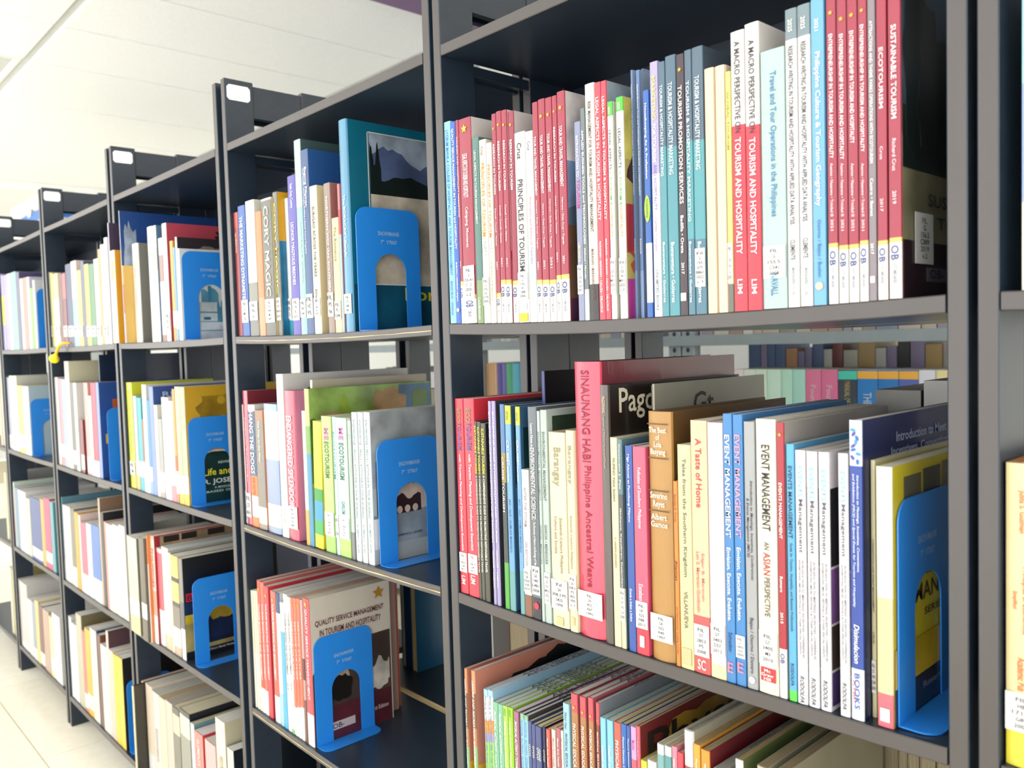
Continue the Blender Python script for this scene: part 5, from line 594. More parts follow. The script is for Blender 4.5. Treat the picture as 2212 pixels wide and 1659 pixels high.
B_(s='B3',x=-1.1773,w=0.0094,y=0.005,z=-0.6058,h=0.2216,d=0.18,c='ea7458',b=[(0.0491, 'f4f2ec')],t=[('SERVICE CULTURE', 0.139, 0.0928, 'f8e4dc', 0.4)],cr=0.2111,p='e0d8c0',n="slim vermilion paperback, second of three, 13th from left on second bay's lower shelf")
B_(s='B3',x=-1.167,w=0.0097,y=0.005,z=-0.6059,h=0.223,d=0.18,c='ea7458',b=[(0.0524, 'f4f2ec')],t=[('SERVICE CULTURE', 0.1418, 0.0923, 'f8e4dc', 0.4)],cr=0.2126,p='e0d8c0',n="slim vermilion paperback, third of three, 14th from left on second bay's lower shelf")
B_(s='B3',x=-1.1569,w=0.0066,y=0.005,z=-0.6061,h=0.2235,d=0.17,c='c8a8a0',b=[(0.132, '5c3c40'), (0.0986, 'c0a49c'), (0.0671, '7c5450')],n="slim taupe paperback with dark bands, 15th from left on second bay's lower shelf")
B_(s='B3',x=-1.142,w=0.0187,y=0.005,z=-0.6061,h=0.2284,d=0.145,c='d84c58',b=[(0.0499, 'f4f2ec')],t=[('QUALITY SERVICE MANAGEMENT', 0.142, 0.1406, 'f8e8e8', 0.4)],cr=0.2195,v='ded6c8',p='e0d8c0',a=[('r', 0.0, 1, 0.0, 0.235, '58222e'), ('r', 0.5, 1, 0.235, 0.65, '4a3c38'), ('m', 0.0, 0.5, 0.235, 0.65, '4a3c38'), ('m', 0.7, 0.98, 0.3, 0.52, 'c9c3ba'), ('p', 0.72, 0.98, 0.24, 0.44, 'd0cac0'), ('m', 0.1, 0.45, 0.3, 0.55, 'b8a890'), ('p', 0.18, 0.5, 0.25, 0.44, '181414'), ('t', 'QUALITY SERVICE MANAGEMENT', 0.06, 0.91, 0.8, 0.845, '5c1c2c'), ('t', 'IN TOURISM AND HOSPITALITY', 0.11, 0.87, 0.735, 0.778, '5c1c2c'), ('c', 0.85, 0.93), ('t', 'First Edition', 0.7, 0.93, 0.105, 0.135, 'd8b8bc'), ('r', 0.2, 0.5, 0.07, 0.125, 'cfc4c8'), ('t', 'OB-', 0.22, 0.36, 0.08, 0.115, '2c2c48')],n="red paperback, cream service management cover, 16th from left on second bay's lower shelf")
B_(s='C1',x=-1.9065,w=0.0026,y=0.06,z=0.0243,h=0.2349,d=0.15,c='d84cb8',v='d030b4',n="tall magenta book standing behind, first from left on third bay's top shelf")
B_(s='C1',x=-1.902,w=0.0054,y=-0.0164,z=0.0242,h=0.256,d=0.2,c='c9c4d4',v='4a3a50',n="tall white spined book, plum cover, jutting out, second from left on third bay's top shelf")
B_(s='C1',x=-1.8838,w=0.0299,y=-0.0168,z=0.0242,h=0.1956,d=0.18,c='efe4b8',t=[('Sampaguita', 0.1541, 0.04, 'e0c060', 0.4)],v='f2a81c',a=[('o', 0.5, 0.85, 0.1, 0.36, 'd8d0c0')],n="cream spined book, orange cover, jutting out, third from left on third bay's top shelf")
B_(s='C1',x=-1.8589,w=0.0188,y=0.005,z=0.0237,h=0.1572,d=0.16,c='e84a44',b=[(0.1213, 'f4f2ec'), (0.0231, 'e83a3c')],v='6c5444',n="red paperback, brown photo cover, fourth from left on third bay's top shelf")
B_(s='C1',x=-1.8478,w=0.0026,y=-0.01,z=0.0235,h=0.2756,d=0.21,c='cdd6e6',v='1f4c94',a=[('p', 0.02, 0.16, 0.2, 0.95, 'b8c8e0')],n="very tall blue book with white swirls, fifth from left on third bay's top shelf")
B_(s='C1',x=-1.8306,w=0.0036,y=-0.014,z=0.0233,h=0.1604,d=0.16,c='f0c468',b=[(0.1212, 'd8505c'), (0.0623, 'c8c8e4')],n="thin yellow paperback, lilac foot, sixth from left on third bay's top shelf")
B_(s='C1',x=-1.8113,w=0.0341,y=0.005,z=0.0233,h=0.2048,d=0.18,c='f0ede2',t=[('Philippine History', 0.1203, 0.098, 'd0c8b8', 0.3)],v='8a867c',k=1,n="thick ivory bound volume, grey cover, seventh from left on third bay's top shelf")
B_(s='C1',x=-1.7201,w=0.0249,y=0.005,z=0.0225,h=0.2292,d=0.19,c='eeede6',b=[(0.1729, 'e0e6f0'), (0.0675, 'e9e0cc')],v='c0d0d8',n="tall white paperback, blue stripe, eighth from left on third bay's top shelf")
B_(s='C1',x=-1.6962,w=0.0203,y=0.005,z=0.0224,h=0.2282,d=0.19,c='ece9dc',b=[(0.1856, 'd0c4b0'), (0.141, 'eee9dd')],v='5c84a8',n="tall white paperback, tan lower spine, ninth from left on third bay's top shelf")
B_(s='C1',x=-1.6653,w=0.0212,y=0.005,z=0.0223,h=0.2008,d=0.17,c='ece2dc',b=[(0.1678, 'a08078'), (0.1165, 'e8e4ea'), (0.0132, '9c7058')],n="pale paperback with brown foot, tenth from left on third bay's top shelf")
B_(s='C1',x=-1.6426,w=0.0213,y=0.005,z=0.0223,h=0.2263,d=0.2,c='f1edea',l=(0.02, 0.0565, 'FIL\nDS\n6'),v='c04a5c',a=[('p', 0.45, 1, 0.8, 0.97, '2c2430'), ('p', 0.55, 0.95, 0.84, 0.95, 'c8b490')],n="tall white book, rose red hat cover, 11th from left on third bay's top shelf")
B_(s='C1',x=-1.6102,w=0.014,y=0.005,z=0.0223,h=0.1893,d=0.16,c='f0ac3c',b=[(0.0567, 'f4f2ec'), (0.0261, 'f0a03c')],n="slim amber paperback, 12th from left on third bay's top shelf")
B_(s='C1',x=-1.5976,w=0.0096,y=0.005,z=0.0224,h=0.1755,d=0.16,c='6cacdc',b=[(0.0561, 'f4f2ec'), (0.0221, '6cb8e4')],n="slim sky blue paperback, 13th from left on third bay's top shelf")
B_(s='C1',x=-1.5856,w=0.0081,y=0.005,z=0.0224,h=0.1936,d=0.18,c='e6e4de',v='2c262c',a=[('p', 0.15, 0.55, 0.7, 0.93, '9c8c80')],n="white spined book, black portrait cover, 14th from left on third bay's top shelf")
B_(s='C1',x=-1.5762,w=0.008,y=0.005,z=0.0225,h=0.1714,d=0.17,c='e9edee',v='dfe8ec',a=[('r', 0.16, 0.52, 0.0, 0.42, 'd3e0e6'), ('r', 0.2, 0.48, 0.3, 0.315, '5c94ac'), ('r', 0.2, 0.48, 0.2, 0.21, '7cacc0'), ('r', 0.2, 0.48, 0.1, 0.11, '7cacc0'), ('m', 0.22, 0.42, 0.42, 0.62, '5c9cb8'), ('r', 0.3, 0.34, 0.42, 0.6, '3c84a4'), ('r', 0.24, 0.32, 0.225, 0.255, '2c7ca0'), ('m', 0.4, 0.47, 0.2, 0.5, '4c90ac')],n="white booklet, blue line drawing cover, 15th from left on third bay's top shelf")
B_(s='C2',x=-1.8897,w=0.033,y=0.005,z=-0.2896,h=0.2286,d=0.18,c='dce030',t=[('SOCIOLOGY AND ANTHROPOLOGY', 0.1406, 0.1411, 'b0b428', 0.36)],l=(0.0284, 0.0577, 'FIL\nHM'),n="bright yellow paperback at shelf start, first from left on third bay's second shelf")
B_(s='C2',x=-1.8589,w=0.0205,y=0.005,z=-0.2902,h=0.2009,d=0.17,c='b4bcc0',b=[(0.0619, 'f4f2ec'), (0.0308, 'e0b878')],n="grey thin paperback, second from left on third bay's second shelf")
B_(s='C2',x=-1.8335,w=0.0252,y=0.005,z=-0.2904,h=0.1979,d=0.17,c='38b0bc',b=[(0.0633, 'f4f2ec'), (0.0292, '3cb4bc')],n="turquoise paperback, white label, third from left on third bay's second shelf")
B_(s='C2',x=-1.8159,w=0.0072,y=0.005,z=-0.2907,h=0.1532,d=0.16,c='b8683c',b=[(0.064, 'f4f2ec')],n="sliver of a rust brown paperback, fourth from left on third bay's second shelf")
B_(s='C2',x=-1.7993,w=0.0232,y=0.005,z=-0.2908,h=0.2268,d=0.18,c='f0ece0',b=[(0.1368, 'c8e0ea'), (0.0676, 'f4f2ec')],n="tall ivory paperback, white label, fifth from left on third bay's second shelf")
B_(s='C2',x=-1.7788,w=0.0155,y=0.005,z=-0.291,h=0.1948,d=0.17,c='3c90d0',b=[(0.0567, 'f4f2ec'), (0.0266, '80b4e0')],n="mid blue thin paperback, sixth from left on third bay's second shelf")
B_(s='C2',x=-1.7586,w=0.0236,y=0.005,z=-0.2911,h=0.2236,d=0.2,c='7c94cc',v='34559c',a=[('t', 'REFERENCE', 0.1, 0.8, 0.9, 0.95, 'b8c4e0'), ('r', 0.1, 0.9, 0.6, 0.85, 'b9c2d4')],n="periwinkle book, blue reference cover, seventh from left on third bay's second shelf")
B_(s='C2',x=-1.7373,w=0.0161,y=0.005,z=-0.2913,h=0.1869,d=0.17,c='efe9dc',n="white thin paperback, eighth from left on third bay's second shelf")
B_(s='C2',x=-1.7164,w=0.0216,y=0.005,z=-0.2914,h=0.1597,d=0.16,c='a8aaa4',b=[(0.0522, 'f4f2ec'), (0.0124, 'b4a8a0')],n="grey paperback with big white label, ninth from left on third bay's second shelf")
B_(s='C2',x=-1.688,w=0.0334,y=0.005,z=-0.2915,h=0.204,d=0.17,c='f4f2ee',k=1,n="thick plain white volume, tenth from left on third bay's second shelf")
B_(s='C2',x=-1.6564,w=0.0248,y=0.005,z=-0.2916,h=0.1981,d=0.17,c='f0eeea',b=[(0.0316, 'f0909c')],n="white volume with pink foot, 11th from left on third bay's second shelf")
B_(s='C2',x=-1.6371,w=0.0115,y=0.005,z=-0.2916,h=0.2217,d=0.18,c='eea040',b=[(0.0922, 'e06848'), (0.062, 'f4f2ec'), (0.0175, 'c09070')],n="slim orange paperback, white label, 12th from left on third bay's second shelf")
B_(s='C2',x=-1.6172,w=0.0229,y=0.005,z=-0.2916,h=0.2267,d=0.19,c='c4c8a4',b=[(0.1416, 'b8c49c'), (0.0548, 'f4f2ec'), (0.0197, 'f0c83c')],n="khaki paperback with yellow foot, left copy, 13th from left on third bay's second shelf")
B_(s='C2',x=-1.593,w=0.0234,y=0.005,z=-0.2915,h=0.2265,d=0.2,c='bcc098',b=[(0.143, 'b8c49c'), (0.0561, 'f4f2ec'), (0.0214, 'f0c83c')],v='d4a828',a=[('n', 0.05, 1, 0.62, 0.95, '9c7c18'), ('r', 0.1, 1, 0.38, 0.55, 'c88c2c'), ('m', 0.1, 1, 0.3, 0.5, 'e8e4da'), ('m', 0.1, 1, 0.28, 0.485, '10302f'), ('r', 0.1, 1, 0.0, 0.4, '0f3838'), ('t', 'REVISED', 0.3, 0.45, 0.33, 0.35, 'c8d8d4'), ('t', 'Life and', 0.15, 0.43, 0.235, 0.295, 'e8e020'), ('t', 'R. JOSE', 0.15, 0.42, 0.15, 0.205, 'dfeae6'), ('t', 'A MODULE', 0.25, 0.43, 0.12, 0.138, 'c8d8d4'), ('t', 'BASED ON', 0.17, 0.45, 0.088, 0.106, 'c8d8d4')],n="khaki paperback, golden engraved cover, 14th from left on third bay's second shelf")
B_(s='C3',x=-1.8778,w=0.0595,y=-0.0101,z=-0.603,h=0.2101,d=0.18,c='b4bcb4',b=[(0.1559, 'cfc9b0'), (0.0729, 'f4f2ec'), (0.0386, 'd8cf88')],v='8c8870',g=1,n="grey green book jutting past the post, first from left on third bay's third shelf")
B_(s='C3',x=-1.8116,w=0.0296,y=-0.012,z=-0.6041,h=0.2197,d=0.18,c='6c6454',b=[(0.0811, 'f4f2ec'), (0.0478, '6c6454')],n="dark olive folder, white label, second from left on third bay's third shelf")
B_(s='C3',x=-1.7939,w=0.0047,y=-0.006,z=-0.6043,h=0.2275,d=0.2,c='ee8c4c',b=[(0.1664, 'f0e4dc')],n="thin orange book, third from left on third bay's third shelf")
B_(s='C3',x=-1.7811,w=0.0198,y=0.0,z=-0.6044,h=0.2268,d=0.24,c='e9bca8',b=[(0.219, 'f0d8c8'), (0.111, 'f0b090'), (0.0591, 'f4f2ec')],t=[('PHILIPPINES', 0.1592, 0.0822, 'e05c48', 0.5)],v='a82438',a=[('r', 0.05, 1, 0.9, 0.99, 'c0a480'), ('r', 0.08, 0.22, 0.925, 0.985, '2c1c1c'), ('r', 0.24, 0.38, 0.925, 0.985, '281c1c'), ('r', 0.48, 0.64, 0.925, 0.985, '2c1c1c'), ('r', 0.0, 1, 0.8, 0.9, 'b82c34')],n="white and red striped book, bus photo cover, fourth from left on third bay's third shelf")
B_(s='C3',x=-1.7579,w=0.0257,y=0.005,z=-0.6045,h=0.2033,d=0.17,c='f0d0d0',b=[(0.194, 'ee6470'), (0.075, 'f2efec')],v='e4e0dc',n="white book with red streak, fifth from left on third bay's third shelf")
B_(s='C3',x=-1.7258,w=0.0339,y=0.005,z=-0.6047,h=0.211,d=0.22,c='f1ede2',b=[(0.029, 'e0cca8')],v='d8d8d0',p='cfd2cc',n="ivory bound volume, brown foot mark, sixth from left on third bay's third shelf")
B_(s='C3',x=-1.7018,w=0.0117,y=0.005,z=-0.6049,h=0.2037,d=0.18,c='f0e6cc',v='2c5c58',n="cream slim paperback, seventh from left on third bay's third shelf")
B_(s='C3',x=-1.677,w=0.0369,y=0.005,z=-0.6049,h=0.2023,d=0.18,c='e8cc70',b=[(0.181, 'e8cc70'), (0.1585, '3c3830'), (0.1495, 'e8d080'), (0.1089, '4c4840'), (0.0998, '8c8478'), (0.0569, 'f4f2ec'), (0.0183, 'c8b49c')],n="black and yellow spined anthology, eighth from left on third bay's third shelf")
B_(s='C3',x=-1.6451,w=0.0186,y=0.005,z=-0.605,h=0.2023,d=0.2,c='8c8c84',b=[(0.1157, '5c6470'), (0.0622, 'f4f2ec')],v='14151c',a=[('r', 0.02, 0.14, 0.57, 0.65, 'e01c34'), ('t', 'B', 0.04, 0.09, 0.58, 0.64, '14141c'), ('r', 0.0, 1, 0.42, 0.56, '1c2c54'), ('r', 0.0, 1, 0.35, 0.44, 'e8c818'), ('r', 0.0, 1, 0.06, 0.35, 'b8a864'), ('m', 0.2, 0.6, 0.12, 0.62, '1c2440'), ('p', 0.22, 0.55, 0.33, 0.52, 'c0a02c'), ('p', 0.24, 0.5, 0.15, 0.36, '1f2c50'), ('r', 0.0, 1, 0.0, 0.08, '1c1e28'), ('t', 'Gilbert Bank Notes', 0.22, 0.5, 0.045, 0.065, 'dcdcd4')],n="grey spined black book, yellow foot cover, ninth from left on third bay's third shelf")
B_(s='C4',x=-1.9018,w=0.0118,y=0.005,z=-0.9235,h=0.2025,d=0.2,c='f0e2c0',v='e08070',p='efe9d8',n="cream bound volume, first from left on third bay's bottom shelf")
B_(s='C4',x=-1.8914,w=0.0081,y=-0.0197,z=-0.9237,h=0.2022,d=0.19,c='efe2b8',v='3a352c',p='efe2b8',k=1,n="dark folder with cream spine, jutting out, second from left on third bay's bottom shelf")
B_(s='C4',x=-1.8627,w=0.0387,y=0.005,z=-0.9239,h=0.2056,d=0.21,c='f0dcc4',b=[(0.0524, 'f4f2ec')],p='dcd8c8',n="pale peach volume, white foot, third from left on third bay's bottom shelf")
B_(s='C4',x=-1.823,w=0.0375,y=0.005,z=-0.9244,h=0.201,d=0.21,c='eeeade',t=[('ECONOMICS', 0.0859, 0.0714, 'c0b8a8', 0.36)],p='c8c8bc',n="ivory volume, faint grey title, fourth from left on third bay's bottom shelf")
B_(s='C4',x=-1.7851,w=0.035,y=0.005,z=-0.9248,h=0.2009,d=0.2,c='efe6c4',p='c0aa88',n="cream volume with ochre marks, fifth from left on third bay's bottom shelf")
B_(s='C4',x=-1.7466,w=0.0363,y=0.005,z=-0.9251,h=0.2047,d=0.2,c='e8d2c0',p='b8b0a0',n="pinkish beige volume, sixth from left on third bay's bottom shelf")
B_(s='C4',x=-1.7081,w=0.0351,y=0.005,z=-0.9253,h=0.2042,d=0.2,c='6c6c60',b=[(0.1895, 'f0e4bc'), (0.1488, '8c8c7c')],p='e2d8b8',n="black topped volume, cream panel, left, seventh from left on third bay's bottom shelf")
B_(s='C4',x=-1.6616,w=0.0501,y=0.005,z=-0.9254,h=0.212,d=0.2,c='5c5c58',b=[(0.2021, 'f0ead0'), (0.16, 'a8a898')],v='181c28',p='e2d8b8',n="black topped volume, cream panel, right, eighth from left on third bay's bottom shelf")
B_(s='C4',x=-1.6233,w=0.0167,y=0.005,z=-0.9255,h=0.1989,d=0.2,c='e4ecec',v='6c9ca4',p='d8c8a4',n="white book, worn teal cover, ninth from left on third bay's bottom shelf")
B_(s='C4',x=-1.5931,w=0.0388,y=0.005,z=-0.9254,h=0.1904,d=0.18,c='f09488',t=[('ELEMENTS', 0.1506, 0.0516, 'f8e8e4', 0.34)],v='e0404c',p='efece8',n="salmon red textbook, white letters, tenth from left on third bay's bottom shelf")
B_(s='C4',x=-1.5385,w=0.0483,y=0.005,z=-0.925,h=0.1893,d=0.17,c='efc0bc',p='e8dcd0',n="pale pink short textbook, 11th from left on third bay's bottom shelf")
B_(s='C4',x=-1.4877,w=0.0405,y=0.005,z=-0.9246,h=0.249,d=0.2,c='f0ead6',t=[('PEOPLE', 0.1652, 0.0307, 'c8b890', 0.4)],v='d8cfb0',a=[('t', 'The', 0.5, 0.85, 0.8, 0.86, '4c2c20'), ('r', 0.55, 1, 0.62, 0.74, '14181c')],n="ivory textbook, black block on cover, 12th from left on third bay's bottom shelf")
B_(s='C4',x=-1.4478,w=0.026,y=0.005,z=-0.9242,h=0.2073,d=0.18,c='e0e0d4',v='14202c',a=[('t', 'R', 0.35, 0.75, 0.45, 0.62, 'd8b060')],n="black covered book, gold letters, 13th from left on third bay's bottom shelf")
B_(s='D1',x=-2.4714,w=0.0072,y=0.005,z=0.0243,h=0.1987,d=0.17,c='a8ac84',b=[(0.1361, 'a8ac84'), (0.1285, 'a8ac84')],l=(0.0279, 0.0569, 'FIL\nHF'),v='cfd0c0',n="grey olive thick paperback, first from left on fourth bay's top shelf")
B_(s='D1',x=-2.4538,w=0.0199,y=0.005,z=0.0241,h=0.195,d=0.17,c='d8c860',b=[(0.1327, 'd8c860'), (0.1277, 'd8c860')],v='d8c860',n="straw yellow slim paperback, second from left on fourth bay's top shelf")
B_(s='D1',x=-2.4185,w=0.0464,y=0.005,z=0.0238,h=0.1909,d=0.17,c='efd890',b=[(0.1294, 'efd890'), (0.1259, 'f2efe4')],l=(0.027, 0.0555, 'FIL\nHF'),v='efd890',n="yellow and white paperback, red patch, third from left on fourth bay's top shelf")
B_(s='D1',x=-2.3767,w=0.0294,y=0.005,z=0.0232,h=0.1891,d=0.17,c='6c3c34',b=[(0.1284, '6c3c34'), (0.1241, '6c3c34')],v='6c3c34',n="dark brown paperback, fourth from left on fourth bay's top shelf")
B_(s='D1',x=-2.3431,w=0.0339,y=0.005,z=0.0229,h=0.1867,d=0.17,c='b05c58',b=[(0.1267, 'b05c58'), (0.1224, '7c2c34')],l=(0.026, 0.0538, 'FIL\nHF'),v='b05c58',n="rust paperback, fifth from left on fourth bay's top shelf")
B_(s='D1',x=-2.2974,w=0.0468,y=0.005,z=0.0226,h=0.2062,d=0.17,c='34446c',b=[(0.1472, '34446c'), (0.12, '34446c')],l=(0.0252, 0.0525, 'FIL\nHF'),v='34446c',n="navy book with white head, sixth from left on fourth bay's top shelf")
B_(s='D1',x=-2.2502,w=0.0437,y=0.005,z=0.0224,h=0.2099,d=0.17,c='f0e0d8',b=[(0.1519, 'f0e0d8'), (0.1175, '9cd0d8')],l=(0.0242, 0.0511, 'FIL\nHF'),v='f0e0d8',n="white and pink tall paperback, seventh from left on fourth bay's top shelf")
B_(s='D1',x=-2.2103,w=0.0323,y=0.005,z=0.0223,h=0.1839,d=0.17,c='e0c878',b=[(0.1267, 'e0c878'), (0.1152, 'e8c860')],l=(0.0233, 0.0498, 'FIL\nHF'),v='e0c878',n="tan and aqua paperback, eighth from left on fourth bay's top shelf")
B_(s='D1',x=-2.1795,w=0.0255,y=0.005,z=0.0224,h=0.2028,d=0.17,c='5c6080',b=[(0.1462, '5c6080'), (0.1134, '5c6080')],v='5c6080',n="slate spiral bound book, ninth from left on fourth bay's top shelf")
B_(s='D1',x=-2.1487,w=0.0324,y=0.005,z=0.0225,h=0.1931,d=0.17,c='d8d45c',b=[(0.1372, 'd8d45c'), (0.1115, 'd8d45c')],l=(0.0216, 0.0474, 'FIL\nHF'),v='d8d45c',n="yellow green paperback, tenth from left on fourth bay's top shelf")
B_(s='D1',x=-2.1114,w=0.0387,y=0.005,z=0.0227,h=0.1896,d=0.17,c='4c8c5c',b=[(0.1345, '4c8c5c'), (0.109, '4c8c5c')],l=(0.0204, 0.0459, 'FIL\nHF'),v='4c8c5c',n="green book, white label, 11th from left on fourth bay's top shelf")
B_(s='D1',x=-2.0722,w=0.0334,y=0.005,z=0.023,h=0.1978,d=0.17,c='f0e8d8',b=[(0.1435, 'f0e8d8'), (0.1065, 'f0e8d8')],l=(0.0191, 0.0443, 'FIL\nHF'),v='f0e8d8',n="ivory paperback, pink edge, 12th from left on fourth bay's top shelf")
B_(s='D1',x=-2.0457,w=0.0162,y=0.005,z=0.0232,h=0.217,d=0.17,c='e0a868',b=[(0.1633, 'e0a868'), (0.1047, 'e0a868')],v='e0a868',n="tan tall paperback, 13th from left on fourth bay's top shelf")
B_(s='D1',x=-2.0219,w=0.028,y=0.005,z=0.0235,h=0.2251,d=0.17,c='b4d4dc',b=[(0.1719, 'b4d4dc'), (0.103, 'b4d4dc')],l=(0.0173, 0.042, 'FIL\nHF'),v='b4d4dc',n="pale blue tall paperback, 14th from left on fourth bay's top shelf")
B_(s='D1',x=-1.9952,w=0.0222,y=0.005,z=0.0238,h=0.2371,d=0.17,c='f1efea',b=[(0.1845, 'f1efea'), (0.1011, 'f1efea')],v='f1efea',n="tall white paperback beside jutting book, 15th from left on fourth bay's top shelf")
B_(s='D2',x=-2.4737,w=0.0026,y=0.005,z=-0.2896,h=0.2335,d=0.18,c='eeeee8',n="white thin book, first from left on fourth bay's second shelf")
B_(s='D2',x=-2.461,w=0.0216,y=0.005,z=-0.2897,h=0.2342,d=0.18,c='d4d4cc',b=[(0.0604, 'f4f2ec'), (0.0285, 'd4d4cc')],n="pale grey book, second from left on fourth bay's second shelf")
B_(s='D2',x=-2.43,w=0.0335,y=0.005,z=-0.29,h=0.2306,d=0.18,c='d8909c',b=[(0.0574, 'f4f2ec'), (0.0245, 'd8909c')],n="rose and white book, third from left on fourth bay's second shelf")
B_(s='D2',x=-2.3963,w=0.0308,y=0.005,z=-0.2905,h=0.2303,d=0.18,c='a4d0e0',b=[(0.0548, 'f4f2ec'), (0.0209, 'a4d0e0')],n="light blue book, fourth from left on fourth bay's second shelf")
B_(s='D2',x=-2.3597,w=0.0357,y=0.005,z=-0.2908,h=0.2773,d=0.18,c='ebe6cc',b=[(0.0524, 'f4f2ec'), (0.0176, 'ebe6cc')],v='e0dab8',a=[('o', 0.72, 0.86, 0.8, 0.86, '1c1c1c'), ('o', 0.72, 0.86, 0.62, 0.68, '1c1c1c')],n="tall cream lever file with holes, fifth from left on fourth bay's second shelf")
B_(s='D2',x=-2.3258,w=0.0256,y=0.005,z=-0.2911,h=0.2235,d=0.18,c='6c6c68',b=[(0.0499, 'f4f2ec'), (0.0142, '6c6c68')],v='22262e',n="charcoal book, black cover, sixth from left on fourth bay's second shelf")
B_(s='D2',x=-2.2972,w=0.0251,y=0.005,z=-0.2913,h=0.2233,d=0.18,c='f0efe8',b=[(0.047, 'f4f2ec'), (0.0103, 'f0efe8')],n="plain white spine, seventh from left on fourth bay's second shelf")
B_(s='D2',x=-2.2566,w=0.0246,y=0.005,z=-0.2915,h=0.1324,d=0.18,c='8c3c44',b=[(0.0452, 'f4f2ec'), (0.0076, '8c3c44')],n="short maroon book, white label, eighth from left on fourth bay's second shelf")
B_(s='D2',x=-2.2425,w=0.0026,y=0.05,z=-0.2916,h=0.292,d=0.2,c='9cb4cc',v='102c4c',n="very tall navy book behind, ninth from left on fourth bay's second shelf")
B_(s='D2',x=-2.2046,w=0.032,y=0.005,z=-0.2916,h=0.225,d=0.18,c='e8a8a0',b=[(0.0443, 'f4f2ec'), (0.0062, 'e8a8a0')],n="pink and white tall book, tenth from left on fourth bay's second shelf")
B_(s='D2',x=-2.1766,w=0.0213,y=0.005,z=-0.2915,h=0.1942,d=0.18,c='f4e8e4',b=[(0.0415, 'f4f2ec')],n="shorter white spine, 11th from left on fourth bay's second shelf")
B_(s='D2',x=-2.1461,w=0.0371,y=0.005,z=-0.2914,h=0.2254,d=0.18,c='e03c58',b=[(0.0389, 'f4f2ec')],n="red tall book, white label, 12th from left on fourth bay's second shelf")
B_(s='D2',x=-2.1135,w=0.0219,y=0.005,z=-0.2912,h=0.2268,d=0.2,c='8098d8',v='24509c',a=[('t', 'HI', 0.15, 0.6, 0.72, 0.82, 'b8541c'), ('r', 0.05, 0.25, 0.36, 0.46, 'e0b820')],n="blue book, bold cover lettering, 13th from left on fourth bay's second shelf")
B_(s='D3',x=-2.4736,w=0.0027,y=0.005,z=-0.603,h=0.2246,d=0.2,c='9cc0d4',b=[(0.0789, '9cc0d4'), (0.0546, 'f4f2ec')],v='5c8c9c',n="tall light blue book, first from left on fourth bay's third shelf")
B_(s='D3',x=-2.442,w=0.0564,y=0.005,z=-0.6031,h=0.2056,d=0.2,c='efece2',v='e0dccc',n="ivory volume, second from left on fourth bay's third shelf")
B_(s='D3',x=-2.4073,w=0.0103,y=0.005,z=-0.6039,h=0.2066,d=0.2,c='e8e4d8',v='e8e4d8',n="thin ivory volume, third from left on fourth bay's third shelf")
B_(s='D3',x=-2.382,w=0.0332,y=0.005,z=-0.604,h=0.2064,d=0.2,c='7c7c6c',b=[(0.0755, '7c7c6c'), (0.0519, 'f4f2ec')],v='7c7c6c',n="grey brown book, fourth from left on fourth bay's third shelf")
B_(s='D3',x=-2.3479,w=0.0324,y=0.005,z=-0.6043,h=0.2012,d=0.2,c='f4a824',v='f4a824',n="amber book, fifth from left on fourth bay's third shelf")
B_(s='D3',x=-2.3205,w=0.0158,y=0.005,z=-0.6046,h=0.1981,d=0.17,c='f0d8d0',v='f0d8d0',n="pale pink thin book, sixth from left on fourth bay's third shelf")
B_(s='D3',x=-2.2879,w=0.0468,y=0.005,z=-0.6047,h=0.1821,d=0.17,c='e06080',b=[(0.0735, 'e06080'), (0.0506, 'f4f2ec')],v='c81c4c',n="crimson pink and white book, seventh from left on fourth bay's third shelf")
B_(s='D3',x=-2.2444,w=0.0378,y=0.005,z=-0.6049,h=0.1867,d=0.17,c='ece8e8',v='ece8e8',n="white book with teal foot, eighth from left on fourth bay's third shelf")
B_(s='D3',x=-2.1905,w=0.0638,y=0.005,z=-0.6049,h=0.1904,d=0.17,c='4c7cc8',b=[(0.0789, '4c7cc8'), (0.0568, 'f4f2ec')],v='4c7cc8',n="blue book with picture spine, ninth from left on fourth bay's third shelf")
B_(s='D3',x=-2.1495,w=0.0121,y=0.005,z=-0.6049,h=0.2617,d=0.2,c='c8b49c',v='8c7058',a=[('p', 0.3, 1, 0.9, 0.99, '4c3038')],n="tall brown photo book, tenth from left on fourth bay's third shelf")
B_(s='D3',x=-2.131,w=0.0225,y=0.005,z=-0.6047,h=0.2299,d=0.2,c='2c2420',v='14161c',n="black bound book, pink head, 11th from left on fourth bay's third shelf")
B_(s='D3',x=-2.1101,w=0.0135,y=0.005,z=-0.6046,h=0.2101,d=0.17,c='e89c94',v='e89c94',n="salmon slim book, 12th from left on fourth bay's third shelf")
B_(s='D3',x=-2.0787,w=0.0469,y=0.005,z=-0.6043,h=0.2078,d=0.17,c='f1e9d6',v='efe2c4',n="cream volume, 13th from left on fourth bay's third shelf")
B_(s='D3',x=-2.0315,w=0.0452,y=0.005,z=-0.6038,h=0.2119,d=0.17,c='f2ecda',v='f0e6cc',n="cream volume, red dot, 14th from left on fourth bay's third shelf")
B_(s='D3',x=-1.9867,w=0.0421,y=0.005,z=-0.6032,h=0.2169,d=0.17,c='f1ecdc',v='f1ecdc',n="cream volume beside the post, 15th from left on fourth bay's third shelf")
B_(s='D4',x=-2.4631,w=0.0237,y=0.005,z=-0.9235,h=0.2218,d=0.21,c='f0f0f0',v='dfe2e4',n="white box file, first from left on fourth bay's bottom shelf")
B_(s='D4',x=-2.4273,w=0.0462,y=0.005,z=-0.9239,h=0.2102,d=0.21,c='eeeeec',v='9ca49c',n="white box file, grey side, second from left on fourth bay's bottom shelf")
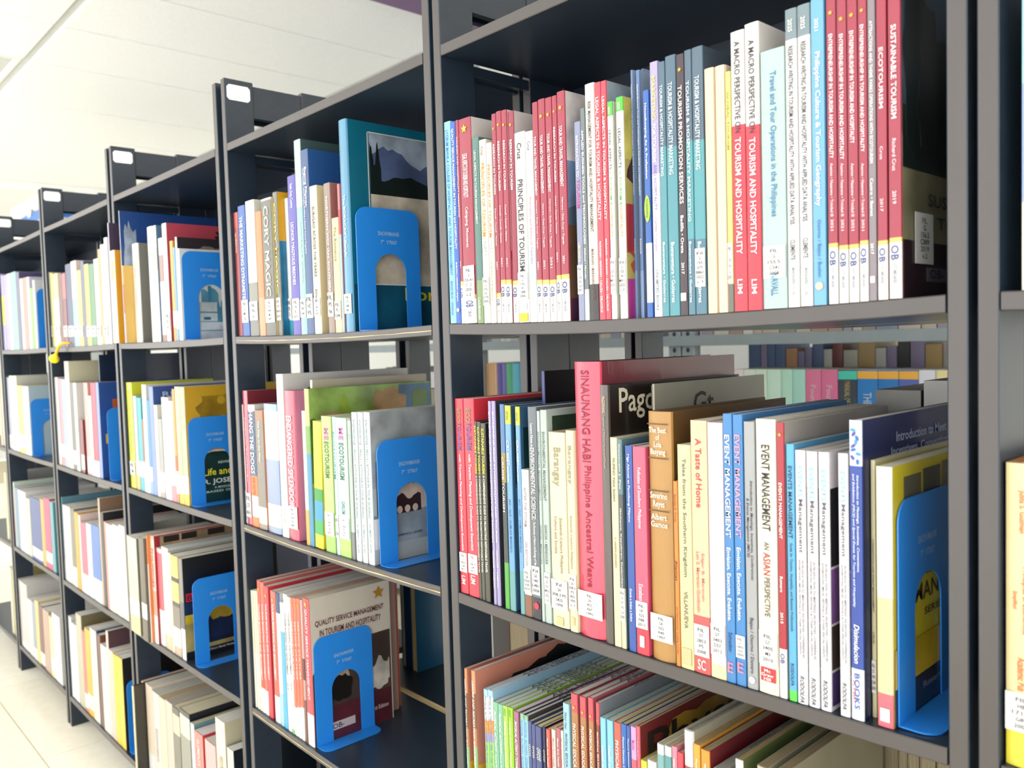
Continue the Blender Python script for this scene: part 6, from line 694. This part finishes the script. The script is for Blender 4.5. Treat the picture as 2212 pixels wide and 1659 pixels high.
B_(s='D4',x=-2.3779,w=0.0467,y=0.005,z=-0.9245,h=0.2477,d=0.21,c='c8c4a8',v='7c7454',n="tall grey album, olive cover, third from left on fourth bay's bottom shelf")
B_(s='D4',x=-2.3408,w=0.0256,y=0.005,z=-0.9249,h=0.2113,d=0.17,c='f08078',b=[(0.0477, 'f4f2ec'), (0.0096, 'f08078')],v='f08078',n="salmon red book, fourth from left on fourth bay's bottom shelf")
B_(s='D4',x=-2.3049,w=0.0444,y=0.005,z=-0.9251,h=0.2262,d=0.21,c='f0bc30',b=[(0.0556, 'f4f2ec'), (0.0169, 'f0bc30')],v='f0a820',n="golden yellow book, fifth from left on fourth bay's bottom shelf")
B_(s='D4',x=-2.2548,w=0.0504,y=0.005,z=-0.9254,h=0.2372,d=0.21,c='eeecd8',v='e4e4d8',n="white and green book, sixth from left on fourth bay's bottom shelf")
B_(s='D4',x=-2.2252,w=0.0071,y=0.005,z=-0.9255,h=0.2407,d=0.21,c='3c4470',v='2c3460',n="thin dark blue book, seventh from left on fourth bay's bottom shelf")
B_(s='D4',x=-2.2092,w=0.0233,y=0.005,z=-0.9255,h=0.2345,d=0.17,c='7c4c34',v='7c4c34',n="brown book, eighth from left on fourth bay's bottom shelf")
B_(s='D4',x=-2.1729,w=0.0475,y=0.005,z=-0.9254,h=0.2161,d=0.17,c='f3f0e6',v='e8dcc0',n="short white book, ninth from left on fourth bay's bottom shelf")
B_(s='D4',x=-2.1407,w=0.0153,y=0.005,z=-0.9253,h=0.2606,d=0.21,c='efdccc',v='5c3c44',n="tall book, plum panel cover, tenth from left on fourth bay's bottom shelf")
B_(s='D4',x=-2.1171,w=0.0303,y=0.005,z=-0.9251,h=0.2185,d=0.17,c='f0d0c0',v='f0d0c0',n="pinkish book, 11th from left on fourth bay's bottom shelf")
B_(s='D4',x=-2.0872,w=0.028,y=0.005,z=-0.9249,h=0.2155,d=0.17,c='f2d838',v='f2d838',n="yellow book, left of pair, 12th from left on fourth bay's bottom shelf")
B_(s='D4',x=-2.0547,w=0.0354,y=0.005,z=-0.9246,h=0.2172,d=0.17,c='f0d444',v='1c1c20',n="yellow book, right of pair, 13th from left on fourth bay's bottom shelf")
B_(s='E1',x=-3.0396,w=0.0026,y=0.005,z=0.0243,h=0.2399,d=0.2,c='c8bce0',n="lilac magazine spine, first from left on fifth bay's top shelf")
B_(s='E1',x=-3.0364,w=0.0026,y=0.005,z=0.0242,h=0.2397,d=0.2,c='b8b0dc',b=[(0.1698, 'eeee30'), (0.0797, 'b8b0dc')],n="lilac magazine spine, yellow block, second from left on fifth bay's top shelf")
B_(s='E1',x=-3.0211,w=0.0271,y=0.005,z=0.0242,h=0.2335,d=0.2,c='b4acd8',b=[(0.1689, 'eeee30'), (0.0792, 'b4acd8')],n="lilac magazine, second yellow block, third from left on fifth bay's top shelf")
B_(s='E1',x=-2.9817,w=0.0424,y=0.005,z=0.0237,h=0.2309,d=0.2,c='a8a0cc',n="lilac magazine beside white, fourth from left on fifth bay's top shelf")
B_(s='E1',x=-2.9374,w=0.0372,y=0.005,z=0.0232,h=0.2328,d=0.2,c='eeeef0',n="white magazine spine, fifth from left on fifth bay's top shelf")
B_(s='E1',x=-2.8783,w=0.0721,y=0.005,z=0.0228,h=0.2332,d=0.2,c='8cc0b4',n="sea green magazine, sixth from left on fifth bay's top shelf")
B_(s='E1',x=-2.8207,w=0.0347,y=0.005,z=0.0224,h=0.2289,d=0.2,c='5c5480',n="dark violet magazine, seventh from left on fifth bay's top shelf")
B_(s='E1',x=-2.7841,w=0.0302,y=0.005,z=0.0223,h=0.2074,d=0.2,c='eae6e0',n="ivory magazine, eighth from left on fifth bay's top shelf")
B_(s='E1',x=-2.7447,w=0.0406,y=0.005,z=0.0224,h=0.2067,d=0.2,c='d88c78',n="coral magazine, ninth from left on fifth bay's top shelf")
B_(s='E1',x=-2.7042,w=0.0323,y=0.005,z=0.0225,h=0.2057,d=0.2,c='d8d4e4',n="pale lilac magazine, tenth from left on fifth bay's top shelf")
B_(s='E1',x=-2.6701,w=0.0281,y=0.005,z=0.0227,h=0.1714,d=0.2,c='8cd854',n="lime green magazine, 11th from left on fifth bay's top shelf")
B_(s='E1',x=-2.6409,w=0.0206,y=0.005,z=0.023,h=0.1915,d=0.21,c='f0f0f0',v='e4e8ec',n="white magazine by the blue bookend, 12th from left on fifth bay's top shelf")
B_(s='E2',x=-3.0395,w=0.0027,y=0.005,z=-0.2896,h=0.235,d=0.21,c='2c5c4c',b=[(0.045, 'f4f2ec'), (0.0043, '2c5c4c')],v='2c5c4c',n="dark green magazine, first from left on fifth bay's second shelf")
B_(s='E2',x=-3.0223,w=0.0305,y=0.005,z=-0.2897,h=0.2277,d=0.21,c='a8a8bc',b=[(0.0461, 'f4f2ec'), (0.0056, 'a8a8bc')],v='a8a8bc',n="grey magazine, second from left on fifth bay's second shelf")
B_(s='E2',x=-2.9796,w=0.0469,y=0.005,z=-0.2901,h=0.2336,d=0.21,c='ecece4',b=[(0.0492, 'f4f2ec'), (0.0092, 'ecece4')],v='ecece4',n="ivory magazine, third from left on fifth bay's second shelf")
B_(s='E2',x=-2.9315,w=0.0415,y=0.005,z=-0.2907,h=0.2346,d=0.21,c='dcdccc',b=[(0.0527, 'f4f2ec'), (0.0133, 'dcdccc')],v='dcdccc',n="pale magazine, fourth from left on fifth bay's second shelf")
B_(s='E2',x=-2.8748,w=0.0643,y=0.005,z=-0.2911,h=0.2056,d=0.21,c='f0e078',b=[(0.0566, 'f4f2ec'), (0.0178, 'f0e078')],v='f0e078',n="yellow ruled magazine, fifth from left on fifth bay's second shelf")
B_(s='E2',x=-2.8042,w=0.0695,y=0.005,z=-0.2915,h=0.2054,d=0.21,c='d4e2e8',b=[(0.0613, 'f4f2ec'), (0.0233, 'd4e2e8')],v='b4ccd8',n="pale blue spiral pad, sixth from left on fifth bay's second shelf")
B_(s='E3',x=-3.0396,w=0.0026,y=0.005,z=-0.603,h=0.1822,d=0.2,c='e04c7c',n="hot pink magazine, first from left on fifth bay's third shelf")
B_(s='E3',x=-3.0305,w=0.0145,y=0.005,z=-0.6031,h=0.2076,d=0.2,c='d0e0d0',n="pale magazine, green foot, second from left on fifth bay's third shelf")
B_(s='E3',x=-2.9993,w=0.0412,y=0.005,z=-0.6033,h=0.193,d=0.2,c='7c98b0',n="steel blue magazine, third from left on fifth bay's third shelf")
B_(s='E3',x=-2.9552,w=0.0402,y=0.005,z=-0.6039,h=0.1924,d=0.2,c='dfe4e8',b=[(0.0254, 'f4f2ec')],n="white magazine, fourth from left on fifth bay's third shelf")
B_(s='E3',x=-2.9074,w=0.049,y=0.005,z=-0.6043,h=0.1923,d=0.2,c='f0f0ea',b=[(0.0275, 'f4f2ec')],n="ivory volume, fifth from left on fifth bay's third shelf")
B_(s='E3',x=-2.8559,w=0.0475,y=0.005,z=-0.6047,h=0.1782,d=0.2,c='c8ccc0',n="grey yellow magazine, sixth from left on fifth bay's third shelf")
B_(s='E3',x=-2.7678,w=0.1132,y=0.005,z=-0.6049,h=0.1888,d=0.2,c='2c4c94',b=[(0.039, 'f4f2ec'), (0.0095, '2c4c94')],n="navy book, pale letters, seventh from left on fifth bay's third shelf")
B_(s='E3',x=-2.6889,w=0.0387,y=0.005,z=-0.6046,h=0.1951,d=0.2,c='c8a848',n="ochre and black book, eighth from left on fifth bay's third shelf")
B_(s='E3',x=-2.6355,w=0.0625,y=0.005,z=-0.6041,h=0.2036,d=0.2,c='c83c70',b=[(0.0489, 'f4f2ec'), (0.0184, 'c83c70')],n="raspberry book, ninth from left on fifth bay's third shelf")
B_(s='E3',x=-2.5854,w=0.0322,y=0.005,z=-0.6037,h=0.1985,d=0.2,c='58a0ac',n="teal slim book, tenth from left on fifth bay's third shelf")
B_(s='E4',x=-3.0358,w=0.01,y=0.005,z=-0.9235,h=0.2158,d=0.2,c='c8b8b0',n="brown grey tall file, first from left on fifth bay's bottom shelf")
B_(s='E4',x=-2.9816,w=0.0928,y=0.005,z=-0.9237,h=0.2142,d=0.2,c='d8d4d0',b=[(0.0185, 'f4f2ec')],n="tall grey file, pale box edge, second from left on fifth bay's bottom shelf")
B_(s='E4',x=-2.9079,w=0.0493,y=0.005,z=-0.9248,h=0.1762,d=0.2,c='f0eee0',n="ivory volume, third from left on fifth bay's bottom shelf")
B_(s='E4',x=-2.8615,w=0.0383,y=0.005,z=-0.9252,h=0.1804,d=0.2,c='a0a8b8',b=[(0.0358, 'f4f2ec')],n="grey blue volume, fourth from left on fifth bay's bottom shelf")
B_(s='E4',x=-2.821,w=0.0374,y=0.005,z=-0.9254,h=0.192,d=0.2,c='efd884',n="pale yellow volume, fifth from left on fifth bay's bottom shelf")
B_(s='E4',x=-2.7769,w=0.0457,y=0.005,z=-0.9255,h=0.1871,d=0.2,c='7c4c48',b=[(0.0436, 'f4f2ec'), (0.0062, '7c4c48')],n="brown volume, sixth from left on fifth bay's bottom shelf")
B_(s='E4',x=-2.7185,w=0.0662,y=0.005,z=-0.9252,h=0.1853,d=0.2,c='c8a890',n="tan volume, seventh from left on fifth bay's bottom shelf")
B_(s='E4',x=-2.666,w=0.0341,y=0.005,z=-0.925,h=0.1772,d=0.2,c='f0e4b0',b=[(0.0584, 'f4f2ec'), (0.0188, 'f0e4b0')],n="straw volume, eighth from left on fifth bay's bottom shelf")
B_(s='E4',x=-2.6074,w=0.0784,y=0.005,z=-0.9242,h=0.195,d=0.2,c='f2f0ea',n="white volume at shelf end, ninth from left on fifth bay's bottom shelf")
B_(s='R1',x=-0.1721,w=0.0091,y=0.005,z=0.024,h=0.1947,d=0.18,c='a8e0e8',b=[(0.1305, '9cb4e4'), (0.0559, 'f0ece0')],n='cyan topped paperback cut by the frame edge, upper shelf at right edge')
B_(s='R2',x=-0.1763,w=0.0206,y=0.005,z=-0.2896,h=0.2018,d=0.17,c='f2d870',b=[(0.201, 'f6e2a8'), (0.0241, 'f0e040')],t=[('Julita S. Guzman', 0.1704, 0.0283, 'e06030', 0.22), ('Principles of Economics', 0.112, 0.0444, 'e06030', 0.26, 0.1), ('Simplified', 0.1117, 0.0119, 'e06030', 0.16, -0.2), ('Academic Pub', 0.0627, 0.0224, 'e06030', 0.24)],l=(0.0241, 0.0499, 'FIL\nHB\n171.5\nG89\n2000'),v='c87820',k=1,n='yellow book with red handwriting, right edge, lower shelf at right edge')

# books of the far side, fore-edges towards us
def base(sh, X):
    a, b = BAY[sh[0]]; t = min(1, max(0, (X - a) / (b - a))); return SZ[sh[1]] - SAG[sh[0]] * (1 - (2 * t - 1) ** 2)
RG = 'books shelved on the far side of the bookcases'
def rear(s, x0, x1, h, d, c, n, y=.235, p='e6d9b8', stamp=None, v=None, rev=1):
    X = (x0 + x1) / 2
    o = B_(s=s, x=X, w=x1 - x0 - .0004, y=y, z=max(base(s, x0), base(s, x1)) + .0004, h=h, d=d, c=c, n=n, v=v, p=p, rev=rev, group=RG)
    if stamp: text('library_stamp', stamp, o, (0, d + .0003, h * .62), Z_, X_, h * .36, (x1 - x0) * .45, '3a342c')
    return o
rear('A3', -.7609, -.752, .262, .15, 'b88c3c', 'ochre book on far side behind leisure books', stamp=None)
rear('A3', -.9931 + .25, -.9708 + .2515, .26, .15, 'd8c8a0', 'cream stamped book on far side, first of three', stamp='LIBRARY')
rear('A3', -.7185, -.696, .26, .15, 'd8c8a0', 'cream stamped book on far side, second of three', stamp='LIBRARY')
rear('A3', -.695, -.672, .255, .15, 'd0c098', 'cream stamped book on far side, third of three', stamp='LIBRARY')
rear('A3', -.4252, -.3785, .262, .15, '38483c', 'dark green stamped book on the far side', p='5a5440', stamp='LIBRARY')
for i, (a, b) in enumerate(((-.3780, -.3681), (-.3678, -.3541), (-.3538, -.3449), (-.3446, -.3336), (-.333, -.318), (-.317, -.29), (-.289, -.262), (-.261, -.235))):
    rear('A3', a, b, .262 - .004 * (i % 3), .15, 'c9bd98', 'cream old book on far side, %s of a row of eight' % ('first', 'second', 'third', 'fourth', 'fifth', 'sixth', 'seventh', 'last')[i], p='d4c49c')
rear('A2', -.375, -.330, .235, .15, 'a8a7a2', 'thick grey binder on far side behind event books', p='c9c9c4', rev=0, v='5a5652')
rear('A2', -.328, -.262, .243, .15, 'd8d7d2', 'thick white binder on far side by right post', p='d0d0cc', rev=0)
rear('B3', -1.30, -1.288, .285, .105, '1f3c68', 'deep blue folder on far side of second bay', y=.285)
rear('B3', -1.268, -1.252, .28, .105, '0f5f88', 'teal blue book with pale label on far side', y=.285, p='d8b878')
rear('B3', -1.16, -1.098, .27, .1, '4a2a38', 'thick cream and maroon volume on far side', y=.29, p='b0a084')
rear('B3', -1.09, -1.04, .265, .1, 'e0dcd4', 'white volume beside the maroon one, far side', y=.29, p='e0dcd4')
rear('B3', -1.0, -.955, .262, .1, '7c5c48', 'brown volume on far side near the post', y=.29, p='c4b08c')
rear('C3', -1.86, -1.83, .27, .11, '24305c', 'navy volume on far side of third bay', y=.28)
rear('C4', -1.80, -1.76, .24, .11, '1f4c94', 'blue volume on far side of third bay bottom', y=.28)
for i, c in enumerate(('b89060', 'e8e0cc')):
    rear('B2', -1.30 + i * .05, -1.265 + i * .05, .2 + .012 * i, .11, c, 'far side volume in second bay, %s from the left' % ('first', 'second', 'third', 'fourth')[i], y=.28)
# a few volumes of the farthest bay that show past the last post
for s, xs in (('F1', ((-3.16, 'c8bce0', 'lilac'), (-3.125, 'f0efe8', 'white'), (-3.1, 'b4acd8', 'violet'))), ('F2', ((-3.19, 'e8c8a8', 'peach'), (-3.15, 'eeeae0', 'ivory'))), ('F3', ((-3.18, 'e8dcae', 'straw'), (-3.14, 'c8ccc8', 'grey'))), ('F4', ((-3.19, 'e9e4cc', 'cream'), (-3.15, 'dfd68c', 'yellow')))):
    for X, c, nm in xs:
        B_(s=s, x=X, w=.026, y=.012, z=base(s, X) + .0008, h=.225, d=.18, c=c, n='%s volume at the far left on the farthest bay %s' % (nm, SHN[s[1]]))

# ------------------------------------------------------------------ blue bookends
ALB[0] = 1.0
BLUE = mat('1e78cc', .38, .25)
def bookend(X, zb, where, h=.166, y0=.009, y1=.112, t=.0011, rot=0):
    e = empty('bookend', (X, y0, zb)); W = y1 - y0; r = .017
    pts = [(0, 0)]
    def arc(cx_, cy_, rad, a0, a1, n): return [(cx_ + rad * math.cos(a0 + (a1 - a0) * i / n), cy_ + rad * math.sin(a0 + (a1 - a0) * i / n)) for i in range(n + 1)]
    c, hw, ah = W * .52, W * .245, h * .63
    pts += [(c - hw, 0)] + arc(c, ah - hw, hw, math.pi, 0, 14) + [(c + hw, 0), (W, 0)]
    pts += arc(W - r, h - r, r, 0, math.pi / 2, 6) + arc(r, h - r, r, math.pi / 2, math.pi, 6)
    pl = link('upright_plate', poly('upright_plate', pts, t, BLUE, (0, 1, 0), (0, 0, 1), (0, 0, .001)), e)
    fl = .028; rr = .014
    bp = [(0, 0), (0, fl - rr)] + [(q[0], q[1]) for q in arc(rr, fl - rr, rr, math.pi, math.pi / 2, 5)][1:] + [(W - rr, fl)] + arc(W - rr, fl - rr, rr, math.pi / 2, 0, 5)[1:] + [(W, 0)]
    link('base_flange', poly('base_flange', bp, t, BLUE, (0, 1, 0), (1, 0, 0), (0, 0, .0013)), e)
    link('tongue', poly('tongue', rect(c - hw + .001, c + hw - .001, -.07, 0), .0008, BLUE, (0, 1, 0), (1, 0, 0), (0, 0, .0009)), e) if False else None
    text('maker_name', 'SNOWMAN®', pl, (t + .0004, W * .5, h * .80), Y_, Z_, W * .34, .0062, '9cc4ec')
    text('maker_size', '7"  Y7007', pl, (t + .0004, W * .5, h * .73), Y_, Z_, W * .26, .0055, '9cc4ec')
    return tag(e, 'blue metal bookend with arched cutout, ' + where, 'bookend', 'blue metal bookends')
WH = dict(A2='beside right post of nearest bay', B1='before beach photo book, second bay top', B2='at end of second bay middle shelf', B3='propping cream cover, second bay lower shelf', C1='on top shelf of third bay', C2='on second shelf of third bay', C3='on third shelf of third bay', D2='on second shelf of fourth bay', D4='on bottom shelf of fourth bay', E1='on top shelf of fifth bay', E2='on second shelf of fifth bay')
for nm, X, zb in [('A2', -0.258, -0.29), ('B1', -0.9676, 0.0215), ('B2', -0.9379, -0.292), ('B3', -1.1313, -0.6064), ('C1', -1.5709, 0.0225), ('C2', -1.58, -0.2914), ('C3', -1.5977, -0.6049), ('D2', -2.0619, -0.2907), ('D4', -2.0239, -0.9242), ('E1', -2.6293, 0.0232), ('E2', -2.7681, -0.2916)]:
    bookend(X, zb, WH[nm])
bookend(-3.119, base('F2', -3.09) + .001, 'at far left, farthest bay second shelf'); bookend(-3.119, base('F3', -3.09) + .001, 'at far left, farthest bay third shelf')

# ------------------------------------------------------------------ yellow tassel hanging from the fourth bay
def tube(name, pts, rad, m, par=None, seg=8):
    v, f = [], []
    for i, (q, r_) in enumerate(zip(pts, rad)):
        q = Vector(q); d_ = (Vector(pts[min(i + 1, len(pts) - 1)]) - Vector(pts[max(i - 1, 0)])).normalized()
        n1 = d_.cross(Vector((0, 1, .01))).normalized(); n2 = d_.cross(n1)
        v += [tuple(q + n1 * r_ * math.cos(k * math.tau / seg) + n2 * r_ * math.sin(k * math.tau / seg)) for k in range(seg)]
    for i in range(len(pts) - 1):
        for k in range(seg): f.append((i * seg + k, i * seg + (k + 1) % seg, (i + 1) * seg + (k + 1) % seg, (i + 1) * seg + k))
    f += [tuple(range(seg))[::-1], tuple(range((len(pts) - 1) * seg, len(pts) * seg))]
    return link(name, mesh(name, v, f, m, None, True), par)
te = empty('bookmark_tassel', (-2.338, -.004, .030))
tube('cord', [(.03, .02, .002), (.012, -.004, .003), (0, -.010, -.004), (-.022, -.010, -.018), (-.032, -.010, -.026)], [.002, .003, .0038, .0038, .004], mat('f6b81c', .5), te)
tube('tassel_head', [(-.030, -.010, -.024), (-.038, -.010, -.029), (-.050, -.010, -.036), (-.053, -.010, -.038)], [.004, .006, .013, .012], mat('f6e21c', .5), te, 12)
tag(te, 'yellow bookmark tassel hanging over the fourth bay shelf edge', 'tassel')
# tall cabinet beyond the row's end with a pale case on it
cb = empty('tall_cabinet', (-4.92, .72, FZ))
link('cabinet_body', bev('cabinet_body', -.42, .42, -.22, .22, 0, 1.685, mat('c9ccc8', .5), .004), cb)
for k_ in (-1, 1):
    dr = link('cabinet_door', bev('cabinet_door', min(.01 * k_, .41 * k_), max(.01 * k_, .41 * k_), -.236, -.221, .05, 1.66, mat('d4d7d3', .5), .003), cb)
    link('door_handle', bev('door_handle', .03 * k_ - .006, .03 * k_ + .006, -.25, -.237, .85, .97, STEEL, .002), dr)
tag(cb, 'pale grey tall cabinet past the end of the bookcases', 'cabinet')
ce = empty('storage_case', (-4.95, .60, FZ + 1.6855))
link('case_base', bev('case_base', -.10, .36, -.09, .09, 0, .055, mat('1c64b8', .4), .006), ce)
link('case_lid', bev('case_lid', -.34, .36, -.085, .085, .056, .15, mat('dfe8d0', .5), .03, None, 4), ce)
link('case_tray', bev('case_tray', -.34, -.11, -.088, .088, 0, .05, mat('6c7478', .5), .005), ce)
link('case_clasp', bev('case_clasp', .1, .15, -.096, -.091, .035, .075, mat('e8eaec', .3), .001), ce)
tag(ce, 'pale green storage case with blue base on tall cabinet', 'case')

# ------------------------------------------------------------------ grey metal rack across the next aisle
RK = empty('metal_rack', (-1.9, 1.45, FZ)); rk0 = set(COL.objects)
RX0, RX1, RY0, RY1 = -4.1, -.25, 1.3, 1.75
HOLE = mat('23292c', .6)
for X in (-4.1, -3.22, -2.32, -1.43, -.5):
    for Y in (RY0, RY1 - .03):
        po = link('upright', bev('upright', X, X + .04, Y, Y + .03, FZ, 1.05, STEEL, .001, None, 1))
        po2 = link('upright', bev('upright', X + .045, X + .085, Y, Y + .03, FZ, 1.05, STEEL, .001, None, 1))
        if Y == RY0:
            for q in (po, po2):
                xx = X + .02 if q is po else X + .065
                for kz in range(-3, 6):
                    link('slot_hole', poly('slot_hole', [(xx + e_ * .012, .022 * kz + .01 + f_ * .014) for e_, f_ in ring(10)], .0003, HOLE, X_, Z_, (0, Y - .0002, 0)), q)
for zt in (-.95, -.64, -.325, .005, .34, .68):
    sh = link('rack_shelf', bev('rack_shelf', RX0, RX1, RY0 - .004, RY1, zt - .005, zt, STEEL, .001, None, 1))
    link('front_lip', bev('front_lip', RX0, RX1, RY0 - .006, RY0 - .002, zt - .028, zt, STEEL, .001, None, 1), sh)
bpy.context.view_layer.update()
for o in [q for q in COL.objects if q not in rk0 and q.parent is None]:
    o.parent = RK; o.matrix_parent_inverse = Matrix.Translation(-RK.location)
tag(RK, 'grey perforated metal rack seen through the middle shelves', 'rack')
BG = 'books on the grey metal rack'
ALB[0] = .95
def far(x0, x1, zb, h, c, n, y=1.315, d=.15, t=(), bands=()):
    B_(s='A2', x=(x0 + x1) / 2, w=x1 - x0 - .001, y=y, z=zb, h=h, d=d, c=c, n=n, b=list(bands), t=list(t), group=BG)
X14 = [-1.2357, -1.2025, -1.1686, -1.1355, -1.0967, -1.0652, -1.0308, -.99, -.9482, -.901, -.8522, -.8052, -.7618, -.7257, -.6925]
C14 = [('e2d8dc', 'pale rose'), ('d8e6d8', 'pale mint'), ('cfe6d4', 'mint'), ('c8e8d8', 'soft mint'), ('b4e0d0', 'aqua mint'), ('a8dcd0', 'deeper aqua'), ('d8789c', 'left pink'), ('d8749c', 'right pink'), ('3a4450', 'charcoal'), ('2f7cc4', 'left bright blue'), ('2f78c0', 'right bright blue'), ('5868b0', 'violet blue'), ('d8dce8', 'white and blue'), ('e8dca8', 'pale yellow')]
for i, (c, nm) in enumerate(C14):
    kw = {}
    hh = .2375
    if nm in ('charcoal',): kw = dict(bands=[(.235, '4cc8b4'), (.215, c)], t=[('MANUAL OF', .185, .05, 'c8b878', .3)])
    elif 'blue' in nm and 'white' not in nm: kw = dict(bands=[(.235, 'e8b048'), (.217, c)], t=[('THE', .17, .03, 'cfe0f4', .4)])
    elif 'pink' in nm: kw = dict(t=[('Foundations', .15, .1, 'f4d0de', .36)])
    far(X14[i], X14[i + 1], -.3245, hh, c, nm + ' volume standing on the grey metal rack', **kw)
XL = [-2.2335, -2.2216, -2.2042, -2.1895, -2.1749, -2.1484, -2.1269, -2.0964, -2.0617, -2.0277, -2.0054, -1.985]
CL = [('d8a878', 'first tan'), ('dcb080', 'second tan'), ('d8a878', 'third tan'), ('dcb488', 'fourth tan'), ('4c3c9c', 'indigo'), ('6c68b0', 'lavender'), ('4cb084', 'jade'), ('58b8cc', 'aqua'), ('3c8ccc', 'azure'), ('2458b0', 'cobalt'), ('40b8b0', 'turquoise')]
for i, (c, nm) in enumerate(CL):
    far(XL[i], XL[i + 1], -.3245, .256, c, nm + ' binder on metal rack behind left post')
STUFF0 = set(COL.objects)
rr = random.Random(3)
pal = ['8c8680', 'a8a4a0', '8c8898', 'b8b4ac', '9c8478', '7c8498', 'b0a498', 'c4c0bc', '908898', 'a0a8b0']
x = -2.23; i = 0
while x < -.56:                                                     # upper shelf of the rack, only feet show
    if -1.49 < x < -1.335: x = -1.335
    w = rr.uniform(.022, .05); i += 1
    far(x, x + w, .0055, rr.uniform(.2, .26), pal[rr.randrange(10)], 'muted volume number %d from left on the rack shelf above' % i)
    x += w + .001
x = -1.34; i = 0
pal2 = ['e0dcc8', '3c3c40', 'd8b878', 'd8d0c8', '8c4840', '6c84b0', 'd8d4dc', 'e8b080', '9cac98', 'f0ece4', 'a89cc0', 'c9b08c', 'eceae4']
link_shelf = None
while x < -.56:                                                      # volumes on the rack's rear side
    w = rr.uniform(.02, .045); i += 1
    far(x, x + w, -.3245, rr.uniform(.275, .312), pal2[rr.randrange(13)], 'taller volume number %d from left at the rack rear' % i, y=1.56, d=.14)
    x += w + .001
x = -3.13; i = 0
while x < -2.39:
    w = rr.uniform(.03, .06); i += 1
    far(x, x + w, -.3245, rr.uniform(.2, .245), pal2[rr.randrange(13)], 'left end volume number %d on the metal rack' % i)
    x += w + .001

# the distant volumes nobody could pick apart: one joined object
def join_stuff(objs, name, label):
    v, f, fm, mats, ix = [], [], [], [], {}
    bpy.context.view_layer.update()
    dead = set()
    for o in objs:
        for q in [o] + list(o.children_recursive):
            dead.add(q)
            if q.type != 'MESH': continue
            k0 = len(v); mw = q.matrix_world
            v += [tuple(mw @ w_.co) for w_ in q.data.vertices]
            for pl in q.data.polygons:
                m = q.data.materials[pl.material_index]
                if m.name not in ix: ix[m.name] = len(mats); mats.append(m)
                f.append(tuple(k0 + i for i in pl.vertices)); fm.append(ix[m.name])
    PRINT[:] = [q for q in PRINT if q[2] not in dead]
    for q in dead: bpy.data.objects.remove(q)
    o = link(name, mesh(name, v, f, mats, fm))
    o['kind'] = 'stuff'; o['label'] = label; o['category'] = 'books'
FARS = [q for q in COL.objects if q.parent is None and q.name.startswith('book') and q.type == 'MESH' and (q not in STUFF0 or q.get('group', '').startswith(('books on the fifth', 'books on the farthest')) or 'binder on metal rack' in q['label'])]
join_stuff(FARS, 'distant_books', 'blurred mass of small distant books on far bays and rack')
ALB[0] = .72
flush_print()
